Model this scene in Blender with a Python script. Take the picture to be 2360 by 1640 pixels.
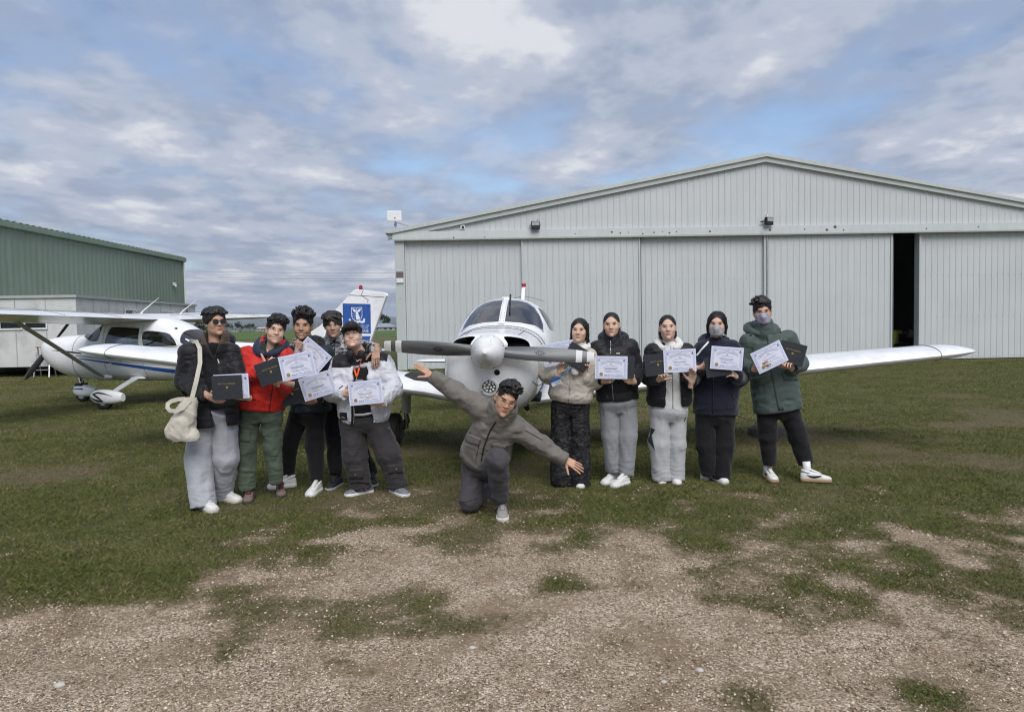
import bpy, bmesh, math, random
import numpy as np
from mathutils import Vector, Matrix

for o in list(bpy.data.objects):
    bpy.data.objects.remove(o)
SC = bpy.context.scene
COL = SC.collection
R = math.radians

# ------------------------------------------------------------------ camera
FPX, CPX, CPY, EYE = 1600.0, 1180.0, 820.0, 1.55      # focal length and centre of the photograph in its own pixels, eye height
PITCH, ROLL = math.atan(72 / 1600.0), R(1.05)
_f = np.array([0, math.cos(PITCH), -math.sin(PITCH)])
_r0, _u0 = np.array([1.0, 0, 0]), np.array([0, math.sin(PITCH), math.cos(PITCH)])
_r = _r0 * math.cos(ROLL) - _u0 * math.sin(ROLL)
_u = _u0 * math.cos(ROLL) + _r0 * math.sin(ROLL)
_C = np.array([0, 0, EYE])
cam_d = bpy.data.cameras.new('camera')
cam_d.sensor_fit = 'HORIZONTAL'
cam_d.sensor_width = 36.0
cam_d.lens = 36.0 * FPX / 2360.0
cam_d.clip_start, cam_d.clip_end = 0.05, 40000.0
cam = bpy.data.objects.new('camera', cam_d)
COL.objects.link(cam)
cam.matrix_world = Matrix(((_r[0], _u[0], -_f[0], 0), (_r[1], _u[1], -_f[1], 0), (_r[2], _u[2], -_f[2], EYE), (0, 0, 0, 1)))
SC.camera = cam

def at(px, py, Y):
    """world point that the photograph shows at (px, py), Y metres in front of the camera"""
    d = _f + (px - CPX) / FPX * _r - (py - CPY) / FPX * _u
    return _C + d * (Y / d[1])

def gnd(px, py, z=0.0):
    d = _f + (px - CPX) / FPX * _r - (py - CPY) / FPX * _u
    return _C + d * ((z - EYE) / d[2])

# ------------------------------------------------------------------ world: broken cloud deck over a Nishita sky
SUN_EL, SUN_AZ = R(50), R(166)           # sun high behind the camera, veiled by cloud
SKY_STRENGTH = 0.10
world = bpy.data.worlds.new('World')
SC.world = world
world.use_nodes = True
nt = world.node_tree
for n in list(nt.nodes):
    nt.nodes.remove(n)
def wn(t, **k):
    n = nt.nodes.new(t)
    for a, v in k.items():
        setattr(n, a, v)
    return n
def wl(a, b):
    nt.links.new(a, b)
def wmath(op, a, b=None, c=None, clamp=False):
    n = wn('ShaderNodeMath', operation=op, use_clamp=clamp)
    for i, v in enumerate((a, b, c)):
        if v is None:
            continue
        if isinstance(v, (int, float)):
            n.inputs[i].default_value = v
        else:
            wl(v, n.inputs[i])
    return n.outputs[0]
wout = wn('ShaderNodeOutputWorld')
wbg = wn('ShaderNodeBackground')
wbg.inputs['Strength'].default_value = SKY_STRENGTH
sky = wn('ShaderNodeTexSky', sky_type='NISHITA', sun_disc=False, sun_elevation=SUN_EL, sun_rotation=SUN_AZ)
sky.air_density, sky.dust_density, sky.ozone_density, sky.altitude = 1.0, 1.2, 1.5, 30
tc = wn('ShaderNodeTexCoord')
sep = wn('ShaderNodeSeparateXYZ')
wl(tc.outputs['Generated'], sep.inputs[0])
zc = wmath('ADD', wmath('MAXIMUM', sep.outputs['Z'], 0.0), 0.13)
com = wn('ShaderNodeCombineXYZ')               # the deck seen in perspective: flat layer at constant height
wl(wmath('DIVIDE', sep.outputs['X'], zc), com.inputs[0])
wl(wmath('DIVIDE', sep.outputs['Y'], zc), com.inputs[1])
def wnoise(scale, detail, rough, off, dist=0.0, rot=0.0, stretch=(1, 1, 1)):
    m = wn('ShaderNodeMapping')
    m.inputs['Location'].default_value = off
    m.inputs['Rotation'].default_value = (0, 0, rot)
    m.inputs['Scale'].default_value = stretch
    wl(com.outputs[0], m.inputs[0])
    n = wn('ShaderNodeTexNoise')
    n.inputs['Scale'].default_value = scale
    n.inputs['Detail'].default_value = detail
    n.inputs['Roughness'].default_value = rough
    n.inputs['Distortion'].default_value = dist
    wl(m.outputs[0], n.inputs['Vector'])
    return n.outputs['Fac']
def wramp(src, stops):
    rmp = wn('ShaderNodeValToRGB')
    e = rmp.color_ramp.elements
    while len(e) < len(stops):
        e.new(0.5)
    for el, (p, c) in zip(e, stops):
        el.position = p
        el.color = c if len(c) == 4 else (*c, 1)
    rmp.color_ramp.interpolation = 'EASE'
    wl(src, rmp.inputs[0])
    return rmp.outputs[0]
SK = 1.0 / SKY_STRENGTH
n_big = wnoise(0.62, 4, 0.50, (9.4, 12.8, 0.0), 0.2, R(-38), (1.0, 0.60, 1))
n_mid = wnoise(2.3, 5, 0.50, (14.22, 9.96, 2.0), 0.15, R(-30), (1.0, 0.80, 1))
n_fine = wnoise(7.5, 6, 0.56, (1.3, 9.1, 5.0), 0.1, R(-20), (1.0, 0.85, 1))
body = wmath('ADD', wmath('ADD', wmath('MULTIPLY', n_mid, 0.62), wmath('MULTIPLY', n_fine, 0.25)), wmath('MULTIPLY', n_big, 0.30))
cloud_col = wramp(body, [(0.43, (0.104, 0.130, 0.190)), (0.53, (0.162, 0.190, 0.252)), (0.62, (0.225, 0.248, 0.300)), (0.72, (0.340, 0.350, 0.372))])
cover = wramp(wmath('ADD', wmath('MULTIPLY', n_big, 0.7), wmath('MULTIPLY', n_mid, 0.42)), [(0.42, (0, 0, 0)), (0.58, (1, 1, 1))])
scl = wn('ShaderNodeVectorMath', operation='SCALE')
wl(cloud_col, scl.inputs[0])
wl(wmath('MULTIPLY', wmath('SUBTRACT', 1.0, wmath('MULTIPLY', wmath('SUBTRACT', 1.0, wmath('DIVIDE', wmath('MAXIMUM', sep.outputs['Z'], 0.0), 0.17), clamp=True), 0.16)), SK), scl.inputs['Scale'])
blue = wn('ShaderNodeVectorMath', operation='SCALE')       # Nishita blue, seen in the gaps
wl(sky.outputs[0], blue.inputs[0])
blue.inputs['Scale'].default_value = 0.82
mix = wn('ShaderNodeMix', data_type='RGBA')
low = wmath('SUBTRACT', 1.0, wmath('DIVIDE', wmath('MAXIMUM', sep.outputs['Z'], 0.0), 0.17), clamp=True)      # a deck seen edge-on near the horizon closes up
wl(wmath('MAXIMUM', wmath('ADD', wmath('MULTIPLY', cover, 0.85), 0.15), wmath('MULTIPLY', low, 1.25), clamp=True), mix.inputs[0])
wl(blue.outputs[0], mix.inputs[6])
wl(scl.outputs[0], mix.inputs[7])
wl(mix.outputs[2], wbg.inputs[0])
wl(wbg.outputs[0], wout.inputs[0])

# ------------------------------------------------------------------ sun and exposure
sun_d = bpy.data.lights.new('sun', 'SUN')
sun_d.energy, sun_d.angle, sun_d.color = 1.4, R(42), (1.0, 0.965, 0.92)
sun = bpy.data.objects.new('sun', sun_d)
COL.objects.link(sun)
_sd = Vector((math.sin(SUN_AZ) * math.cos(SUN_EL), math.cos(SUN_AZ) * math.cos(SUN_EL), math.sin(SUN_EL)))
sun.rotation_euler = _sd.to_track_quat('Z', 'Y').to_euler()
sun.location = (0, 0, 30)
SC.view_settings.view_transform = 'Standard'
SC.view_settings.look = 'None'
SC.view_settings.exposure = 1.12
SC.view_settings.gamma = 1.0
SC.view_settings.use_curve_mapping = False
SC.cycles.use_denoising = True
SC.cycles.denoising_prefilter = 'ACCURATE'
SC.cycles.filter_width = 1.15
SC.cycles.max_bounces = 6
SC.cycles.transparent_max_bounces = 12
# ------------------------------------------------------------------ helpers
rng = np.random.default_rng(7)
random.seed(7)

def tag(o, label=None, cat=None, group=None, kind=None):
    for k, v in (('label', label), ('category', cat), ('group', group), ('kind', kind)):
        if v:
            o[k] = v
    return o

def link(o, parent=None):
    COL.objects.link(o)
    if parent is not None:
        o.parent = parent
    return o

def empty(name, loc=(0, 0, 0), rz=0.0, rx=0.0, ry=0.0):
    o = bpy.data.objects.new(name, None)
    o.empty_display_size = 0.1
    o.location = loc
    o.rotation_euler = (rx, ry, rz)
    return link(o)

def mesh(name, verts, faces, mat=None, parent=None, smooth=False, mats=None, fmat=None):
    me = bpy.data.meshes.new(name)
    if isinstance(verts, np.ndarray) and isinstance(faces, np.ndarray):
        nv, nf, k = len(verts), len(faces), faces.shape[1]
        me.vertices.add(nv)
        me.vertices.foreach_set('co', verts.astype(np.float32).ravel())
        me.loops.add(nf * k)
        me.loops.foreach_set('vertex_index', faces.astype(np.int32).ravel())
        me.polygons.add(nf)
        me.polygons.foreach_set('loop_start', np.arange(0, nf * k, k, dtype=np.int32))
        me.update(calc_edges=True)
    else:
        me.from_pydata([tuple(v) for v in verts], [], [tuple(f) for f in faces])
        me.update()
    for m in (mats or ([mat] if mat else [])):
        me.materials.append(m)
    if fmat is not None:
        me.polygons.foreach_set('material_index', np.asarray(fmat, dtype=np.int32))
    if smooth:
        me.polygons.foreach_set('use_smooth', np.ones(len(me.polygons), dtype=bool))
    me.update()
    o = bpy.data.objects.new(name, me)
    return link(o, parent)

class MB:
    """collects simple solids into one mesh"""
    def __init__(s):
        s.v, s.f = [], []
    def add(s, v, f):
        b = len(s.v)
        s.v += [tuple(map(float, p)) for p in v]
        s.f += [tuple(i + b for i in q) for q in f]
        return s
    def box(s, x0, x1, y0, y1, z0, z1):
        return s.add([(x0, y0, z0), (x1, y0, z0), (x1, y1, z0), (x0, y1, z0), (x0, y0, z1), (x1, y0, z1), (x1, y1, z1), (x0, y1, z1)],
                     [(0, 3, 2, 1), (4, 5, 6, 7), (0, 1, 5, 4), (1, 2, 6, 5), (2, 3, 7, 6), (3, 0, 4, 7)])
    def tube(s, pts, rad, n=8, cap=True):
        pts = [Vector(p) for p in pts]
        rad = rad if isinstance(rad, (list, tuple)) else [rad] * len(pts)
        b = len(s.v)
        up = Vector((0, 0, 1))
        for i, p in enumerate(pts):
            d = (pts[min(i + 1, len(pts) - 1)] - pts[max(i - 1, 0)]).normalized()
            ref = up if abs(d.z) < 0.95 else Vector((1, 0, 0))
            a = d.cross(ref).normalized()
            c = a.cross(d).normalized()
            for k in range(n):
                t = 2 * math.pi * k / n
                s.v.append(tuple(p + a * (rad[i] * math.cos(t)) + c * (rad[i] * math.sin(t))))
        for i in range(len(pts) - 1):
            for k in range(n):
                s.f.append((b + i * n + k, b + i * n + (k + 1) % n, b + (i + 1) * n + (k + 1) % n, b + (i + 1) * n + k))
        if cap:
            s.f.append(tuple(b + k for k in range(n))[::-1])
            s.f.append(tuple(b + (len(pts) - 1) * n + k for k in range(n)))
        return s
    def loft(s, rings, closed=True, cap=True):
        b = len(s.v)
        n = len(rings[0])
        for rg in rings:
            s.v += [tuple(map(float, p)) for p in rg]
        m = n if closed else n - 1
        for i in range(len(rings) - 1):
            for k in range(m):
                s.f.append((b + i * n + k, b + i * n + (k + 1) % n, b + (i + 1) * n + (k + 1) % n, b + (i + 1) * n + k))
        if cap and closed:
            s.f.append(tuple(b + k for k in range(n))[::-1])
            s.f.append(tuple(b + (len(rings) - 1) * n + k for k in range(n)))
        return s
    def prism(s, poly, axis, a, b_):
        """poly: list of 2d points in the other two axes (in x,y,z order), extruded along axis from a to b_"""
        n = len(poly)
        def mk(t, p):
            q = list(p)
            q.insert(axis, t)
            return q
        return s.add([mk(a, p) for p in poly] + [mk(b_, p) for p in poly],
                     [tuple(range(n))[::-1], tuple(range(n, 2 * n))] + [(i, (i + 1) % n, n + (i + 1) % n, n + i) for i in range(n)])
    def sphere(s, c, r, nu=12, nv=8):
        r = r if isinstance(r, (list, tuple)) else (r, r, r)
        rings = []
        b = len(s.v)
        s.v.append((c[0], c[1], c[2] - r[2]))
        for i in range(1, nv):
            t = -math.pi / 2 + math.pi * i / nv
            for k in range(nu):
                p = 2 * math.pi * k / nu
                s.v.append((c[0] + r[0] * math.cos(t) * math.cos(p), c[1] + r[1] * math.cos(t) * math.sin(p), c[2] + r[2] * math.sin(t)))
        s.v.append((c[0], c[1], c[2] + r[2]))
        for k in range(nu):
            s.f.append((b, b + 1 + (k + 1) % nu, b + 1 + k))
            for i in range(nv - 2):
                q = b + 1 + i * nu
                s.f.append((q + k, q + (k + 1) % nu, q + nu + (k + 1) % nu, q + nu + k))
            q = b + 1 + (nv - 2) * nu
            s.f.append((q + k, q + (k + 1) % nu, b + 1 + (nv - 1) * nu))
        return s
    def build(s, name, mat, parent=None, smooth=False, bevel=0.0, fix=True):
        o = mesh(name, s.v, s.f, mat, parent)
        bm = bmesh.new()
        bm.from_mesh(o.data)
        if bevel:
            bmesh.ops.bevel(bm, geom=[e for e in bm.edges if e.calc_face_angle(0) > 0.6], offset=bevel, segments=2, affect='EDGES', profile=0.6)
        if fix:
            bmesh.ops.recalc_face_normals(bm, faces=bm.faces)
        bm.to_mesh(o.data)
        bm.free()
        if smooth:
            for p in o.data.polygons:
                p.use_smooth = True
            if smooth != 'all':
                o.data.set_sharp_from_angle(angle=R(38))
        return o

def set_in(node, **k):
    for a, v in k.items():
        if a in node.inputs:
            node.inputs[a].default_value = v

MATS = {}
def mat(name, col, rough=0.6, metal=0.0, var=0.12, vscale=6.0, bump=0.0, bscale=60.0, spec=0.5, coat=0.0, trans=0.0, alpha=1.0, sheen=0.0,
        dirt=None, dirt_scale=3.0, dirt_amt=0.35, emit=0.0, sss=0.0, stretch=(1, 1, 1), ior=1.45):
    if name in MATS:
        return MATS[name]
    m = bpy.data.materials.new(name)
    m.use_nodes = True
    t = m.node_tree
    b = t.nodes['Principled BSDF']
    c4 = (*col, 1)
    set_in(b, **{'Base Color': c4, 'Roughness': rough, 'Metallic': metal, 'Specular IOR Level': spec, 'Coat Weight': coat, 'Coat Roughness': 0.06,
                 'Transmission Weight': trans, 'Alpha': alpha, 'Sheen Weight': sheen, 'IOR': ior})
    if sss:
        set_in(b, **{'Subsurface Weight': sss, 'Subsurface Scale': 0.01, 'Subsurface Radius': (1.0, 0.35, 0.2)})
    if emit:
        set_in(b, **{'Emission Color': c4, 'Emission Strength': emit})
    tcn = t.nodes.new('ShaderNodeTexCoord')
    mp = t.nodes.new('ShaderNodeMapping')
    mp.inputs['Scale'].default_value = stretch
    t.links.new(tcn.outputs['Object'], mp.inputs[0])
    last = None
    if var:
        n = t.nodes.new('ShaderNodeTexNoise')
        set_in(n, Scale=vscale, Detail=5.0, Roughness=0.6)
        t.links.new(mp.outputs[0], n.inputs['Vector'])
        rp = t.nodes.new('ShaderNodeMapRange')
        set_in(rp, **{'From Min': 0.3, 'From Max': 0.7, 'To Min': 1 - var, 'To Max': 1 + var})
        t.links.new(n.outputs['Fac'], rp.inputs['Value'])
        mu = t.nodes.new('ShaderNodeVectorMath')
        mu.operation = 'SCALE'
        mu.inputs[0].default_value = col
        t.links.new(rp.outputs[0], mu.inputs['Scale'])
        last = mu.outputs[0]
        rr = t.nodes.new('ShaderNodeMapRange')
        set_in(rr, **{'From Min': 0.3, 'From Max': 0.7, 'To Min': max(0.02, rough * (1 - var)), 'To Max': min(1, rough * (1 + var))})
        t.links.new(n.outputs['Fac'], rr.inputs['Value'])
        t.links.new(rr.outputs[0], b.inputs['Roughness'])
    if dirt:
        n2 = t.nodes.new('ShaderNodeTexNoise')
        set_in(n2, Scale=dirt_scale, Detail=8.0, Roughness=0.68)
        t.links.new(mp.outputs[0], n2.inputs['Vector'])
        r2 = t.nodes.new('ShaderNodeMapRange')
        set_in(r2, **{'From Min': 0.48, 'From Max': 0.72, 'To Min': 0.0, 'To Max': dirt_amt})
        t.links.new(n2.outputs['Fac'], r2.inputs['Value'])
        mx = t.nodes.new('ShaderNodeMix')
        mx.data_type = 'RGBA'
        t.links.new(r2.outputs[0], mx.inputs[0])
        if last is not None:
            t.links.new(last, mx.inputs[6])
        else:
            mx.inputs[6].default_value = c4
        mx.inputs[7].default_value = (*dirt, 1)
        last = mx.outputs[2]
    if last is not None:
        t.links.new(last, b.inputs['Base Color'])
    if bump:
        n3 = t.nodes.new('ShaderNodeTexNoise')
        set_in(n3, Scale=bscale, Detail=4.0, Roughness=0.6)
        t.links.new(mp.outputs[0], n3.inputs['Vector'])
        bp = t.nodes.new('ShaderNodeBump')
        set_in(bp, Strength=bump, Distance=0.01)
        t.links.new(n3.outputs['Fac'], bp.inputs['Height'])
        t.links.new(bp.outputs[0], b.inputs['Normal'])
    MATS[name] = m
    return m

_txt = {}
def text_mesh(s, size, depth=0.0):
    """the built-in font as plain vertices/faces, left-bottom anchored, in the local x-y plane"""
    key = (s, size)
    if key in _txt:
        return _txt[key]
    cu = bpy.data.curves.new('lettering', 'FONT')
    cu.body = s
    cu.size = size
    cu.align_x = 'CENTER'
    cu.align_y = 'CENTER'
    cu.resolution_u = 2
    ob = bpy.data.objects.new('lettering', cu)
    COL.objects.link(ob)
    dg = bpy.context.evaluated_depsgraph_get()
    me = bpy.data.meshes.new_from_object(ob.evaluated_get(dg))
    v = [tuple(p.co) for p in me.vertices]
    f = [tuple(p.vertices) for p in me.polygons]
    bpy.data.objects.remove(ob)
    bpy.data.curves.remove(cu)
    bpy.data.meshes.remove(me)
    _txt[key] = (v, f)
    return v, f

def apply_mods(o):
    dg = bpy.context.evaluated_depsgraph_get()
    me = bpy.data.meshes.new_from_object(o.evaluated_get(dg))
    old = o.data
    o.modifiers.clear()
    o.data = me
    if old.users == 0:
        bpy.data.meshes.remove(old)
    return o

def vnoise2(x, y, seed=0):
    """smooth value noise on arrays"""
    xi, yi = np.floor(x).astype(np.int64), np.floor(y).astype(np.int64)
    xf, yf = x - xi, y - yi
    def hsh(a, b):
        h = (a * 374761393 + b * 668265263 + seed * 1442695041) & 0xffffffff
        h = ((h ^ (h >> 13)) * 1274126177) & 0xffffffff
        return ((h ^ (h >> 16)) & 0xffff) / 65535.0
    u, v = xf * xf * (3 - 2 * xf), yf * yf * (3 - 2 * yf)
    return (hsh(xi, yi) * (1 - u) + hsh(xi + 1, yi) * u) * (1 - v) + (hsh(xi, yi + 1) * (1 - u) + hsh(xi + 1, yi + 1) * u) * v

def fbm2(x, y, seed=0, oct=4):
    s, a, t = 0.0, 0.5, 0.0
    for i in range(oct):
        s = s + a * vnoise2(x * 2 ** i, y * 2 ** i, seed + i)
        t += a
        a *= 0.5
    return s / t

def vnoise3(p, seed=0):
    """smooth value noise, p (...,3)"""
    i = np.floor(p).astype(np.int64)
    f = p - i
    u = f * f * (3 - 2 * f)
    def hsh(a, b, c):
        h = (a * 374761393 + b * 668265263 + c * 2147483647 + seed * 1442695041) & 0xffffffff
        h = ((h ^ (h >> 13)) * 1274126177) & 0xffffffff
        return ((h ^ (h >> 16)) & 0xffff).astype(np.float32) / 65535.0
    r = 0
    for dx in (0, 1):
        wx = u[..., 0] if dx else 1 - u[..., 0]
        for dy in (0, 1):
            wy = u[..., 1] if dy else 1 - u[..., 1]
            for dz in (0, 1):
                wz = u[..., 2] if dz else 1 - u[..., 2]
                r = r + wx * wy * wz * hsh(i[..., 0] + dx, i[..., 1] + dy, i[..., 2] + dz)
    return r
HAZE = 9e-5
# ------------------------------------------------------------------ the setting: ground
_gb = [(-200, 1370), (86, 1352), (300, 1335), (480, 1285), (620, 1275), (800, 1255), (1000, 1235), (1180, 1215), (1400, 1225), (1560, 1255), (1700, 1275),
       (1850, 1265), (2050, 1275), (2274, 1245), (2500, 1240)]
_gbw = np.array([gnd(*p)[:2] for p in _gb])
_patch = [(330, 1330, 0.75, 0.40, -1), (560, 1400, 0.45, 0.2, -.8), (1870, 1385, 0.55, 0.30, -1), (1700, 1350, 0.35, 0.16, -.8), (2240, 1330, 0.40, 0.25, -1),
          (1500, 1625, .1, .1, 0), (960, 1388, 0.2, 0.12, -.7), (960, 1450, 0.3, 0.14, -.6), (560, 1470, 0.25, 0.10, -.6), (800, 1540, 0.2, 0.12, -.7), (520, 1510, 0.13, 0.08, -.9),
          (1100, 1560, 0.22, 0.1, -.7), (1060, 1270, 0.35, 0.16, -.6), (1300, 1330, 0.25, 0.10, -.6), (740, 1270, 0.5, 0.14, -.7), (2170, 1610, 0.18, 0.1, -.9), (1400, 1240, .45, .16, -.4),
          (450, 1050, 0.5, 0.3, .25), (1100, 960, 0.9, 0.35, .45), (1880, 1000, 0.8, 0.3, .35), (1350, 1130, 0.5, 0.2, .6), (150, 1180, .5, .25, .4), (1750, 1140, .3, .15, .4),
          (1000, 1135, .6, .25, .5), (1990, 910, 1.2, .35, .4), (930, 1090, .6, .3, .3)]
_patchw = []
for px, py, rx, ry, s in _patch:
    g = gnd(px, py)
    _patchw.append((g[0], g[1], rx, ry * 1.6, s))
def cover_at(x, y):
    """0 = turf, 1 = bare gravel"""
    yb = np.interp(x, _gbw[:, 0], _gbw[:, 1])
    n = (fbm2(x * 1.1 + 9, y * 1.1 + 3, 11, 4) - 0.5)
    n2 = (fbm2(x * 4.2 + 5, y * 4.2 + 1, 23, 4) - 0.5)
    g = (yb - y) / 2.9 + 0.40 + n * 1.3 + n2 * 1.35
    for cx, cy, rx, ry, s in _patchw:
        q = ((x - cx) / rx) ** 2 + ((y - cy) / ry) ** 2
        g = g + s * .55 * np.exp(-q * 1.2)
    g = np.clip(g, 0, 1)
    return g * g * (3 - 2 * g)
def bare_at(x, y):
    b = fbm2(x * 0.8 + 31, y * 0.8 + 17, 41, 4)
    return np.clip((b - 0.57) * 5, 0, 1)

def _grow(a, step, stop, ratio):
    out = [a]
    while abs(out[-1]) < abs(stop):
        out.append(out[-1] + step)
        step *= ratio
    return out
gx = np.clip(np.concatenate([_grow(-6.5, -0.06, 9000, 1.17)[::-1], np.arange(-6.44, 6.5, 0.055), _grow(6.5, 0.06, 9000, 1.17)]), -9200, 9200)
gy = np.concatenate([_grow(1.5, -0.1, 400, 1.4)[::-1], np.arange(1.55, 9.0, 0.055), _grow(9.0, 0.06, 12000, 1.1)])
gy = np.clip(gy, -400, 12500)
GX, GY = np.meshgrid(gx, gy)
near = np.exp(-np.maximum(0, np.hypot(GX, GY - 6) - 10) / 8)
GZ = (fbm2(GX * 0.7, GY * 0.7, 3, 3) - 0.5) * 0.035 * near + (fbm2(GX * 9, GY * 9, 5, 2) - 0.5) * 0.012 * near - 0.012
def ground_z(x, y):
    nr = np.exp(-np.maximum(0, np.hypot(x, y - 6) - 10) / 8)
    return (fbm2(x * 0.7, y * 0.7, 3, 3) - 0.5) * 0.035 * nr - 0.012
gv = np.stack([GX, GY, GZ], -1).reshape(-1, 3)
ny_, nx_ = GX.shape
ii = (np.arange(ny_ - 1)[:, None] * nx_ + np.arange(nx_ - 1)[None, :]).ravel()
gf = np.stack([ii, ii + 1, ii + nx_ + 1, ii + nx_], -1)

def ground_material():
    m = bpy.data.materials.new('turf_and_gravel')
    m.use_nodes = True
    t = m.node_tree
    b = t.nodes['Principled BSDF']
    L = t.links.new
    def N(ty, **k):
        n = t.nodes.new(ty)
        for a, v in k.items():
            setattr(n, a, v)
        return n
    at_ = N('ShaderNodeAttribute', attribute_name='cover')
    sp = N('ShaderNodeSeparateColor')
    L(at_.outputs['Color'], sp.inputs[0])
    geo = N('ShaderNodeNewGeometry')
    def noise(scale, det=5, rough=0.6):
        n = N('ShaderNodeTexNoise')
        set_in(n, Scale=scale, Detail=det, Roughness=rough)
        L(geo.outputs['Position'], n.inputs['Vector'])
        return n.outputs['Fac']
    def ramp(src, stops):
        r_ = N('ShaderNodeValToRGB')
        e = r_.color_ramp.elements
        while len(e) < len(stops):
            e.new(0.5)
        for el, (p, c) in zip(e, stops):
            el.position = p
            el.color = (*c, 1)
        L(src, r_.inputs[0])
        return r_.outputs[0]
    def mixc(fac, a, c):
        x = N('ShaderNodeMix', data_type='RGBA')
        if isinstance(fac, float):
            x.inputs[0].default_value = fac
        else:
            L(fac, x.inputs[0])
        L(a, x.inputs[6])
        L(c, x.inputs[7])
        return x.outputs[2]
    vor = N('ShaderNodeTexVoronoi')
    set_in(vor, Scale=110.0, Randomness=1.0)
    L(geo.outputs['Position'], vor.inputs['Vector'])
    sepc = N('ShaderNodeSeparateColor')
    L(vor.outputs['Color'], sepc.inputs[0])
    pebble = ramp(sepc.outputs[0], [(0.0, (0.14, 0.103, 0.072)), (0.25, (0.285, 0.224, 0.162)), (0.6, (0.45, 0.362, 0.268)), (0.88, (0.62, 0.52, 0.40)), (1.0, (0.73, 0.65, 0.54))])
    soil = ramp(noise(14, 8, 0.7), [(0.3, (0.165, 0.116, 0.074)), (0.55, (0.28, 0.203, 0.136)), (0.75, (0.40, 0.305, 0.21))])
    stone_amt = ramp(noise(2.3, 6, 0.65), [(0.36, (0.15, 0.15, 0.15)), (0.58, (1, 1, 1))])
    gravel = mixc(stone_amt, soil, pebble)
    turf = ramp(noise(3.1, 7, 0.62), [(0.3, (0.064, 0.076, 0.022)), (0.5, (0.098, 0.108, 0.034)), (0.72, (0.155, 0.145, 0.064))])
    dry = ramp(noise(22, 6, 0.7), [(0.35, (0.10, 0.085, 0.045)), (0.7, (0.22, 0.18, 0.11))])
    fine = ramp(noise(60, 4, 0.7), [(0.35, (0.45, 0.45, 0.45)), (0.65, (1.35, 1.35, 1.35))])
    turf2 = mixc(sp.outputs[1], turf, dry)
    mu = N('ShaderNodeMix', data_type='RGBA', blend_type='MULTIPLY')
    mu.inputs[0].default_value = 1.0
    L(turf2, mu.inputs[6])
    L(fine, mu.inputs[7])
    # ragged edge between the two
    edge = N('ShaderNodeMath', operation='ADD')
    L(sp.outputs[0], edge.inputs[0])
    e2 = N('ShaderNodeMapRange')
    set_in(e2, **{'From Min': 0.3, 'From Max': 0.7, 'To Min': -0.35, 'To Max': 0.35})
    L(noise(30, 6, 0.7), e2.inputs['Value'])
    L(e2.outputs[0], edge.inputs[1])
    e_soil = ramp(edge.outputs[0], [(0.10, (0, 0, 0)), (0.50, (1, 1, 1))])
    e_grav = ramp(edge.outputs[0], [(0.45, (0, 0, 0)), (0.85, (1, 1, 1))])
    thatch = ramp(noise(38, 7, 0.72), [(0.3, (0.095, 0.078, 0.042)), (0.52, (0.185, 0.146, 0.088)), (0.72, (0.32, 0.255, 0.168))])
    L(mixc(e_grav, mixc(e_soil, mu.outputs[2], thatch), gravel), b.inputs['Base Color'])
    set_in(b, Roughness=0.95, **{'Specular IOR Level': 0.15})
    bp = N('ShaderNodeBump')
    set_in(bp, Strength=0.9, Distance=0.012)
    hm = N('ShaderNodeMath', operation='SUBTRACT')
    L(noise(45, 5, 0.7), hm.inputs[0])
    vd = N('ShaderNodeMath', operation='MULTIPLY')
    L(vor.outputs['Distance'], vd.inputs[0])
    vd.inputs[1].default_value = 0.9
    L(vd.outputs[0], hm.inputs[1])
    L(hm.outputs[0], bp.inputs['Height'])
    L(bp.outputs[0], b.inputs['Normal'])
    return m
ground = mesh('ground', gv, gf, ground_material(), smooth=True)
cov = np.zeros((len(gv), 4), np.float32)
cov[:, 0] = cover_at(gv[:, 0], gv[:, 1])
cov[:, 1] = np.where(gv[:, 1] < 60, bare_at(gv[:, 0], gv[:, 1]), 0.5)
cov[:, 3] = 1
_a = ground.data.color_attributes.new('cover', 'FLOAT_COLOR', 'POINT')
_a.data.foreach_set('color', cov.ravel())
tag(ground, kind='structure')

# ------------------------------------------------------------------ far field, track, hills
M_crop = mat('crop_green', (0.075, 0.125, 0.03), 0.9, var=0.25, vscale=0.05, spec=0.1)
M_track = mat('pale_track', (0.32, 0.31, 0.24), 0.95, var=0.2, vscale=0.4, spec=0.1)
M_far = mat('far_paddock', (0.10, 0.115, 0.05), 0.95, var=0.3, vscale=0.01, spec=0.1)
tag(MB().add([(-220, 104, .03), (160, 101, .03), (320, 420, .03), (-420, 430, .03)], [(0, 1, 2, 3)]).build('crop_field', M_crop, fix=False), kind='structure')
tag(MB().add([(-220, 98.5, .02), (160, 95.5, .02), (160, 97.5, .02), (-220, 100.6, .02)], [(0, 1, 2, 3)]).build('track', M_track, fix=False), kind='structure')
tag(MB().add([(-700, 440, .03), (500, 430, .03), (1900, 2400, .03), (-2600, 2400, .03)], [(0, 1, 2, 3)]).build('paddock', M_far, fix=False), kind='structure')

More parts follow.
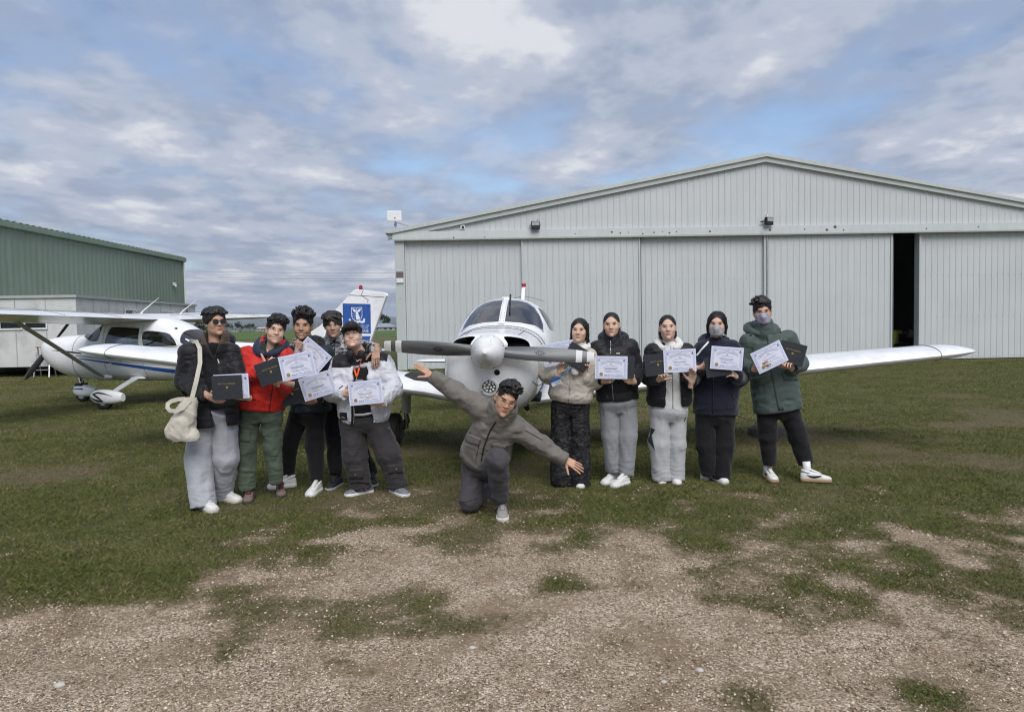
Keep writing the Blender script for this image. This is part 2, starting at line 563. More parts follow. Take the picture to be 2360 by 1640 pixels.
M_hill = mat('wooded_hill', (0.045, 0.060, 0.052), 0.95, var=0.45, vscale=0.004, spec=0.05, dirt=(0.11, 0.115, 0.07), dirt_scale=0.0011, dirt_amt=0.6)
def hills(name, y0, y1, x0, x1, prof, seed, nx=220, ny=24):
    xs = np.linspace(x0, x1, nx)
    ys = np.linspace(y0, y1, ny)
    X, Y = np.meshgrid(xs, ys)
    px = X / y1 * FPX + CPX                    # bearing of each column, used to read off the skyline heights
    h = np.interp(px, [p[0] for p in prof], [p[1] for p in prof])
    s = (Y - y0) / (y1 - y0)
    Z = h * np.sin(s * math.pi / 2) ** 1.3 * (0.85 + 0.30 * fbm2(X / (y1 * .05), Y / (y1 * .05), seed, 5)) - 3
    v = np.stack([X, Y, Z], -1).reshape(-1, 3)
    i = (np.arange(ny - 1)[:, None] * nx + np.arange(nx - 1)[None, :]).ravel()
    return tag(mesh(name, v, np.stack([i, i + 1, i + nx + 1, i + nx], -1), M_hill, smooth=True), kind='structure')
hills('hills', 5200, 8200, -9000, 9000, [(-900, 80), (350, 95), (520, 85), (640, 125), (700, 150), (760, 130), (860, 122), (920, 116), (1500, 120), (2600, 80)], 5)
hills('near_hills', 2300, 3300, -3600, 1500, [(-900, 14), (430, 22), (560, 26), (640, 16), (700, 4), (900, 2), (2000, 2)], 9)

M_bark = mat('bark', (0.09, 0.07, 0.05), 0.9, var=0.3)
M_leaf = mat('dark_leaf', (0.035, 0.05, 0.022), 0.9, var=0.4, vscale=0.6, spec=0.1)
def far_tree(px, py, Y, h, w, label, seed):
    g = gnd(px, py) if Y is None else None
    x = at(px, py, Y)[0]
    root = empty('tree', (x, Y, 0))
    rg = np.random.default_rng(seed)
    MB().tube([(0, 0, 0), (0.02 * h, 0, h * 0.3), (-0.02 * h, 0.01, h * 0.62)], [h * .03, h * .022, h * .01], 6).build('trunk', M_bark, root)
    n = 700
    cl = [(rg.uniform(-.5, .5) * w, rg.uniform(-.4, .4) * w, h * rg.uniform(.38, .9), w * rg.uniform(.16, .34)) for _ in range(8)]
    vs, fs = [], []
    for i in range(n):
        cx, cy, cz, cr = cl[i % 8]
        d = rg.normal(size=3)
        d /= np.linalg.norm(d)
        p = np.array([cx, cy, cz]) + d * cr * rg.uniform(.4, 1.05) * np.array([1, 1, .72])
        s = h * rg.uniform(.03, .06)
        a, b_ = rg.normal(size=3), rg.normal(size=3)
        a, b_ = a / np.linalg.norm(a) * s, b_ / np.linalg.norm(b_) * s
        k = len(vs)
        vs += [p - a, p + b_, p + a, p - b_]
        fs.append((k, k + 1, k + 2, k + 3))
    mesh('crown', vs, fs, M_leaf, root)
    return tag(root, label, 'tree', 'trees on the far side of the field')
far_tree(461, 757, 120, 4.0, 3.5, 'dark tree just right of the grey portable office end', 1)
far_tree(553, 758, 420, 6, 7, 'round dark tree behind the sunglasses wearer on the field edge', 2)
far_tree(521, 757, 430, 7, 6, 'dark bushy tree beside the neck of the sunglasses wearer', 3)
far_tree(574, 758, 440, 5, 6, 'small dark tree on the field edge left of the glasses wearer', 4)
far_tree(882, 757, 300, 7.2, 6.5, 'lone dark tree behind the far grey roof beside the hangar', 5)
far_tree(741, 760, 620, 6, 22, 'low dark tree belt behind the centre parted hair', 6)
far_tree(846, 760, 600, 5.5, 22, 'low dark tree belt beside the tail fin', 7)

# the air between here and the hills
hz = MB().box(-9400, 9400, -480, 12800, -4.2, 230).build('haze', None)
M_haze = bpy.data.materials.new('thin_haze')
M_haze.use_nodes = True
_t = M_haze.node_tree
_t.nodes.remove(_t.nodes['Principled BSDF'])
_v = _t.nodes.new('ShaderNodeVolumePrincipled')
set_in(_v, Color=(0.80, 0.87, 1.0, 1), Density=HAZE)
_t.links.new(_v.outputs[0], _t.nodes['Material Output'].inputs['Volume'])
hz.data.materials.append(M_haze)
tag(hz, kind='stuff')

# far homestead and sheds
M_roofg = mat('grey_blue_roof', (0.24, 0.27, 0.33), 0.6, var=0.1, vscale=0.3)
M_wallw = mat('pale_farm_wall', (0.34, 0.33, 0.31), 0.8, var=0.1, vscale=0.4)
M_glassd = mat('dark_window', (0.02, 0.025, 0.03), 0.12, var=0.0)
def far_house(px, Y, w, h, rise, label, roofm, hip=0.3, d=8):
    x = at(px, 757, Y)[0]
    root = empty('farm_building', (x, Y, 0))
    MB().box(-w / 2, w / 2, 0, d, 0, h).build('wall', M_wallw, root)
    e = .5
    a = w / 2 + e
    MB().add([(-a, -e, h), (a, -e, h), (a, d + e, h), (-a, d + e, h), (-a + w * hip, d / 2, h + rise), (a - w * hip, d / 2, h + rise)],
             [(0, 1, 5, 4), (1, 2, 5), (2, 3, 4, 5), (3, 0, 4), (0, 3, 2, 1)]).build('roof', roofm, root)
    for k in (-.28, .1, .33):
        MB().box(w * k - w * .05, w * k + w * .05, -.06, -.003, h * .35, h * .8).build('window', M_glassd, root)
    return tag(root, label, 'building', 'farm buildings across the field')
far_house(883, 285, 9.5, 1.5, 1.6, 'low farm building with grey blue hipped roof beside the hangar', M_roofg, 0.33, 7)
far_house(541, 520, 5, 2.2, 1.3, 'small white farmhouse nearest the sunglasses wearer across the field', M_roofg, 0.2)
far_house(600, 560, 6, 2.1, 1.2, 'small white farm shed left of the glasses wearer across the field', mat('white_roof', (0.42, 0.42, 0.41), 0.6), 0.1)

# paddock fence: posts and wires
M_post = mat('weathered_post', (0.16, 0.145, 0.12), 0.9)
M_wire = mat('galvanised_wire', (0.30, 0.31, 0.32), 0.5, metal=0.6)
fence = empty('paddock_fence', (0, 93, 0))
_pm = MB().tube([(0, 0, -.2), (0, 0, 1.25)], .055, 6)
pm = _pm.build('post', M_post, fence)
pm.location = (-46, 0, 0)
for k in range(1, 14):
    q = pm.copy()
    COL.objects.link(q)
    q.parent = fence
    q.location = (-46 + 3.1 * k, -.02 * k, 0)
for zz in (.35, .75, 1.15):
    MB().tube([(-60, .06, zz), (0, -.2, zz)], .008, 4).build('wire', M_wire, fence)
tag(fence, 'post and wire paddock fence across the field behind the group', 'fence')

# power lines between the two hangars
M_cable = mat('power_cable', (0.16, 0.17, 0.19), 0.6)
pl = empty('power_line', (0, 150, 0))
for k, (ya, yb_) in enumerate(((622, 627), (636, 641), (640, 645))):
    a, b_ = at(330, ya, 150), at(1100, yb_, 150)
    pts = []
    for i in range(17):
        s_ = i / 16
        p = a * (1 - s_) + b_ * s_
        p[2] -= 1.1 * (1 - (2 * s_ - 1) ** 2) * .35
        pts.append((p[0], p[1] - 150, p[2]))
    MB().tube(pts, .022, 4).build('cable', M_cable, pl)
for px in (330, 1100):
    a = at(px, 600, 150)
    MB().tube([(a[0], .25, -.5), (a[0], .25, a[2] + .6)], [.18, .12], 8).build('pole', M_post, pl)
    MB().box(a[0] - .08, a[0] + .08, -.8, 1.3, a[2] - 2.2, a[2] - 2.05).build('cross_arm', M_post, pl)
tag(pl, 'power cables strung across the sky between the two hangars', 'power line')

# ------------------------------------------------------------------ steel cladding
def ribbed(name, x0, x1, zb, zt, m, parent, y=0.0, pitch=0.2213, rib=0.016, rw=0.034, back=0.02, phase=0.05, brk=None):
    """steel sheet in the local x-z plane, ribs standing out towards -y; zt/zb may be functions of x"""
    f0 = zb if callable(zb) else (lambda x: zb)
    f1 = zt if callable(zt) else (lambda x: zt)
    prof = [(x0, 0.0)]
    k = math.floor((x0 - phase) / pitch)
    while True:
        c = phase + k * pitch
        k += 1
        if c > x1 - rw:
            break
        if c < x0 + rw:
            continue
        prof += [(c - rw * .75, 0), (c - rw * .35, rib), (c + rw * .35, rib), (c + rw * .75, 0)]
    prof.append((x1, 0.0))
    if brk:
        i = max(j for j, q in enumerate(prof) if q[0] < brk)
        prof.insert(i + 1, (brk, prof[i][1]))
    v, f = [], []
    for i, (x, d) in enumerate(prof):
        v += [(x, y - d, f0(x)), (x, y - d, f1(x))]
        if i:
            f.append((2 * i - 2, 2 * i, 2 * i + 1, 2 * i - 1))
    n = len(v)
    v += [(x0, y + back, f0(x0)), (x0, y + back, f1(x0)), (x1, y + back, f0(x1)), (x1, y + back, f1(x1))]
    f += [(n, 0, 1, n + 1), (n - 2, n + 2, n + 3, n - 1)]
    return mesh(name, v, f, m, parent)

def steel_material(name, col, streak, rough=0.42, rust=0.0, seam=0.0):
    m = bpy.data.materials.new(name)
    m.use_nodes = True
    t = m.node_tree
    b = t.nodes['Principled BSDF']
    L = t.links.new
    tcn = t.nodes.new('ShaderNodeTexCoord')
    mp = t.nodes.new('ShaderNodeMapping')
    mp.inputs['Scale'].default_value = (6.0, 6.0, 0.35)
    L(tcn.outputs['Object'], mp.inputs[0])
    n = t.nodes.new('ShaderNodeTexNoise')
    set_in(n, Scale=1.0, Detail=7.0, Roughness=0.65)
    L(mp.outputs[0], n.inputs['Vector'])
    n2 = t.nodes.new('ShaderNodeTexNoise')
    set_in(n2, Scale=0.6, Detail=6.0, Roughness=0.6)
    L(tcn.outputs['Object'], n2.inputs['Vector'])
    ad = t.nodes.new('ShaderNodeMath')
    ad.operation = 'ADD'
    L(n.outputs['Fac'], ad.inputs[0])
    L(n2.outputs['Fac'], ad.inputs[1])
    rp = t.nodes.new('ShaderNodeMapRange')
    set_in(rp, **{'From Min': 0.75, 'From Max': 1.3, 'To Min': 1.0, 'To Max': 0.0})
    L(ad.outputs[0], rp.inputs['Value'])
    mx = t.nodes.new('ShaderNodeMix')
    mx.data_type = 'RGBA'
    L(rp.outputs[0], mx.inputs[0])
    mx.inputs[6].default_value = (*col, 1)
    mx.inputs[7].default_value = (*streak, 1)
    out = mx.outputs[2]
    if rust:
        n3 = t.nodes.new('ShaderNodeTexNoise')
        set_in(n3, Scale=3.4, Detail=5.0, Roughness=0.75)
        L(tcn.outputs['Object'], n3.inputs['Vector'])
        r3 = t.nodes.new('ShaderNodeMapRange')
        set_in(r3, **{'From Min': 0.66, 'From Max': 0.72, 'To Min': 0.0, 'To Max': rust})
        L(n3.outputs['Fac'], r3.inputs['Value'])
        m3 = t.nodes.new('ShaderNodeMix')
        m3.data_type = 'RGBA'
        L(r3.outputs[0], m3.inputs[0])
        L(out, m3.inputs[6])
        m3.inputs[7].default_value = (0.10, 0.085, 0.07, 1)
        out = m3.outputs[2]
    L(out, b.inputs['Base Color'])
    set_in(b, Roughness=rough, **{'Specular IOR Level': 0.4})
    return m

M_wsteel = steel_material('white_steel', (0.535, 0.560, 0.572), (0.475, 0.500, 0.510))
M_wtrim = steel_material('white_steel_trim', (0.50, 0.535, 0.532), (0.43, 0.465, 0.46), rust=0.8)
M_gsteel = steel_material('green_steel', (0.215, 0.270, 0.215), (0.170, 0.220, 0.172), 0.5)
M_gtrim = steel_material('green_steel_trim', (0.215, 0.285, 0.215), (0.16, 0.22, 0.165), 0.5)
M_dark = mat('dark_channel', (0.075, 0.08, 0.085), 0.6)
M_inside = mat('dim_interior_steel', (0.05, 0.055, 0.06), 0.8)
M_concrete = mat('concrete', (0.30, 0.29, 0.27), 0.9, bump=0.3, bscale=30)
M_white = mat('white_plastic', (0.72, 0.73, 0.74), 0.4, var=0.05)
M_black = mat('black_plastic', (0.012, 0.012, 0.013), 0.45, var=0.1)
M_galv = mat('galvanised_steel', (0.36, 0.37, 0.38), 0.42, metal=0.85, var=0.15)

# ------------------------------------------------------------------ the white hangar
HW, PK = 26.44, 13.22
ZD, ZE, ZP = 4.60, 4.93, 7.42
hang = empty('hangar', (-4.085, 24.737, 0), R(1.3))
def roof_z(x):
    return ZE - .06 + (ZP - ZE) * (1 - abs(x - PK) / PK)
ribbed('gable_cladding', 0.02, HW - .02, ZD + .30, lambda x: roof_z(x) - .02, M_wsteel, hang, y=0.0, phase=.07, brk=PK)
doors = [(0.36, 4.56, .10), (4.50, 8.72, .01), (8.66, 13.26, .10), (13.20, 17.84, .01), (18.93, 23.2, .10), (23.1, 26.1, .01)]
for i, (a, b_, off) in enumerate(doors):
    d_ = ribbed('sliding_door', a, b_, 0.035, ZD + .02, M_wsteel, hang, y=off, phase=.07 + .013 * i)
    MB().box(a - .012, a + .045, off - .042, off + .05, .03, ZD + .015).build('edge_channel', M_wsteel if off > .05 else M_wtrim, d_)
    MB().box(b_ - .045, b_ + .012, off - .044, off + .05, .03, ZD + .015).build('edge_channel', M_wtrim, d_)
    MB().box(a + .05, b_ - .05, off - .006, off + .05, .02, .12).build('bottom_rail', M_wtrim, d_)
    if off < .05 and i < 4:
        MB().box(b_ + .016, b_ + .055, off + .03, off + .06, .03, ZD).build('dark_seal', M_dark, d_)
    for zz in (1.55, 3.05):                                       # rows of screw heads along the girts
        mbs = MB()
        x = a + .18
        while x < b_ - .1:
            mbs.box(x - .009, x + .009, off - .012, off + .0, zz - .009, zz + .009)
            x += .2213
        s_ = mbs.build('screw_row', M_galv, d_)
        s_['kind'] = 'stuff'
# door posts seen as dark lines between leaves
MB().box(13.275, 13.325, -.03, -.004, .03, ZD).build('door_post', M_galv, hang)
MB().box(18.86, 18.925, .02, .32, 0, ZD).build('door_post', M_wtrim, hang)
MB().box(17.89, 17.93, .03, .30, 0, ZD).build('door_post', M_dark, hang)
MB().box(0, .34, -.03, .25, 0, ZD + .02).build('corner_flashing', M_wtrim, hang, bevel=.006)
MB().box(HW - .34, HW, -.03, .25, 0, ZD + .02).build('corner_flashing', M_wtrim, hang, bevel=.006)
head = MB().add([(-.06, -.135, ZD + .29), (HW + .06, -.135, ZD + .29), (HW + .06, -.16, ZD + .02), (-.06, -.16, ZD + .02), (-.06, -.15, ZD - .03), (HW + .06, -.15, ZD - .03),
                 (-.06, .12, ZD + .315), (HW + .06, .12, ZD + .315), (-.06, .12, ZD + .02), (HW + .06, .12, ZD + .02)],
                [(0, 1, 2, 3), (3, 2, 5, 4), (0, 6, 7, 1), (4, 5, 9, 8), (6, 8, 9, 7), (0, 3, 4, 8, 6), (1, 7, 9, 5, 2)]).build('door_head_flashing', M_wtrim, hang)
sp_mb = MB()
for x, z_, s_ in [(9.2, .10, .03), (9.5, .13, .02), (9.75, .08, .035), (10.0, .12, .025), (8.0, .1, .03), (8.3, .12, .022), (8.8, .06, .03), (7.7, .14, .04), (13.35, .13, .05), (14.6, .14, .03),
                  (15.4, .10, .05), (15.7, .2, .06), (16.0, .08, .03), (19.0, .09, .03), (20.9, .12, .03), (11.2, .11, .04), (6.4, .1, .02), (2.1, .03, .03), (3.2, .04, .02)]:
    yy = -.135 - .025 * (1 - z_ / .27) - .003
    o_ = MB().sphere((x, yy, ZD + .02 + z_), (s_, .008, s_ * .9), 8, 6).build('rust_patch', mat('rust_patch', (0.12, 0.10, 0.085), 0.9, var=.3, vscale=20), head)
for sgn, x0, x1 in ((1, -.22, PK), (-1, HW + .22, PK)):
    za, zb_ = roof_z(0) - .22 * (ZP - ZE) / PK, ZP - .06
    rings = []
    for x, z_ in ((x0, za), (x1, zb_)):
        rings.append([(x, -.20, z_ + .10), (x, -.20, z_ - .03), (x, -.13, z_ - .035), (x, -.125, z_ - .20), (x, .05, z_ - .20), (x, .05, z_ + .10)])
    MB().loft(rings).build('barge_capping', M_wtrim, hang)
    v = []
    n_ = 36
    MB().add([(x0, -.17, za + .06), (x1, -.17, zb_ + .06), (x1, 26, zb_ + .06), (x0, 26, za + .06), (x0, -.17, za + .11), (x1, -.17, zb_ + .11), (x1, 26, zb_ + .11), (x0, 26, za + .11)],
             [(0, 1, 2, 3), (4, 5, 6, 7), (0, 4, 5, 1), (2, 6, 7, 3), (0, 3, 7, 4), (1, 5, 6, 2)]).build('roof', M_wsteel, hang)
MB().box(-.30, -.02, -.26, 26, ZE - .10, ZE + .03).build('gutter', M_wtrim, hang)
MB().box(0, .08, .26, 26, 0, ZE).build('side_wall', M_wsteel, hang)
MB().box(HW - .08, HW, .26, 26, 0, ZE).build('side_wall', M_wsteel, hang)
MB().prism([(0, 0), (HW, 0), (HW, ZE), (PK, ZP), (0, ZE)], 1, 26, 26.08).build('back_wall', M_wsteel, hang)
MB().box(.1, HW - .1, .4, 25.9, -.02, .03).build('floor_slab', M_concrete, hang)
tag(hang, 'large pale grey white steel hangar with wide sliding doors and low gable', 'hangar')

def on_hangar(x, y, z):
    c, s_ = math.cos(R(1.3)), math.sin(R(1.3))
    return (-4.085 + x * c - y * s_, 24.737 + x * s_ + y * c, z)
def flood(x, z, yaw, label):
    r_ = empty('floodlight', on_hangar(x, -.10, z), R(1.3) + yaw)
    MB().box(-.16, .16, -.22, -.10, -.16, .13).build('housing', M_black, r_, bevel=.015)
    MB().box(-.135, .135, -.228, -.221, -.03, .105).build('lens', mat('floodlight_lens', (0.35, 0.36, 0.36), 0.15, var=.1), r_)
    for k in range(6):
        MB().box(-.12 + .045 * k, -.105 + .045 * k, -.10, -.05, -.14, .1).build('cooling_fin', M_black, r_)
    MB().tube([(-.19, -.15, 0), (-.19, -.02, 0), (-.19, .09, -.02)], .012, 6).tube([(.19, -.15, 0), (.19, -.02, 0), (.19, .09, -.02)], .012, 6).tube([(-.19, .06, -.02), (.19, .06, -.02)], .02, 6).build('bracket', M_black, r_)
    MB().tube([(0, -.10, .1), (.04, -.05, .22), (.1, .05, .27), (.14, .1, .26)], .012, 6).build('cable', M_white, r_)
    r_.scale = (.95, .95, .95)
    return tag(r_, label, 'light', 'floodlights on the hangar gable')
flood(4.98, 5.04, R(4), 'black floodlight above the left hangar doors, facing straight out')
flood(13.22, 5.06, R(24), 'black floodlight turned sideways under the hangar roof peak')
cb = empty('security_camera', on_hangar(2.42, -.02, 5.03), R(1.3))
MB().box(-.08, .08, -.06, .03, -.09, .09).build('housing', M_white, cb, bevel=.02)
MB().sphere((.01, -.07, -.01), .045, 12, 8).build('lens', M_black, cb, smooth=True)
MB().tube([(.02, -.07, .01), (.05, -.09, -.05)], .012, 6).build('pointer', M_black, cb)
tag(cb, 'small white wall camera box near the left corner of the hangar gable', 'camera')
an = empty('panel_antenna', on_hangar(-.02, .30, 4.98), R(1.3))
MB().box(-.27, .26, -.06, .02, .33, .71).build('panel', M_white, an, bevel=.04)
MB().sphere((.02, -.065, .44), (.03, .01, .02), 8, 6).build('logo_dot', M_dark, an)
MB().tube([(.02, .05, -.02), (.02, .05, .50)], .025, 8).build('mast', M_galv, an)
MB().box(-.02, .06, .03, .08, .17, .27).build('clamp', M_dark, an)
MB().tube([(.05, .05, .30), (.4, .3, .22), (.75, .6, .18)], .014, 6).build('stay', M_galv, an)
tag(an, 'white square panel antenna on a short mast at the hangar eave', 'antenna')
wb = empty('meter_box', on_hangar(.16, -.033, 3.30), R(1.3))
MB().box(-.12, .13, -.05, .0, -.20, -.03).build('cover', M_white, wb, bevel=.008)
MB().box(-.115, .125, -.055, .0, -.025, .19).build('brown_panel', mat('brown_box', (0.13, 0.11, 0.10), 0.6), wb)
tag(wb, 'small brown and white box on the left corner post of the white hangar', 'box')

# things just inside the open door
M_hv = mat('hi_vis_yellow', (0.45, 0.55, 0.05), 0.7)
tb = empty('work_table', on_hangar(20.3, 3.4, .03), R(4))
MB().box(-.9, .9, -.4, .4, .70, .75).build('table_top', mat('worn_board', (0.30, 0.24, 0.17), 0.7), tb)
for a in (-.82, .82):
    for b_ in (-.34, .34):
        MB().box(a - .025, a + .025, b_ - .025, b_ + .025, 0, .698).build('leg', M_dark, tb)
tag(tb, 'work table standing in the dark just inside the open hangar door', 'table')
ch = empty('folding_chair', on_hangar(19.45, 2.3, .03), R(200))
MB().box(-.21, .21, -.2, .2, .43, .46).build('seat', M_black, ch)
MB().box(-.21, .21, .19, .22, .55, .88).build('backrest', M_black, ch)
for a in (-.2, .2):
    MB().tube([(a, -.22, 0), (a, .2, .9)], .013, 6).build('leg', M_galv, ch)
    MB().tube([(a, .24, 0), (a, -.15, .44)], .013, 6).build('leg', M_galv, ch)
tag(ch, 'black folding chair in the dark gap of the hangar doors', 'chair')
vs_ = MB()
for k, (dx, dz) in enumerate(((0, 0),)):
    vs_.loft([[(-.22 + .02 * q, -.1 + .02 * abs(q - 5), z_) for q in range(11)] + [(.2 - .02 * q, .1, z_) for q in range(11)] for z_ in (.72, .9, 1.1, 1.25)])
vest = vs_.build('safety_vest', M_hv)
vest.location = on_hangar(19.45, 2.32, -.2)
tag(vest, 'yellow safety vest hung over the chair inside the hangar door', 'vest')
for i, (dx, dy, w_, h_, c, lb) in enumerate([(.1, 0, .3, .16, (0.35, 0.22, 0.1), 'brown carton on the table inside the hangar door'), (.55, .1, .2, .25, (0.5, 0.5, 0.5), 'pale carton on the table inside the hangar door')]):
    bx_ = MB().box(-w_ / 2, w_ / 2, -.1, .1, 0, h_).box(-w_ / 2 + .004, w_ / 2 - .004, -.096, -.01, h_, h_ + .006).box(-w_ / 2 + .004, w_ / 2 - .004, .01, .096, h_, h_ + .006).build('carton', mat('carton_%d' % i, c, 0.8))
    bx_.location = on_hangar(20.1 + dx, 3.4 + dy, .785)
    tag(bx_, lb, 'box')

# ------------------------------------------------------------------ the green hangar
gh = empty('green_hangar', (-20.0, 16.9, 0), R(90) + R(.4))        # local x runs away from the camera along its side wall
GL, GE = 26.0, 6.0
def sinus(name, x0, x1, z0, z1, m, parent, y=0.0, pitch=0.36, amp=0.035):
    v, f = [], []
    n = int((x1 - x0) / (pitch / 6))
    for i in range(n + 1):
        x = x0 + (x1 - x0) * i / n
        ph = (x / pitch) % 1
        d = amp * (0.5 + 0.5 * math.cos(2 * math.pi * ph))
        v += [(x, y - d, z0), (x, y - d, z1)]
        if i:
            f.append((2 * i - 2, 2 * i, 2 * i + 1, 2 * i - 1))
    return mesh(name, v, f, m, parent, smooth=True)
sinus('side_cladding', 0, GL, 0.05, GE - .18, M_gsteel, gh)
MB().box(-.1, GL + .2, -.20, -.05, GE - .22, GE + .02).build('gutter', M_gtrim, gh, bevel=.02)
rs = MB()
v, f = [], []
nn = int(GL / .19)
for i in range(nn + 1):
    x = -.1 + (GL + .3) * i / nn
    v += [(x, -.12, GE + .03 + (.045 if i % 2 else 0)), (x, 12.0, GE + .03 + 1.9 + (.045 if i % 2 else 0))]
    if i:
        f.append((2 * i - 2, 2 * i, 2 * i + 1, 2 * i - 1))
mesh('roof', v, f, M_gsteel, gh)
MB().prism([(0, 0), (12, 0), (12, GE + 1.9), (0, GE)], 0, -.02, .04).build('end_wall', M_gsteel, gh)
MB().prism([(0, 0), (12, 0), (12, GE + 1.9), (0, GE)], 0, GL - .04, GL + .02).build('end_wall', M_gsteel, gh)
MB().box(0, GL, 11.9, 12, 0, GE + 1.9).build('side_wall', M_gsteel, gh)
MB().tube([(GL + .02, -.12, 0), (GL + .02, -.12, GE - .2)], .055, 8).build('downpipe', M_white, gh)
MB().box(GL - .12, GL + .05, -.06, -.01, 0, GE - .2).build('corner_flashing', M_gtrim, gh)
tag(gh, 'long green corrugated steel hangar at the left edge behind the parked plane', 'hangar')
sc_ = empty('security_camera', (-20.1, 41.6, 4.3), R(90))
MB().box(-.12, .12, -.10, .02, -.06, .12).build('housing', M_white, sc_, bevel=.02)
MB().sphere((0, -.1, -.08), .08, 10, 8).build('dome', M_white, sc_, smooth=True)
tag(sc_, 'white dome camera near the far end of the green hangar wall', 'camera')

# ------------------------------------------------------------------ portable office in front of it
M_off = mat('office_panel', (0.60, 0.62, 0.62), 0.6, var=0.06, vscale=1.5, dirt=(0.30, 0.30, 0.28), dirt_scale=1.2, dirt_amt=0.5)
M_offt = mat('office_trim', (0.40, 0.42, 0.42), 0.6)
of = empty('portable_office', (-15.75, 25.2, 0), R(90 + 4.6))       # local x runs away from the camera along the long side, local y to the left
OL, OW, OH = 11.6, 4.0, 2.9
MB().box(0, OL, 0, OW, .35, OH - .08).build('wall', M_off, of)
MB().box(-.06, OL + .06, -.06, OW + .06, OH - .08, OH + .02).build('roof', M_offt, of)
for k in range(1, 10):
    MB().box(1.2 * k - .015, 1.2 * k + .015, -.012, -.002, .36, OH - .085).build('panel_joint', M_offt, of)
for k in range(1, 4):
    MB().box(-.012, -.002, 1.05 * k - .015, 1.05 * k + .015, .36, OH - .085).build('panel_joint', M_offt, of)
for a, b_ in ((3.7, 5.0), (7.35, 8.75)):
    w_ = MB().box(a, b_, -.03, -.004, 1.72, 2.45).build('window', M_glassd, of)
    MB().box(a - .05, b_ + .05, -.05, -.031, 2.45, 2.51).box(a - .05, b_ + .05, -.05, -.031, 1.66, 1.72).box(a - .05, a, -.05, -.031, 1.72, 2.45).box(b_, b_ + .05, -.05, -.031, 1.72, 2.45).build('frame', M_white, w_)
    g_ = MB()
    t_ = a
    while t_ < b_ + .6:
        for s_ in (1, -1):
            p0, p1 = (t_, 1.72), (t_ - .73 * (1 if s_ > 0 else -1), 2.45)
            x0_, z0_, x1_, z1_ = p0[0], 1.72, p1[0], 2.45
            lo, hi = 0.0, 1.0
            for lim, sg in ((a, 1), (b_, -1)):
                d0, d1 = sg * (x0_ - lim), sg * (x1_ - lim)
                if d0 < 0 and d1 < 0:
                    lo, hi = 1, 0
                    break
                if d0 < 0:
                    lo = max(lo, d0 / (d0 - d1))
                if d1 < 0:
                    hi = min(hi, d0 / (d0 - d1))
            if hi > lo:
                q = lambda s__: (x0_ + (x1_ - x0_) * s__, -.045, z0_ + (z1_ - z0_) * s__)
                g_.tube([q(lo), q(hi)], .012, 4)
        t_ += .13
    gr = g_.build('security_mesh', M_white, w_)
    gr['kind'] = 'stuff'
for a, b_ in ((1.05, 1.75), (1.9, 2.6)):
    w_ = MB().box(-.03, -.004, a, b_, 1.75, 2.2).build('window', M_glassd, of)
    MB().box(-.045, -.031, a - .05, b_ + .05, 2.2, 2.26).box(-.045, -.031, a - .05, b_ + .05, 1.69, 1.75).box(-.045, -.031, a - .05, a, 1.75, 2.2).box(-.045, -.031, b_, b_ + .05, 1.75, 2.2).build('frame', M_white, w_)
MB().box(10.3, 10.36, -.07, -.013, .36, OH - .02).build('rusty_cover_strip', mat('rust_strip', (0.20, 0.15, 0.11), 0.9, var=.3), of)
for a in (.4, 3.2, 6.0, 8.8, 11.2):
    MB().box(a - .2, a + .2, .1, .5, 0, .345).build('stump', M_concrete, of)
tag(of, 'pale grey portable office with barred windows below the green hangar wall', 'office')

# trestle and bucket by the parked plane's nose
M_ladder = mat('aluminium', (0.52, 0.53, 0.54), 0.4, metal=.8)
tr = empty('step_ladder', (*gnd(104, 868)[:2], 0), R(15))
for a in (-.24, .24):
    MB().tube([(a, -.34, 0), (a * .75, 0, 1.05)], .022, 6).build('front_rail', M_ladder, tr)
    MB().tube([(a, .34, 0), (a * .75, 0, 1.05)], .018, 6).build('rear_rail', M_ladder, tr)
for k in range(1, 4):
    s_ = k / 4
    MB().box(-.24 + .06 * s_, .24 - .06 * s_, -.34 * (1 - s_) - .06, -.34 * (1 - s_) + .03, 1.05 * s_ - .012, 1.05 * s_ + .012).build('tread', M_ladder, tr)
MB().box(-.22, .22, -.12, .12, 1.045, 1.075).build('top_step', mat('ladder_top', (0.4, 0.06, 0.04), 0.5), tr)
tag(tr, 'aluminium step ladder behind the nose of the parked high wing plane', 'ladder')
bk = empty('bucket', (*gnd(97, 860)[:2], 0))
bk.location.x -= .45
MB().loft([[(.13 * q * math.cos(t), .13 * q * math.sin(t), z_) for t in np.linspace(0, 2 * math.pi, 17)[:-1]] for q, z_ in ((.85, 0), (1.05, .3), (1.12, .3), (1.12, .325), (1.0, .325), (.98, .28), (.8, .02))]).build('body', M_white, bk, smooth=True)
MB().tube([(.14 * math.cos(t), .0, .3 + .14 * math.sin(t)) for t in np.linspace(0, math.pi, 9)], .004, 5).build('handle', M_galv, bk)
tag(bk, 'white plastic bucket on the grass at the left edge by the ladder', 'bucket')
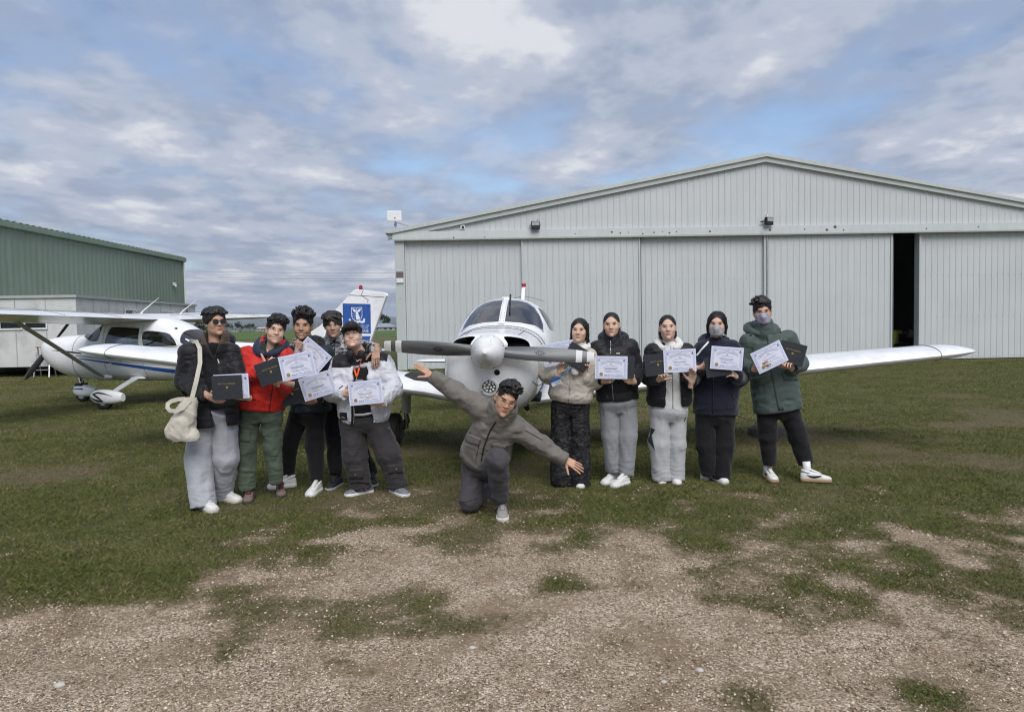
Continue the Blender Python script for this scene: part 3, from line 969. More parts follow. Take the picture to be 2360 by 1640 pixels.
# ------------------------------------------------------------------ aircraft: shared builders (local x forward, y to port, z up)
M_paint = mat('aircraft_white', (0.79, 0.80, 0.81), 0.28, var=0.05, vscale=2.5, coat=0.25, dirt=(0.50, 0.50, 0.48), dirt_scale=2.6, dirt_amt=0.5)
M_paint2 = mat('aircraft_white_cowl', (0.74, 0.75, 0.755), 0.34, var=0.06, vscale=3, coat=0.15, dirt=(0.36, 0.34, 0.30), dirt_scale=4.5, dirt_amt=0.75, bump=.02, bscale=40)
M_blue = mat('aircraft_blue', (0.022, 0.085, 0.32), 0.35, var=0.06, coat=0.2)
M_blackp = mat('aircraft_black_stripe', (0.015, 0.015, 0.018), 0.4)
M_seam = mat('panel_seam', (0.09, 0.09, 0.095), 0.7, var=0)
M_tyre = mat('tyre_rubber', (0.022, 0.022, 0.022), 0.85, var=.2, bump=.3, bscale=60)
M_chrome = mat('oleo_chrome', (0.6, 0.6, 0.6), 0.15, metal=1.0, var=0)
M_legp = mat('gear_leg_paint', (0.42, 0.43, 0.42), 0.45, dirt=(0.2, 0.19, 0.17), dirt_amt=.5)
M_grease = mat('greasy_metal', (0.035, 0.034, 0.033), 0.5, metal=.3, var=.3, vscale=20)
M_seat = mat('cabin_upholstery', (0.03, 0.032, 0.038), 0.85)
M_panel = mat('instrument_panel', (0.02, 0.02, 0.022), 0.6)
M_red = mat('beacon_red', (0.33, 0.012, 0.012), 0.2, var=.05, coat=.4)
M_lens = mat('lamp_lens', (0.75, 0.76, 0.74), 0.08, var=0.05, coat=.5)
def glass_material(name, tint, amount):
    m = bpy.data.materials.new(name)
    m.use_nodes = True
    t = m.node_tree
    for n in list(t.nodes):
        t.nodes.remove(n)
    o = t.nodes.new('ShaderNodeOutputMaterial')
    gl = t.nodes.new('ShaderNodeBsdfGlossy')
    gl.inputs['Roughness'].default_value = 0.03
    gl.inputs['Color'].default_value = (.95, .96, 1, 1)
    tr_ = t.nodes.new('ShaderNodeBsdfTransparent')
    tr_.inputs['Color'].default_value = (*tint, 1)
    fr = t.nodes.new('ShaderNodeFresnel')
    fr.inputs['IOR'].default_value = 1.5
    mr = t.nodes.new('ShaderNodeMapRange')
    set_in(mr, **{'From Min': 0.0, 'From Max': 1.0, 'To Min': amount, 'To Max': 1.0})
    t.links.new(fr.outputs[0], mr.inputs['Value'])
    mx = t.nodes.new('ShaderNodeMixShader')
    t.links.new(mr.outputs[0], mx.inputs[0])
    t.links.new(tr_.outputs[0], mx.inputs[1])
    t.links.new(gl.outputs[0], mx.inputs[2])
    t.links.new(mx.outputs[0], o.inputs[0])
    MATS[name] = m
    return m
M_screen = glass_material('windscreen_perspex', (0.55, 0.57, 0.62), 0.13)
M_sidegl = glass_material('side_perspex', (0.62, 0.63, 0.64), 0.05)

class Hull:
    """superelliptic fuselage; stations (x, zc, half width, height above zc, depth below zc, exponent), x decreasing"""
    def __init__(s, st):
        st = sorted(st)
        s.x = np.array([q[0] for q in st])
        s.q = np.array([q[1:] for q in st])
    def par(s, x):
        x = float(np.clip(x, s.x[0], s.x[-1]))
        i = int(np.clip(np.searchsorted(s.x, x) - 1, 0, len(s.x) - 2))
        h = s.x[i + 1] - s.x[i]
        t = (x - s.x[i]) / h
        def sl(k):
            if k <= 0 or k >= len(s.x) - 1:
                k2 = min(max(k, 0), len(s.x) - 1)
                a, b = (0, 1) if k2 == 0 else (len(s.x) - 2, len(s.x) - 1)
                return (s.q[b] - s.q[a]) / (s.x[b] - s.x[a])
            d0 = (s.q[k] - s.q[k - 1]) / (s.x[k] - s.x[k - 1])
            d1 = (s.q[k + 1] - s.q[k]) / (s.x[k + 1] - s.x[k])
            with np.errstate(divide='ignore', invalid='ignore'):
                m = np.where(d0 * d1 > 0, 2 * d0 * d1 / (d0 + d1), 0)
            return m
        m0, m1 = sl(i), sl(i + 1)
        p0, p1 = s.q[i], s.q[i + 1]
        t2, t3 = t * t, t * t * t
        return (2 * t3 - 3 * t2 + 1) * p0 + (t3 - 2 * t2 + t) * h * m0 + (-2 * t3 + 3 * t2) * p1 + (t3 - t2) * h * m1
    def pt(s, x, th, grow=0.0):
        zc, a, ht, hb, n = s.par(x)
        c, sn = math.cos(th), math.sin(th)
        h = ht if sn >= 0 else hb
        return (x, math.copysign(abs(c) ** (2 / n), c) * (a + grow), zc + math.copysign(abs(sn) ** (2 / n), sn) * (h + grow))
    def side(s, x, z, grow=0.003, sgn=1):
        zc, a, ht, hb, n = s.par(x)
        h = ht if z >= zc else hb
        return (x, sgn * ((a) * max(0.0, 1 - min(1, abs((z - zc) / h)) ** n) ** (1 / n) + grow), z)
    def build(s, name, m, parent, xs, nt=64, grow=0.0):
        mb = MB()
        mb.loft([[s.pt(x, 2 * math.pi * k / nt, grow) for k in range(nt)] for x in xs])
        return mb.build(name, m, parent)
    def ring(s, x, t0, t1, r, name, m, parent, n=32):
        return MB().tube([s.pt(x, t0 + (t1 - t0) * k / n, .001) for k in range(n + 1)], r, 4).build(name, m, parent)
    def strip(s, top, bot, name, m, parent, sgn=1, n=24, grow=.003):
        """patch on the side between two x-z polylines"""
        xt, xb = np.array(top), np.array(bot)
        v, f = [], []
        rows = 6
        for i in range(n + 1):
            u = i / n
            a = [np.interp(u, np.linspace(0, 1, len(xt)), xt[:, k]) for k in (0, 1)]
            b = [np.interp(u, np.linspace(0, 1, len(xb)), xb[:, k]) for k in (0, 1)]
            for j in range(rows + 1):
                w = j / rows
                v.append(s.side(a[0] * (1 - w) + b[0] * w, a[1] * (1 - w) + b[1] * w, grow, sgn))
        for i in range(n):
            for j in range(rows):
                k = i * (rows + 1) + j
                f.append((k, k + 1, k + rows + 2, k + rows + 1))
        return mesh(name, v, f, m, parent, smooth=True)

def cut_windows(hull_o, cutters, glass_m, names, parent, thick=0.022):
    """hollow the hull, cut openings, return the glass panes"""
    base = hull_o.data.copy()
    so = hull_o.modifiers.new('shell', 'SOLIDIFY')
    so.thickness, so.offset = thick, -1
    cobs = []
    for c in cutters:
        o = c.build('cutter', None)
        cobs.append(o)
        b = hull_o.modifiers.new('cut', 'BOOLEAN')
        b.operation, b.object, b.solver = 'DIFFERENCE', o, 'EXACT'
    bpy.context.view_layer.update()
    mw = hull_o.parent.matrix_world.copy() if hull_o.parent else Matrix.Identity(4)
    for o in cobs:
        o.matrix_world = mw
    bpy.context.view_layer.update()
    apply_mods(hull_o)
    panes = []
    for o, nm in zip(cobs, names):
        if nm is None:
            continue
        p = bpy.data.objects.new(nm, base.copy())
        link(p, parent)
        p.data.materials.clear()
        p.data.materials.append(glass_m)
        s2 = p.modifiers.new('shell', 'SOLIDIFY')
        s2.thickness, s2.offset = 0.004, -1
        b = p.modifiers.new('keep', 'BOOLEAN')
        b.operation, b.object, b.solver = 'INTERSECT', o, 'EXACT'
        bpy.context.view_layer.update()
        apply_mods(p)
        # keep only the outer skin so that the pane is a single sheet
        bm = bmesh.new()
        bm.from_mesh(p.data)
        drop = []
        for fc in bm.faces:
            if fc.calc_area() < 1e-7:
                drop.append(fc)
        bmesh.ops.delete(bm, geom=drop, context='FACES')
        bm.to_mesh(p.data)
        bm.free()
        for q in p.data.polygons:
            q.use_smooth = True
        p.data.set_sharp_from_angle(angle=R(30))
        panes.append(p)
    for o in cobs:
        bpy.data.objects.remove(o)
    for q in hull_o.data.polygons:
        q.use_smooth = True
    hull_o.data.set_sharp_from_angle(angle=R(35))
    return panes

def airfoil(n=18, t=0.15, camber=0.02):
    xs = [(1 - math.cos(math.pi * k / n)) / 2 for k in range(n + 1)]
    def yt(x):
        return 5 * t * (0.2969 * math.sqrt(x) - 0.126 * x - 0.3516 * x * x + 0.2843 * x ** 3 - 0.1036 * x ** 4)
    up = [(x, yt(x) + camber * 4 * x * (1 - x)) for x in xs]
    lo = [(x, -yt(x) + camber * 4 * x * (1 - x)) for x in xs]
    return up[::-1] + lo[1:]
def wing(name, m, parent, st, t=0.15, camber=.02):
    """st: (y, leading edge x, chord, z, thickness factor)"""
    af = airfoil(18, t, camber)
    return MB().loft([[(le - c * u, y, z + w * c * k) for u, w in af] for y, le, c, z, k in st]).build(name, m, parent, smooth=True)

def wheel(parent, loc, r, w, name='wheel'):
    """a wheel turning about local y"""
    prof = [(-w * .5, r * .55), (-w * .5, r * .82), (-w * .36, r * .96), (0, r), (w * .36, r * .96), (w * .5, r * .82), (w * .5, r * .55)]
    n = 28
    wo = MB().loft([[(loc[0] + rr * math.cos(2 * math.pi * k / n), loc[1] + yy, loc[2] + rr * math.sin(2 * math.pi * k / n)) for yy, rr in prof] for k in range(n + 1)], closed=False, cap=False).build('tyre', M_tyre, parent, smooth=True)
    MB().tube([(loc[0], loc[1] - w * .42, loc[2]), (loc[0], loc[1] + w * .42, loc[2])], r * .56, 20).build('rim', M_legp, wo, smooth=True)
    MB().tube([(loc[0], loc[1] - w * .55, loc[2]), (loc[0], loc[1] + w * .55, loc[2])], r * .18, 12).build('axle_cap', M_grease, wo, smooth=True)
    return wo

def frange(a, b, n):
    return [a + (b - a) * k / n for k in range(n + 1)]

# ------------------------------------------------------------------ the low wing plane in the middle
_pr = at(1119, 811, 6.25)
pip = empty('low_wing_plane', (_pr[0], _pr[1], 0), R(-94), R(-1.0))
bpy.context.view_layer.update()
PH = Hull([(-0.085, 1.245, .19, .16, .13, 2.2), (-0.10, 1.235, .27, .20, .20, 2.3), (-0.13, 1.22, .345, .235, .30, 2.4), (-0.20, 1.20, .41, .272, .40, 2.5), (-0.32, 1.185, .447, .298, .455, 2.6),
           (-0.55, 1.17, .468, .325, .475, 2.6), (-0.95, 1.165, .492, .352, .485, 2.6), (-1.25, 1.18, .515, .362, .50, 2.6), (-1.42, 1.21, .53, .352, .53, 2.45), (-1.65, 1.26, .55, .41, .58, 2.3), (-1.9, 1.31, .562, .475, .63, 2.25), (-2.15, 1.335, .57, .52, .66, 2.25),
           (-2.5, 1.35, .575, .53, .67, 2.3), (-3.0, 1.35, .55, .50, .66, 2.3), (-3.6, 1.30, .46, .38, .58, 2.2), (-4.4, 1.18, .34, .27, .42, 2.1), (-5.4, 1.08, .22, .18, .26, 2.0), (-6.3, 1.03, .12, .12, .16, 2.0), (-6.85, 1.0, .045, .07, .08, 2.0)])
xs = frange(-6.85, -3.0, 26)[:-1] + frange(-3.0, -1.2, 40)[:-1] + frange(-1.2, -.32, 16)[:-1] + frange(-.32, -.085, 14)
pf = PH.build('fuselage', M_paint, pip, xs, 96)
def arc(pts, n=6):
    out = []
    m = len(pts)
    for i in range(m):
        p0, p1, p2, p3 = (np.array(pts[(i + k) % m]) for k in (-1, 0, 1, 2))
        for k in range(n):
            t = k / n
            out.append(tuple(0.5 * (2 * p1 + (p2 - p0) * t + (2 * p0 - 5 * p1 + 4 * p2 - p3) * t * t + (3 * p1 - p0 - 3 * p2 + p3) * t ** 3)))
    return out
ws = [(-.030, 1.572), (-.20, 1.562), (-.36, 1.530), (-.462, 1.470), (-.452, 1.56), (-.41, 1.66), (-.345, 1.755), (-.255, 1.815), (-.15, 1.842), (-.030, 1.852)]
def wsmooth(p):
    a = arc(p, 5)
    return a
wsL = [(y, z) for y, z in ws]
wsR = [(-y, z) for y, z in ws][::-1]
cut = [MB().prism(wsL, 0, -1.25, -2.25), MB().prism(wsR, 0, -1.25, -2.25)]
sw1 = arc([(-1.86, 1.50), (-2.56, 1.50), (-2.58, 1.70), (-2.12, 1.74)], 5)
sw2 = arc([(-2.66, 1.50), (-3.18, 1.50), (-3.10, 1.66), (-2.68, 1.70)], 5)
def prism_y(poly, a, b):
    return MB().add([(x, a, z) for x, z in poly] + [(x, b, z) for x, z in poly],
                    [tuple(range(len(poly)))[::-1], tuple(range(len(poly), 2 * len(poly)))] + [(i, (i + 1) % len(poly), len(poly) + (i + 1) % len(poly), len(poly) + i) for i in range(len(poly))])
for sg in (1, -1):
    cut += [prism_y(sw1, sg * .3, sg * .8), prism_y(sw2, sg * .3, sg * .8)]
inl = [(-.372, 1.335), (-.350, 1.395), (-.27, 1.432), (-.135, 1.444), (-.17, 1.38), (-.175, 1.29), (-.30, 1.275), (-.36, 1.295)]
cut += [MB().prism(arc(inl, 4), 0, .02, -.62), MB().prism(arc([(-y, z) for y, z in inl][::-1], 4), 0, .02, -.62)]
cut.append(MB().prism([(.072 + .028 * math.cos(k * math.pi / 6), 1.118 + .028 * math.sin(k * math.pi / 6)) for k in range(12)], 0, .02, -.3))
cut_windows(pf, cut, M_screen, ['windscreen', 'windscreen', 'side_window', 'side_window', 'side_window', 'side_window', None, None, None], pip)
# windscreen centre strip, rivets, frame
stp = MB()
rows = []
def wtop(y, z):
    """x on the hull where the windscreen surface has this y, z"""
    lo, hi = -2.3, -1.2
    for _ in range(40):
        md = (lo + hi) / 2
        zc, a, ht, hb, n = PH.par(md)
        zt = zc + ht * max(0, 1 - min(1, abs(y) / a) ** n) ** (1 / n)
        if zt > z:
            lo = md
        else:
            hi = md
    return (lo + hi) / 2
for k in range(13):
    z = 1.560 + (1.865 - 1.560) * k / 12
    x = wtop(0, z)
    rows.append([(x + .012, -.034, z + .006), (x + .018, 0, z + .009), (x + .012, .034, z + .006), (x - .01, .034, z - .006), (x - .01, -.034, z - .006)])
stp.loft(rows)
so_ = stp.build('windscreen_centre_strip', M_paint, pip)
for k in range(9):
    z = 1.59 + .029 * k
    x = wtop(0, z)
    for s_ in (-.02, .02):
        MB().sphere((x + .019, s_, z + .008), .0045, 6, 4).build('rivet', M_seam, so_)
MB().tube([(wtop(y, z) + .004, y, z + .004) for y, z in [(-.462, 1.470), (-.36, 1.530), (-.20, 1.562), (-.03, 1.572), (.03, 1.572), (.20, 1.562), (.36, 1.530), (.462, 1.470)]], .011, 6).build('windscreen_lower_trim', M_paint, pip, smooth='all')
cowl = MB()
MB().box(-2.0, -1.55, -.42, .42, 1.20, 1.46).build('glare_shield', M_panel, pip, bevel=.03)
for sg in (1, -1):
    st_ = empty('seat', (-2.55, sg * .27, .78))
    st_.parent = pip
    MB().box(-.22, .22, -.2, .2, 0, .2).build('cushion', M_seat, st_, bevel=.04)
    MB().box(-.32, -.2, -.2, .2, .15, .72).build('backrest', M_seat, st_, bevel=.04)
    MB().box(-.31, -.21, -.11, .11, .74, .9).build('headrest', M_seat, st_, bevel=.03)
    # sun visors behind the screen
    MB().box(-2.2, -2.16, sg * .20 - .15, sg * .20 + .12, 1.68, 1.76).build('sun_visor', M_seat, pip)
MB().box(-3.5, -1.1, -.44, .44, .74, .78).build('cabin_floor', M_seat, pip)
MB().box(-3.5, -3.46, -.40, .40, .78, 1.6).build('rear_bulkhead', M_seat, pip)
MB().box(-1.12, -1.08, -.40, .40, .80, 1.38).build('firewall', M_grease, pip)
MB().box(-1.0, -.36, -.36, .36, .92, 1.38).build('engine', M_grease, pip, bevel=.05)
# seams, cowl latches
PH.ring(-.98, R(-60), R(240), .005, 'cowl_seam', M_seam, pip)
PH.ring(-1.20, R(20), R(160), .004, 'cowl_seam', M_seam, pip)
MB().tube([PH.pt(x, R(62), .001) for x in frange(-.35, -.98, 10)], .004, 4).build('cowl_seam', M_seam, pip)
MB().tube([PH.pt(x, R(118), .001) for x in frange(-.35, -.98, 10)], .004, 4).build('cowl_seam', M_seam, pip)
MB().tube([PH.pt(x, R(-20), .001) for x in frange(-.2, -.98, 12)], .004, 4).build('cowl_seam', M_seam, pip)
for sg in (1, -1):
    PH.strip([(-1.05, 1.12), (-1.6, 1.22), (-3.2, 1.25), (-6, 1.12)], [(-1.05, .98), (-1.6, .98), (-3.2, 1.08), (-6, 1.05)], 'blue_stripe', M_blue, pip, sg, 40)
    PH.strip([(-1.15, .93), (-2.2, .90)], [(-1.30, .82), (-2.2, .80)], 'blue_flash', M_blue, pip, sg, 16)
    c = PH.side(-.99, 1.05, .01, sg)
    MB().box(c[0] - .03, c[0] + .03, c[1] - .012, c[1] + .012, c[2] - .012, c[2] + .012).build('cowl_latch', M_chrome, pip)
for xr, t0, t1, n_ in ((-.955, -60, 240, 74), (-1.225, 12, 168, 44), (-1.005, -60, 240, 74)):
    mb = MB()
    for q in range(n_):
        mb.sphere(PH.pt(xr, R(t0 + (t1 - t0) * q / (n_ - 1)), .001), .0042, 5, 4)
    mb.build('rivet_row', M_seam, pip)['kind'] = 'stuff'
# exhaust and belly outlet
MB().tube([(-1.25, .26, .74), (-1.42, .28, .64), (-1.58, .28, .61)], .03, 10).build('exhaust_pipe', M_grease, pip, smooth=True)
MB().add([(-1.05, -.27, .69), (-1.05, .27, .69), (-1.45, .30, .655), (-1.45, -.30, .655), (-1.05, -.27, .74), (-1.05, .27, .74), (-1.45, .3, .76), (-1.45, -.3, .76)],
         [(0, 1, 2, 3), (0, 4, 5, 1), (1, 5, 6, 2), (0, 3, 7, 4), (2, 6, 7, 3)]).build('cowl_outlet', M_paint2, pip, bevel=.01)
# landing light
lx = -.10
for d in frange(-.45, -.05, 60):
    if abs(PH.pt(d, R(-90))[2] - .99) < .02:
        lx = d
ln = empty('landing_light', (lx - .0, 0, .99))
ln.parent = pip
ln.rotation_euler = (0, R(18), 0)
def disc(r0, r1, x0, x1, n=28):
    return MB().loft([[(x, r * math.cos(2 * math.pi * k / n), r * math.sin(2 * math.pi * k / n)) for k in range(n)] for x, r in ((x0, r0), (x1, r0), (x1, r1), (x0 - .001, r1))])
disc(.082, .066, -.06, .028).build('bezel', M_paint2, ln, smooth=True)
MB().tube([(-.05, 0, 0), (.010, 0, 0)], .0655, 28).build('reflector', mat('light_backing', (0.13, 0.14, 0.13), .35), ln)
leds = [(0.018 * math.cos(R(90 + 120 * k)), .018 * math.sin(R(90 + 120 * k))) for k in range(3)] + [(.046 * math.cos(R(40 * k)), .046 * math.sin(R(40 * k))) for k in range(9)]
for y, z in leds:
    MB().sphere((.011, y, z), (.008, .0125, .0125), 10, 6).build('led', M_lens, ln, smooth='all')
for a in (90, 210, 330):
    MB().sphere((.03, .075 * math.cos(R(a)), .075 * math.sin(R(a))), .006, 6, 4).build('screw', M_seam, ln)
# spinner and propeller
spn = [(-.075, .150), (-.06, .157), (.0, .158), (.05, .152), (.10, .138), (.15, .117), (.20, .088), (.245, .055), (.275, .026), (.290, .012), (.298, .004)]
sp_ = MB().loft([[(x, r * math.cos(2 * math.pi * k / 40), r * math.sin(2 * math.pi * k / 40)) for k in range(40)] for x, r in spn]).build('spinner', M_paint2, pip, smooth='all')
sp_.location = (0, 0, 1.31)
for k in range(8):
    a = R(22 + 45 * k)
    MB().sphere((.055, .152 * math.cos(a), .152 * math.sin(a)), .0055, 6, 4).build('screw', M_seam, sp_)
    if k % 2:
        MB().sphere((.17, .106 * math.cos(a), .106 * math.sin(a)), .005, 6, 4).build('screw', M_seam, sp_)
M_blade = mat('propeller_grey', (0.125, 0.13, 0.135), 0.45, metal=.35, var=.22, vscale=9, stretch=(1, .35, 3.0), bump=.05, bscale=30)
M_band = mat('propeller_white_band', (0.62, 0.63, 0.62), 0.5, dirt=(0.4, .4, .38), dirt_amt=.5)
def blade_pt(r, s, front=True, off=0.0):
    ch = np.interp(r, [.12, .18, .35, .55, .75, .88, .935, .95], [.112, .118, .134, .136, .120, .100, .090, .078])
    th = np.interp(r, [.12, .2, .4, .7, .95], [.05, .036, .024, .014, .006])
    tw = R(float(np.interp(r, [.12, .3, .6, .95], [32, 25, 17, 12])))
    u = (s - .5) * ch
    w = th * (math.sin(math.pi * min(1, max(0, s)) ** .75)) * (1 if front else -.15) + off
    return np.array([w * math.cos(tw) - u * math.sin(tw), r, u * math.cos(tw) + w * math.sin(tw)])
for sg, nm in ((1, 'propeller_blade'), (-1, 'propeller_blade')):
    rs_ = sorted(set(frange(.12, .78, 18) + [.79, .7901, .845, .8451, .888, .8881, .91, .93, .942, .95]))
    rings = [[blade_pt(r, k / 10) for k in range(11)] + [blade_pt(r, 1 - k / 10, False) for k in range(1, 10)] for r in rs_]
    bo = MB().loft(rings).build(nm, M_blade, pip, smooth=True)
    bo.data.materials.append(M_band)
    for p in bo.data.polygons:
        r = p.center[1]
        if .7901 < r < .845 or r > .888:
            p.material_index = 1
    bo.location = (0, 0, 1.315)
    bo.rotation_euler = (R(-3.0) if sg > 0 else R(177.0), 0, 0)
    # maker's winged emblem printed on the blade
    em = MB()
    k0 = .47 if sg > 0 else .45
    outline = [(-.052, .62), (-.030, .55), (-.026, .66), (0.0, .70), (.026, .66), (.030, .55), (.052, .62), (.046, .50), (.030, .42), (.012, .36), (-.012, .36), (-.030, .42), (-.046, .50)]
    def ep(dr, s):
        s2 = s if sg > 0 else 1 - s
        return blade_pt(k0 + dr, s2, True, .0012)
    n = len(outline)
    vo = [ep(a, b) for a, b in outline]
    vi = [ep(a * .86, .53 + (b - .53) * .72) for a, b in outline]
    em.add(vo + vi, [(i, (i + 1) % n, n + (i + 1) % n, n + i) for i in range(n)])
    for k in range(-2, 3):
        em.add([ep(k * .016 - .005, .46), ep(k * .016 + .005, .46), ep(k * .016 + .004, .60), ep(k * .016 - .004, .60)], [(0, 1, 2, 3)])
    e_ = em.build('emblem', M_blackp, bo, fix=False)
MB().box(-.05, .01, .15, .172, 1.352, 1.372).build('blade_seal', M_band, pip)
# wings
def pz(y):
    return .705 + (abs(y) - .5) * .1086
for sg in (1, -1):
    st_ = [(sg * y, le, c, pz(y), k) for y, le, c, k in [(.38, -1.62, 2.05, .80), (.62, -1.72, 1.93, .85), (.95, -1.93, 1.68, 1), (1.3, -1.96, 1.62, 1), (2.9, -1.97, 1.60, 1), (5.05, -2.03, 1.16, .97), (5.23, -2.045, 1.11, .90), (5.35, -2.08, 1.03, .72), (5.435, -2.14, .90, .46), (5.48, -2.25, .68, .18)]]
    w_ = wing('wing', M_paint, pip, st_, .145)
    af = airfoil(18, .145)
    for y in (5.0, 2.9):
        i = [abs(q[0]) for q in st_]
        le, c = np.interp(y, i, [q[1] for q in st_]), np.interp(y, i, [q[2] for q in st_])
        MB().tube([(le - (c + .004) * u + .002, sg * y, pz(y) + wv * (c + .012)) for u, wv in af[2:-3]], .0035, 4).build('skin_seam', M_seam, w_)
    if sg < 0:                                               # dark non slip walkway on the boarding side
        v, f = [], []
        for i in range(9):
            for j in range(5):
                y = .66 + .62 * j / 4
                u = .10 + .62 * i / 8
                if j == 4:
                    u = .18 + .54 * i / 8
                le, c = np.interp(y, [.62, .95, 1.3], [-1.72, -1.93, -1.96]), np.interp(y, [.62, .95, 1.3], [1.93, 1.68, 1.62])
                kk = np.interp(y, [.62, .95], [.85, 1])
                yt_ = 5 * .145 * (0.2969 * math.sqrt(u) - 0.126 * u - 0.3516 * u * u + 0.2843 * u ** 3 - 0.1036 * u ** 4) + .08 * u * (1 - u)
                v.append((le - c * u, -y, pz(y) + yt_ * c * kk + .006))
        for i in range(8):
            for j in range(4):
                f.append((i * 5 + j, i * 5 + j + 1, i * 5 + j + 6, i * 5 + j + 5))
        mesh('walkway', v, f, mat('non_slip_black', (0.025, 0.026, 0.028), .9, bump=.3, bscale=150), w_)
    # main gear
    gy_ = sg * 1.36
    dz = .024 * sg                                           # the plane leans a little: the oleos differ
    lg = MB().tube([(-2.72, gy_, pz(1.36) - .02), (-2.72, gy_, .40)], [.066, .058], 16).build('gear_leg', M_legp, pip, smooth=True)
    MB().loft([[(-2.72 + r * 1.35 * math.cos(t), gy_ + r * math.sin(t), z) for t in np.linspace(0, 2 * math.pi, 17)[:-1]] for r, z in ((.12, pz(1.36) - .03), (.10, pz(1.36) - .07), (.068, pz(1.36) - .12))]).build('gear_leg_fairing', M_legp, lg, smooth=True)
    MB().tube([(-2.72, gy_, .42), (-2.72, gy_, .22 + dz)], .030, 12).build('oleo', M_chrome, lg, smooth=True)
    MB().tube([(-2.72, gy_, .24 + dz), (-2.72, gy_ + sg * .17, .20 + dz)], .028, 10).build('axle', M_grease, lg)
    MB().tube([(-2.72, gy_ - sg * .0, .41), (-2.66, gy_ - sg * .05, .32 + dz), (-2.72, gy_, .22 + dz)], .014, 6).build('torque_link', M_grease, lg)
    MB().box(-2.80, -2.64, gy_ + sg * .045, gy_ + sg * .07, .10 + dz, .33 + dz).build('brake_disc_plate', M_grease, lg)
    MB().tube([(-2.70, gy_ + sg * .06, .44), (-2.69, gy_ + sg * .085, .38), (-2.69, gy_ + sg * .08, .24 + dz)], .008, 6).build('brake_hose', M_blackp, lg)
    wh = wheel(pip, (-2.72, gy_ + sg * .155, .212 + dz), .212, .15)
    MB().tube([(-2.3, sg * 4.0, pz(4.0) - .03), (-2.3, sg * 4.0, pz(4.0) - .13)], .010, 6).build('tie_down_ring', M_galv, w_)
# nose gear
ng = MB().tube([(-.62, 0, .80), (-.57, 0, .42)], .045, 12).build('gear_leg', M_legp, pip, smooth=True)
MB().tube([(-.575, 0, .45), (-.55, 0, .33)], .03, 10).build('oleo', M_chrome, ng)
for s_ in (1, -1):
    MB().tube([(-.55, s_ * .03, .36), (-.53, s_ * .095, .32), (-.53, s_ * .095, .17)], .018, 8).build('fork', M_grease, ng)
wheel(pip, (-.53, 0, .185), .185, .13)
# tail
fin = [(-5.05, 1.20), (-5.55, 1.55), (-5.98, 2.18), (-6.06, 2.20), (-6.42, 2.20), (-6.46, 2.17), (-6.86, 1.02), (-6.7, .98), (-5.05, 1.05)]
ft = prism_y(fin, -.032, .032).build('fin', M_paint, pip, bevel=.02)
MB().tube([(-6.2, .0, 2.19), (-6.2, 0, 2.215)], .045, 14).build('beacon_base', M_white, ft)
MB().loft([[(-6.2 + r * math.cos(t), r * math.sin(t), z) for t in np.linspace(0, 2 * math.pi, 15)[:-1]] for r, z in ((.038, 2.2155), (.040, 2.25), (.038, 2.275), (.03, 2.285), (.01, 2.288))]).build('beacon', M_red, ft, smooth=True)
for sg in (1, -1):
    wing('stabilator', M_paint, pip, [(sg * .02, -5.95, .80, .90, .8), (sg * 1.7, -5.95, .80, .90, .8), (sg * 1.88, -6.0, .70, .90, .55), (sg * 1.94, -6.08, .5, .90, .2)], .10, 0.0)
    MB().tube([(-6.12, 0, 2.05), (-6.30, sg * .16, 2.03), (-6.55, sg * .36, 1.97)], .005, 5).build('whisker_aerial', M_galv, pip)
MB().box(-2.62, -2.22, -.06, .03, 1.868, 1.888).build('roof_vent', M_paint, pip, bevel=.008)
MB().tube([(-1.80, .075, 1.90), (-1.74, .075, 1.82), (-1.70, .075, 1.70)], .010, 8).build('temperature_probe', M_blackp, pip)
tag(pip, 'white low wing single engine plane facing the camera with grey two blade propeller', 'airplane')

# ------------------------------------------------------------------ the high wing plane on the left
_mw = gnd(230, 942)
_h = np.array([-math.cos(R(12)), math.sin(R(12))])
_s = np.array([_h[1], -_h[0]])
_o = _mw[:2] + 1.27 * _s
ces = empty('high_wing_plane', (_o[0], _o[1], 0), R(168))
bpy.context.view_layer.update()
CH = Hull([(2.42, 1.20, .20, .15, .15, 2.2), (2.38, 1.19, .29, .21, .24, 2.3), (2.28, 1.17, .35, .26, .33, 2.4), (2.1, 1.13, .41, .33, .42, 2.4), (1.8, 1.07, .46, .42, .48, 2.4), (1.3, 1.02, .51, .495, .51, 2.5), (1.08, 1.02, .53, .51, .525, 2.5),
           (.85, 1.10, .545, .60, .61, 2.5), (.60, 1.15, .55, .68, .665, 2.6), (.2, 1.15, .555, .70, .67, 2.7), (-.6, 1.15, .55, .695, .675, 2.7), (-.95, 1.14, .53, .62, .66, 2.6), (-1.3, 1.10, .48, .50, .60, 2.4), (-1.7, 1.04, .42, .36, .51, 2.3), (-2.2, 1.00, .36, .30, .42, 2.2),
           (-3.4, 1.00, .24, .23, .26, 2.1), (-4.6, 1.02, .14, .18, .14, 2.0), (-5.35, 1.04, .05, .12, .08, 2.0)])
xs = frange(-5.35, -1.9, 18)[:-1] + frange(-1.9, 1.4, 64)[:-1] + frange(1.4, 2.42, 22)
cf = CH.build('fuselage', M_paint, ces, xs, 80)
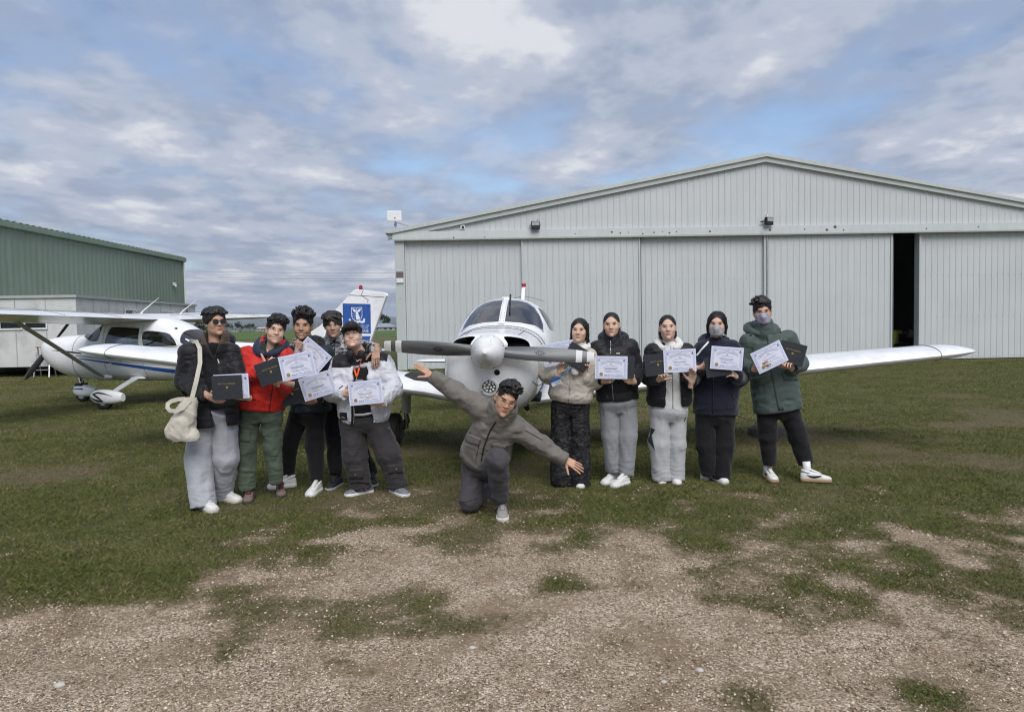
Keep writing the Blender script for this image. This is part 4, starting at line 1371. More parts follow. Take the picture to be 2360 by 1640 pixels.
cw = [arc([(1.33, 1.56), (.93, 1.86), (.70, 1.90), (.625, 1.66), (.66, 1.37), (1.0, 1.40)], 4),
      arc([(.465, 1.335), (.40, 1.62), (.30, 1.665), (-.28, 1.63), (-.35, 1.58), (-.36, 1.28), (-.30, 1.245), (.40, 1.30)], 4),
      arc([(-.46, 1.27), (-.46, 1.55), (-.95, 1.52), (-1.12, 1.42), (-1.22, 1.27), (-1.16, 1.225), (-.5, 1.225)], 4),
      arc([(-1.27, 1.50), (-1.36, 1.58), (-1.58, 1.47), (-1.66, 1.31), (-1.32, 1.28)], 4)]
cut_windows(cf, [prism_y(cw[0], -.9, .9), prism_y(cw[1], .2, .9), prism_y(cw[1], -.9, -.2), prism_y(cw[2], .2, .9), prism_y(cw[2], -.9, -.2), prism_y(cw[3], -.9, .9)], M_sidegl, ['windscreen', 'side_window', 'side_window', 'side_window', 'side_window', 'rear_window'], ces)
for c in cw[1:3]:
    MB().tube([CH.side(x, z, .004) for x, z in c + c[:1]], .009, 5).build('window_trim', M_paint2, ces, smooth='all')
for sg in (1, -1):
    for x0 in (.15, -.85):
        s_ = empty('seat', (x0, sg * .25, .62))
        s_.parent = ces
        MB().box(-.22, .22, -.2, .2, .1, .3).build('cushion', M_seat, s_, bevel=.04)
        MB().box(-.30, -.2, -.2, .2, .25, .82).build('backrest', M_seat, s_, bevel=.04)
        MB().box(-.29, -.21, -.11, .11, .84, 1.0).build('headrest', M_seat, s_, bevel=.03)
MB().box(.72, .92, -.42, .42, .9, 1.38).build('instrument_panel', M_panel, ces, bevel=.02)
MB().box(-1.5, .95, -.30, .30, .64, .68).build('cabin_floor', M_seat, ces)
MB().box(-1.9, -1.86, -.30, .30, .7, 1.25).build('rear_bulkhead', M_seat, ces)
# stripes and seams
CH.strip([(1.15, 1.005), (-1.2, .735), (-5.0, 1.0)], [(1.15, .985), (-1.2, .64), (-5.0, .95)], 'blue_stripe', M_blue, ces, 1, 48)
CH.strip([(1.25, 1.075), (.1, .98), (-1.2, .86)], [(1.25, 1.045), (.1, .90), (-1.2, .80)], 'grey_stripe', mat('stripe_grey', (0.40, 0.42, 0.45), .4), ces, 1, 30)
CH.strip([(1.95, 1.18), (1.5, 1.16), (1.1, 1.12)], [(1.95, 1.175), (1.5, 1.125), (1.1, 1.09)], 'black_stripe', M_blackp, ces, 1, 16)
CH.ring(1.35, R(-90), R(90), .006, 'cowl_seam', M_seam, ces)
for x in (.52, -.42):
    MB().tube([CH.side(x - .02 * (1.3 - z), z, .002) for z in frange(.58, 1.7, 14)], .004, 4).build('door_seam', M_seam, ces)
MB().tube([CH.side(x, .60 - .02 * abs(x), .002) for x in frange(.5, -.45, 8)], .004, 4).build('door_seam', M_seam, ces)
c = CH.side(.40, .87, .012)
MB().box(c[0] - .09, c[0] + .03, c[1] - .01, c[1] + .012, c[2] - .012, c[2] + .012).build('door_handle', M_chrome, ces)
# wing, struts
def cz(y):
    return 1.79 + .024 * abs(y)
for sg in (1, -1):
    st_ = [(sg * y, le, cc, cz(y), k) for y, le, cc, k in [(0.0, .98, 1.63, 1.0), (.6, .98, 1.63, 1), (2.6, .98, 1.63, 1), (5.2, .83, 1.14, .9), (5.36, .80, 1.08, .75), (5.46, .74, .96, .45), (5.5, .62, .7, .18)]]
    w_ = wing('wing', M_paint, ces, st_, .15, .022)
    af = airfoil(18, .15, .022)
    for y in (1.25, 2.6, 4.0):
        le, cc = np.interp(y, [q[0] * sg for q in st_], [q[1] for q in st_]), np.interp(y, [q[0] * sg for q in st_], [q[2] for q in st_])
        MB().tube([(le - (cc + .004) * u + .002, sg * y, cz(y) + wv * (cc + .014)) for u, wv in af[2:19]], .004, 4).build('skin_seam', M_seam, w_)
    MB().tube([(.98 - 1.63 * .70, sg * y, cz(y) + .114) for y in (.7, 2.6)] + [(.83 - 1.14 * .7, sg * 5.2, cz(5.2) + .072)], .004, 4).build('flap_seam', M_seam, w_)
    MB().tube([(.98 - 1.63 * .35, sg * y, cz(y) + .160) for y in (.5, 2.6)] + [(.83 - 1.14 * .35, sg * 5.2, cz(5.2) + .104)], .003, 4).build('skin_seam', M_seam, w_)
    a, b_ = np.array([.55, sg * .56, .60]), np.array([.46, sg * 2.65, 1.79])
    rings = []
    for t_, q in ((0, .65), (.06, 1), (.94, 1), (1, .7)):
        p = a * (1 - t_) + b_ * t_
        rings.append([(p[0] + q * .075 * math.cos(k * math.pi / 6), p[1], p[2] + q * .028 * math.sin(k * math.pi / 6)) for k in range(12)])
    MB().loft(rings).build('wing_strut', M_legp if sg > 0 else M_paint, ces, smooth=True)
    MB().loft([[(.55 + q * .16 * math.cos(k * math.pi / 6) - .03, sg * (.50 + .09 * (1 - q)), .59 + q * .05 * math.sin(k * math.pi / 6)) for k in range(12)] for q in (1, .8, .4)]).build('strut_fairing', M_paint, ces, smooth=True)
    # main gear
    rings = []
    for t_ in frange(0, 1, 8):
        y = sg * (.42 + .80 * t_)
        z = .56 - .33 * t_ ** 1.15
        x = -.16 + .05 * t_
        wd = .085 - .035 * t_
        rings.append([(x + wd, y, z + .014), (x + wd, y, z - .014), (x - wd, y, z - .014), (x - wd, y, z + .014)])
    MB().loft(rings).build('gear_leg', M_paint, ces, smooth=True)
    MB().loft([[(-.18 + q * .20 * math.cos(k * math.pi / 6), sg * (.40 + .16 * (1 - q)), .555 + q * .045 * math.sin(k * math.pi / 6)) for k in range(12)] for q in (1, .8, .45)]).build('gear_leg_fairing', M_paint, ces, smooth=True)
def pant(x0, y0, ln_, h_, w_, sg, name='wheel_fairing'):
    prof = [(0, .03), (.03, .30), (.10, .60), (.22, .88), (.36, 1.0), (.5, 1.0), (.66, .93), (.82, .80), (.95, .62), (1, .50)]
    rings = []
    for u, q in prof:
        zc = .255 - .02 * u
        rings.append([(x0 + ln_ * (.42 - u), y0 + w_ * q * .5 * math.copysign(abs(math.cos(t)) ** .8, math.cos(t)), zc + h_ * .5 * q * math.copysign(abs(math.sin(t)) ** .8, math.sin(t))) for t in np.linspace(0, 2 * math.pi, 25)[:-1]])
    return MB().loft(rings).build(name, M_paint, ces, smooth=True)
for sg in (1, -1):
    pw = pant(-.11, sg * 1.27, .78, .30, .24, sg)
    wheel(ces, (-.13, sg * 1.27, .18), .182, .14)
    if sg > 0:                                              # black swoosh on the fairing
        def pp(u, q, g=.004):
            f_ = np.interp(u, [0, .03, .10, .22, .36, .5, .66, .82, .95, 1], [.03, .30, .60, .88, 1, 1, .93, .80, .62, .50])
            zz = q * .15 * f_
            yy = .12 * f_ * max(0, 1 - abs(q) ** 2.5) ** (1 / 2.5) + g
            return (-.11 + .78 * (.42 - u), 1.27 + yy, .255 - .02 * u + zz)
        sw_ = MB()
        for pts in ([(.04, -.05, .08), (.2, -.32, .12), (.38, -.5, .16), (.52, -.55, .05)], [(.52, -.52, .06), (.40, -.1, .17), (.26, .3, .16), (.2, .48, .10)], [(.18, .44, .10), (.35, .62, .12), (.55, .52, .08), (.78, .28, .02)]):
            fine = []
            for i in range(len(pts) - 1):
                for k in range(5):
                    fine.append(tuple(np.array(pts[i]) + (np.array(pts[i + 1]) - np.array(pts[i])) * k / 5))
            fine.append(pts[-1])
            v = [pp(u, q + w) for u, q, w in fine] + [pp(u, q - w) for u, q, w in fine]
            n = len(fine)
            sw_.add(v, [(i, i + 1, n + i + 1, n + i) for i in range(n - 1)])
        sw_.build('black_swoosh', M_blackp, pw, fix=False)
pn = pant(1.60, 0, .62, .28, .22, 1)
_q = MB().add([(1.84, .100, .30), (1.50, .114, .315), (1.50, .114, .275), (1.84, .100, .29)], [(0, 1, 2, 3)]).build('blue_flash', M_blue, pn, fix=False)
wheel(ces, (1.60, 0, .165), .166, .13)
MB().tube([(1.62, 0, .34), (1.70, 0, .62)], .035, 10).build('nose_strut', M_chrome, ces)
MB().tube([(1.60, .05, .38), (1.52, .05, .46), (1.62, .05, .54)], .014, 6).build('torque_link', M_grease, ces)
MB().box(1.55, 1.72, -.09, .09, .36, .42).build('fork', M_grease, ces)
# propeller
MB().loft([[(x, r * math.cos(2 * math.pi * k / 24), 1.20 + r * math.sin(2 * math.pi * k / 24)) for k in range(24)] for x, r in ((2.43, .15), (2.50, .14), (2.58, .10), (2.64, .05), (2.66, .01))]).build('spinner', M_paint, ces, smooth='all')
for a in (R(-45), R(135)):
    rings = []
    for r in frange(.1, .92, 12):
        chd = float(np.interp(r, [.1, .3, .6, .85, .92], [.08, .12, .125, .09, .03]))
        tw = R(float(np.interp(r, [.1, .92], [40, 14])))
        rings.append([(2.46 + chd * .5 * math.sin(tw) * math.cos(t) + .012 * math.sin(t), r, chd * .5 * math.cos(tw) * math.cos(t)) for t in np.linspace(0, 2 * math.pi, 13)[:-1]])
    b_ = MB().loft(rings).build('propeller_blade', M_black, ces, smooth=True)
    b_.location = (0, 0, 1.20)
    b_.rotation_euler = (a, 0, 0)
# aerials, tail
for x, y in ((-.20, .25), (-.20, -1.0)):
    MB().tube([(x, y, 1.93), (x - .05, y, 1.99), (x - .45, y, 2.26)], [.022, .014, .005], 6).build('whip_aerial', M_paint, ces)
MB().box(-1.0, -.93, -.03, .03, .36, .48).build('belly_drain', M_grease, ces)
finc = [(-3.55, 1.18), (-4.28, 1.62), (-4.62, 1.93), (-5.02, 2.31), (-5.08, 2.33), (-5.70, 2.245), (-5.74, 2.20), (-5.30, 1.10), (-5.25, .98), (-3.6, 1.0)]
fo = prism_y(finc, -.048, .048).build('fin', M_paint, ces, bevel=.02)
MB().box(-5.22, -5.10, -.02, .02, 2.30, 2.325).build('beacon_base', M_dark, fo)
MB().loft([[(-5.165 + r * math.cos(t), r * math.sin(t), z) for t in np.linspace(0, 2 * math.pi, 15)[:-1]] for r, z in ((.036, 2.322), (.038, 2.37), (.03, 2.40), (.012, 2.412))]).build('beacon', M_red, fo, smooth=True)
MB().loft([[(x, r * math.cos(t), 2.185 + r * math.sin(t)) for t in np.linspace(0, 2 * math.pi, 13)[:-1]] for x, r in ((-5.5, .01), (-5.6, .032), (-5.73, .038), (-5.755, .03))]).build('tail_light_fairing', M_paint, fo, smooth=True)
for a, b_ in (((-4.93, 2.215), (-5.69, 2.15)), ((-5.24, 2.30), (-5.19, 2.20)), ((-5.19, 2.20), (-5.345, 2.10)), ((-5.345, 2.10), (-5.32, 2.055))):
    MB().tube([(a[0], .050, a[1]), (b_[0], .050, b_[1])], .005, 4).build('fin_seam', M_seam, fo)
# the blue panel with its crest and lettering on the port side
by0 = .0505
bp_ = MB().add([(-4.78, by0, 2.045), (-5.388, by0, 2.020), (-5.378, by0, 1.420), (-4.775, by0, 1.440), (-4.78, .0485, 2.045), (-5.388, .0485, 2.020), (-5.378, .0485, 1.420), (-4.775, .0485, 1.440)],
               [(0, 1, 2, 3), (0, 4, 5, 1), (1, 5, 6, 2), (2, 6, 7, 3), (3, 7, 4, 0)]).build('blue_panel', M_blue, fo)
MB().add([(-4.78, by0, 1.385), (-5.372, by0, 1.372), (-5.33, by0, 1.25), (-4.78, by0, 1.27)], [(0, 1, 2, 3)]).build('blue_panel', M_blue, fo, fix=False)
M_mark = mat('crest_white', (0.70, 0.73, 0.78), .5, var=.03)
def crest(name, polys, parent=bp_):
    mb = MB()
    for p in polys:
        v = [(-4.78 - x, by0 + .0025, 2.04 - y) for x, y in p]
        mb.add(v, [tuple(range(len(v)))])
    return mb.build(name, M_mark, parent, fix=False)
def outline(p, w):
    c = np.mean(np.array(p), 0)
    q = [tuple(c + (np.array(a) - c) * (1 - w)) for a in p]
    n = len(p)
    return [[p[i], p[(i + 1) % n], q[(i + 1) % n], q[i]] for i in range(n)]
shield = [(.185, .095), (.20, .075), (.30, .085), (.41, .075), (.425, .095), (.425, .25), (.40, .31), (.36, .345), (.305, .375), (.25, .345), (.21, .31), (.185, .25)]
crest('shield', outline(shield, .085))
crest('winged_figure', [[(.21, .10), (.275, .125), (.29, .165), (.27, .185), (.23, .155)], [(.40, .10), (.335, .125), (.32, .165), (.34, .185), (.385, .155)], [(.29, .125), (.305, .11), (.32, .125), (.31, .15), (.295, .15)],
                        [(.285, .16), (.325, .16), (.345, .23), (.375, .29), (.37, .315), (.32, .335), (.29, .33), (.28, .25)]])
for x, y in ((.215, .205), (.245, .215), (.21, .255), (.245, .255), (.25, .30)):
    crest('star', [[(x - .010, y), (x, y - .010), (x + .010, y), (x, y + .010)]])
crest('scroll', [[(.12, .31), (.165, .315), (.185, .36), (.25, .35), (.305, .375), (.36, .35), (.43, .36), (.445, .315), (.49, .31), (.48, .345), (.475, .39), (.42, .405), (.36, .385), (.305, .41), (.25, .385), (.19, .40), (.14, .385), (.145, .35)]])
crest('rule', [[(.05, .505), (.54, .505), (.54, .511), (.05, .511)]])
for s_, zz, sz in (('THE UNIVERSITY OF', .465, .058), ('MELBOURNE', .565, .088)):
    tv, tf = text_mesh(s_, sz)
    MB().add([(-4.78 - .30 - x * 1.0, by0 + .0025, 2.04 - zz + y) for x, y, z in tv], tf).build('lettering', M_mark, bp_, fix=False)
for sg in (1, -1):
    wing('stabilizer', M_paint, ces, [(sg * .05, -4.35, .95, 1.04, 1), (sg * 1.6, -4.5, .72, 1.04, .9), (sg * 1.72, -4.55, .6, 1.04, .5)], .09, 0)
tag(ces, 'white high wing plane parked at left with a blue crest panel on its fin', 'airplane')

# mooring block and rope under the right wing
mbp = gnd(1765, 1000)
mo = empty('mooring_weight', (mbp[0], mbp[1], 0), R(20))
MB().loft([[(r * math.cos(t), r * math.sin(t) * .8, z) for t in np.linspace(0, 2 * math.pi, 17)[:-1]] for r, z in ((.24, -.02), (.26, .03), (.25, .09), (.20, .12), (.1, .12))]).build('weight', mat('dark_concrete', (0.10, 0.095, 0.09), .9, bump=.4, bscale=25), mo, smooth=True)
MB().tube([(.05 * math.cos(t), 0, .12 + .05 * math.sin(t)) for t in np.linspace(0, math.pi, 9)], .009, 6).build('lifting_eye', M_galv, mo)
tag(mo, 'dark round mooring weight on the grass under the right wing', 'weight')
ra, rb = np.array([mbp[0] - .02, mbp[1], .16]), np.array(pip.matrix_world @ Vector((-2.3, 4.0, pz(4.0) - .11)))
rc = at(1660, 935, mbp[1] - .1)
M_rope = mat('mooring_rope', (0.42, 0.40, 0.30), .9, bump=.3, bscale=200)
pts = [tuple(rc * (1 - t) + ra * t + np.array([0, 0, -.05 * math.sin(math.pi * t)])) for t in frange(0, 1, 10)]
loop = [tuple(ra + np.array([-.06 + .07 * math.cos(t), 0.02, -.06 + .09 * math.sin(t)])) for t in np.linspace(1.2, 1.2 + 5.2, 14)]
ro = MB().tube(pts + loop, .009, 6).build('mooring_rope', M_rope, smooth='all')
tag(ro, 'pale mooring rope tied to the weight under the right wing', 'rope')
# ------------------------------------------------------------------ soft bodies: signed distance fields meshed with surface nets
class Field:
    def __init__(s, lo, hi, h):
        lo, hi = np.minimum(lo, hi), np.maximum(lo, hi)
        s.lo, s.h = np.array(lo, float) - 2 * h, h
        s.n = np.ceil((np.array(hi, float) + 2 * h - s.lo) / h).astype(int) + 1
        s.d = np.full(s.n, 0.3, np.float32)
    def block(s, lo, hi):
        a = np.clip(np.floor((np.array(lo) - s.lo) / s.h).astype(int), 0, s.n)
        b = np.clip(np.ceil((np.array(hi) - s.lo) / s.h).astype(int) + 1, 0, s.n)
        if np.any(b <= a):
            return None, None
        ax = [(s.lo[i] + s.h * np.arange(a[i], b[i])).astype(np.float32) for i in range(3)]
        return (slice(a[0], b[0]), slice(a[1], b[1]), slice(a[2], b[2])), np.stack(np.meshgrid(*ax, indexing='ij'), -1)
    def put(s, lo, hi, fn, k=0.02, op='u'):
        m = 3.5 * s.h + k
        sl, P = s.block(np.array(lo) - m, np.array(hi) + m)
        if sl is None:
            return s
        d = fn(P).astype(np.float32)
        o = s.d[sl]
        if op == 'u':
            hh = np.clip(0.5 + 0.5 * (o - d) / k, 0, 1)
            s.d[sl] = o * (1 - hh) + d * hh - k * hh * (1 - hh)
        elif op == 's':                                   # carve
            hh = np.clip(0.5 - 0.5 * (o + d) / k, 0, 1)
            s.d[sl] = o * (1 - hh) - d * hh + k * hh * (1 - hh)
        return s
    def cone(s, a, b, ra, rb, k=0.02, op='u'):
        a, b = np.array(a, float), np.array(b, float)
        r = max(ra, rb)
        ab = b - a
        L2 = max(1e-9, ab @ ab)
        def fn(P):
            t = np.clip(((P - a) @ ab) / L2, 0, 1)
            q = P - a - t[..., None] * ab
            return np.sqrt((q * q).sum(-1)) - (ra + (rb - ra) * t)
        return s.put(np.minimum(a, b) - r, np.maximum(a, b) + r, fn, k, op)
    def limb(s, pts, rad, k=0.02, cut=True, flat=None):
        """a chain of round cones with a flat open end"""
        pts = [np.array(p, float) for p in pts]
        r = max(rad)
        lo, hi = np.min(pts, 0) - r, np.max(pts, 0) + r
        dend = (pts[-1] - pts[-2]) / max(1e-6, np.linalg.norm(pts[-1] - pts[-2]))
        def fn(P):
            best = None
            for i in range(len(pts) - 1):
                a, ab = pts[i], pts[i + 1] - pts[i]
                t = np.clip(((P - a) @ ab) / max(1e-9, ab @ ab), 0, 1)
                q = P - a - t[..., None] * ab
                if flat is not None:
                    q = q * np.array(flat)
                d = np.sqrt((q * q).sum(-1)) - (rad[i] + (rad[i + 1] - rad[i]) * t)
                if best is None:
                    best = d
                else:
                    kk = 0.025
                    hh = np.clip(0.5 + 0.5 * (best - d) / kk, 0, 1)
                    best = best * (1 - hh) + d * hh - kk * hh * (1 - hh)
            if cut:
                best = np.maximum(best, (P - pts[-1]) @ dend)
            return best
        return s.put(lo, hi, fn, k)
    def ell(s, c, r, k=0.02, rot=None, op='u'):
        c, r = np.array(c, float), np.array(r, float)
        m = r.max()
        def fn(P):
            q = P - c
            if rot is not None:
                q = q @ rot
            k0 = np.sqrt(((q / r) ** 2).sum(-1))
            k1 = np.sqrt(((q / (r * r)) ** 2).sum(-1)) + 1e-6
            return k0 * (k0 - 1) / k1
        return s.put(c - m, c + m, fn, k, op)
    def loft(s, st, right, fwd, k=0.02, n=2.4, cut=(True, True), op='u'):
        """st: list of (centre, half width, half depth) along a spine"""
        cs = [np.array(q[0], float) for q in st]
        m = max(max(q[1], q[2]) for q in st)
        right, fwd = np.array(right, float), np.array(fwd, float)
        def fn(P):
            out = None
            for i in range(len(cs) - 1):
                a, ab = cs[i], cs[i + 1] - cs[i]
                up = np.cross(right, fwd)
                up /= np.linalg.norm(up)
                den = ab @ up
                t0 = ((P - a) @ up) / (den if abs(den) > 1e-6 else 1e-6)
                t = np.clip(t0, 0, 1)
                q = P - a - t[..., None] * ab
                A = st[i][1] + (st[i + 1][1] - st[i][1]) * t
                B = st[i][2] + (st[i + 1][2] - st[i][2]) * t
                u, v = np.abs(q @ right) / A, np.abs(q @ fwd) / B
                d = ((u ** n + v ** n) ** (1 / n) - 1) * np.minimum(A, B)
                ax = np.maximum(-t0, t0 - 1) * abs(den)
                d = np.maximum(d, ax)
                out = d if out is None else np.minimum(out, d)
            return out
        return s.put(np.min(cs, 0) - m, np.max(cs, 0) + m, fn, k, op)
    def half(s, p, nrm, lo=None, hi=None):
        """keep the side the normal points away from"""
        p, nrm = np.array(p, float), np.array(nrm, float)
        sl, P = s.block(s.lo if lo is None else lo, s.lo + s.h * s.n if hi is None else hi)
        s.d[sl] = np.maximum(s.d[sl], ((P - p) @ nrm).astype(np.float32))
        return s
    def mesh(s):
        d = s.d
        neg = d < 0
        nx, ny, nz = d.shape
        cnt = np.zeros((nx - 1, ny - 1, nz - 1), np.int8)
        acc = np.zeros((nx - 1, ny - 1, nz - 1, 3), np.float32)
        corner = [(0, 0, 0), (1, 0, 0), (0, 1, 0), (1, 1, 0), (0, 0, 1), (1, 0, 1), (0, 1, 1), (1, 1, 1)]
        mixed = np.zeros(cnt.shape, bool)
        allneg = np.ones(cnt.shape, bool)
        for c in corner:
            v = neg[c[0]:nx - 1 + c[0], c[1]:ny - 1 + c[1], c[2]:nz - 1 + c[2]]
            mixed |= v
            allneg &= v
        mixed &= ~allneg
        idx = np.argwhere(mixed)
        if len(idx) == 0:
            return np.zeros((0, 3)), np.zeros((0, 4), int)
        I, J, K = idx.T
        val = np.stack([d[I + c[0], J + c[1], K + c[2]] for c in corner], -1)
        pos = np.zeros((len(idx), 3), np.float32)
        num = np.zeros(len(idx), np.float32)
        cn = np.array(corner, np.float32)
        for a, b in ((0, 1), (2, 3), (4, 5), (6, 7), (0, 2), (1, 3), (4, 6), (5, 7), (0, 4), (1, 5), (2, 6), (3, 7)):
            va, vb = val[:, a], val[:, b]
            m = (va < 0) != (vb < 0)
            t = np.where(m, va / np.where(m, va - vb, 1), 0)
            pos += np.where(m[:, None], cn[a] + t[:, None] * (cn[b] - cn[a]), 0)
            num += m
        pos /= num[:, None]
        V = (s.lo + s.h * (idx + pos)).astype(np.float64)
        ids = np.full(cnt.shape, -1, np.int64)
        ids[I, J, K] = np.arange(len(idx))
        F = []
        for ax in range(3):
            a1, a2 = (ax + 1) % 3, (ax + 2) % 3
            sl0 = [slice(None)] * 3
            sl1 = [slice(None)] * 3
            sl0[ax], sl1[ax] = slice(0, -1), slice(1, None)
            n0, n1 = neg[tuple(sl0)], neg[tuple(sl1)]
            e = np.argwhere(n0 != n1)
            e = e[(e[:, a1] > 0) & (e[:, a2] > 0) & (e[:, a1] < d.shape[a1] - 1) & (e[:, a2] < d.shape[a2] - 1)]
            flip = n0[e[:, 0], e[:, 1], e[:, 2]]
            q = []
            for o1, o2 in ((-1, -1), (0, -1), (0, 0), (-1, 0)):
                c = e.copy()
                c[:, a1] += o1
                c[:, a2] += o2
                q.append(ids[c[:, 0], c[:, 1], c[:, 2]])
            q = np.stack(q, -1)
            q = np.where(flip[:, None], q, q[:, ::-1])
            F.append(q)
        F = np.concatenate(F)
        F = F[(F >= 0).all(1)]
        return V, F

def vnormals(V, F):
    a = np.cross(V[F[:, 2]] - V[F[:, 0]], V[F[:, 3]] - V[F[:, 1]])
    N = np.zeros_like(V)
    for k in range(4):
        np.add.at(N, F[:, k], a)
    return N / (np.linalg.norm(N, axis=1)[:, None] + 1e-9)
def relax(V, F, it=1, f=0.5):
    for _ in range(it):
        S = np.zeros_like(V)
        c = np.zeros(len(V))
        for k in range(4):
            np.add.at(S, F[:, k], V[F[:, (k + 1) % 4]] + V[F[:, (k + 3) % 4]])
            np.add.at(c, F[:, k], 2)
        V = V + f * (S / c[:, None] - V)
    return V
def folds(V, F, spec, seed=0):
    """cloth relief: flat planes broken by sharp creases and ridges; spec is a list of (amplitude, (sx, sy, sz))"""
    N = vnormals(V, F)
    off = np.zeros(len(V))
    for i, (amp, sc) in enumerate(spec):
        for o_ in range(2):                                 # broad folds, then smaller ones between them
            k = 1.0 + 1.3 * o_
            w = np.stack([vnoise3(V * 4 * k + 11 * i + 3 * j + 50 * o_, seed + 7 * i + j) for j in range(2)], -1) - .5
            q = V.copy()
            q[:, 0] += .16 / k * w[:, 0]
            q[:, 1] += .10 / k * w[:, 1]
            q[:, 2] += .16 / k * w[:, 1]
            q = q * np.array(sc) * k
            n = 2 * vnoise3(q + 31 * i + 7 * o_, seed + i + 20 * o_) - 1
            mask = np.clip(2.6 * vnoise3(V * 5 * k + 17 * i, seed + 40 + i + o_) - .5, .1, 1)
            r = 1 - np.abs(n) * 2.0                         # sharp ridge where the noise crosses zero
            off += 1.45 * amp / k ** .8 * mask * (np.clip(r, -1, 1) * .55 + .5 * n)
    return V + N * off[:, None]

def rot3(yaw=0, pitch=0, roll=0):
    """face looks along local -y; yaw>0 turns it to the right of the picture, pitch>0 looks down, roll>0 leans the crown to the right"""
    a, b, c = R(yaw), R(pitch), R(roll)
    Rz = np.array([[math.cos(a), -math.sin(a), 0], [math.sin(a), math.cos(a), 0], [0, 0, 1]])
    Rx = np.array([[1, 0, 0], [0, math.cos(b), -math.sin(b)], [0, math.sin(b), math.cos(b)]])
    Ry = np.array([[math.cos(c), 0, math.sin(c)], [0, 1, 0], [-math.sin(c), 0, math.cos(c)]])
    return Ry @ Rz @ Rx
def unit(v):
    v = np.array(v, float)
    return v / np.linalg.norm(v)

# ------------------------------------------------------------------ cloth and skin materials
def crinkle(m, strength, scale, stretch=(1, 1, 1), dist=.02):
    """creased cloth relief on top of the modelled folds"""
    t = m.node_tree
    b = t.nodes['Principled BSDF']
    tcn = t.nodes.new('ShaderNodeTexCoord')
    mp = t.nodes.new('ShaderNodeMapping')
    mp.inputs['Scale'].default_value = stretch
    t.links.new(tcn.outputs['Object'], mp.inputs[0])
    n = t.nodes.new('ShaderNodeTexNoise')
    n.noise_type = 'RIDGED_MULTIFRACTAL'
    set_in(n, Scale=scale, Detail=3.0, Roughness=.5, Distortion=.8)
    t.links.new(mp.outputs[0], n.inputs['Vector'])
    bp = t.nodes.new('ShaderNodeBump')
    set_in(bp, Strength=min(1, strength * 1.7), Distance=dist * 1.3)
    t.links.new(n.outputs['Fac'], bp.inputs['Height'])
    if b.inputs['Normal'].links:
        t.links.new(b.inputs['Normal'].links[0].from_socket, bp.inputs['Normal'])
    t.links.new(bp.outputs[0], b.inputs['Normal'])
    return m
def cloth(name, col, rough=0.85, weave=420, var=0.10, vs=14, sheen=0.12, bump=0.25, spec=0.25, crease=.22, cscale=9.0, cst=(1, 1, 1)):
    new = name not in MATS
    m = mat(name, col, rough, var=var, vscale=vs, sheen=sheen, bump=bump, bscale=weave, spec=spec)
    return crinkle(m, crease, cscale, cst) if new and crease else m
def heather(name, c0, c1, scale=260):
    """melange knit: two yarn colours"""
    m = bpy.data.materials.new(name)
    m.use_nodes = True
    t = m.node_tree
    b = t.nodes['Principled BSDF']
    tcn = t.nodes.new('ShaderNodeTexCoord')
    n = t.nodes.new('ShaderNodeTexNoise')
    set_in(n, Scale=scale, Detail=3.0, Roughness=0.7)
    t.links.new(tcn.outputs['Object'], n.inputs['Vector'])
    r_ = t.nodes.new('ShaderNodeMapRange')
    set_in(r_, **{'From Min': 0.35, 'From Max': 0.65})
    t.links.new(n.outputs['Fac'], r_.inputs['Value'])
    mx = t.nodes.new('ShaderNodeMix')
    mx.data_type = 'RGBA'
    t.links.new(r_.outputs[0], mx.inputs[0])
    mx.inputs[6].default_value = (*c0, 1)
    mx.inputs[7].default_value = (*c1, 1)
    t.links.new(mx.outputs[2], b.inputs['Base Color'])
    set_in(b, Roughness=0.92, **{'Sheen Weight': 0.2, 'Specular IOR Level': 0.15})
    bp = t.nodes.new('ShaderNodeBump')
    set_in(bp, Strength=0.2, Distance=0.01)
    t.links.new(n.outputs['Fac'], bp.inputs['Height'])
    t.links.new(bp.outputs[0], b.inputs['Normal'])
    MATS[name] = m
    return crinkle(m, .25, 7.0, (1, 1, .5))
def camo(name, cols, scale, stretch=(1, 1, 1.6)):
    m = bpy.data.materials.new(name)
    m.use_nodes = True
    t = m.node_tree
    b = t.nodes['Principled BSDF']
    tcn = t.nodes.new('ShaderNodeTexCoord')
    mp = t.nodes.new('ShaderNodeMapping')
    mp.inputs['Scale'].default_value = stretch
    t.links.new(tcn.outputs['Object'], mp.inputs[0])
    last = None
    for i, c in enumerate(cols):
        if i == 0:
            continue
        n = t.nodes.new('ShaderNodeTexNoise')
        set_in(n, Scale=scale * (1 + .15 * i), Detail=3.0, Roughness=0.55, Distortion=0.6)
        ad = t.nodes.new('ShaderNodeVectorMath')
        ad.operation = 'ADD'
        ad.inputs[1].default_value = (3.7 * i, 1.9 * i, 5.3 * i)
        t.links.new(mp.outputs[0], ad.inputs[0])
        t.links.new(ad.outputs[0], n.inputs['Vector'])
        r_ = t.nodes.new('ShaderNodeMapRange')
        set_in(r_, **{'From Min': 0.53, 'From Max': 0.55})
        t.links.new(n.outputs['Fac'], r_.inputs['Value'])
        mx = t.nodes.new('ShaderNodeMix')
        mx.data_type = 'RGBA'
        t.links.new(r_.outputs[0], mx.inputs[0])
        if last is None:
            mx.inputs[6].default_value = (*cols[0], 1)
        else:
            t.links.new(last, mx.inputs[6])
        mx.inputs[7].default_value = (*c, 1)
        last = mx.outputs[2]
    t.links.new(last, b.inputs['Base Color'])
    set_in(b, Roughness=0.85, **{'Specular IOR Level': 0.2})
    MATS[name] = m
    return crinkle(m, .22, 8.0)
def skin(name, col):
    return mat(name, tuple(min(.75, 1.18 * q) for q in col), 0.52, var=0.10, vscale=38, spec=0.4, bump=0.06, bscale=300, sss=0.12)
M_lip = {}
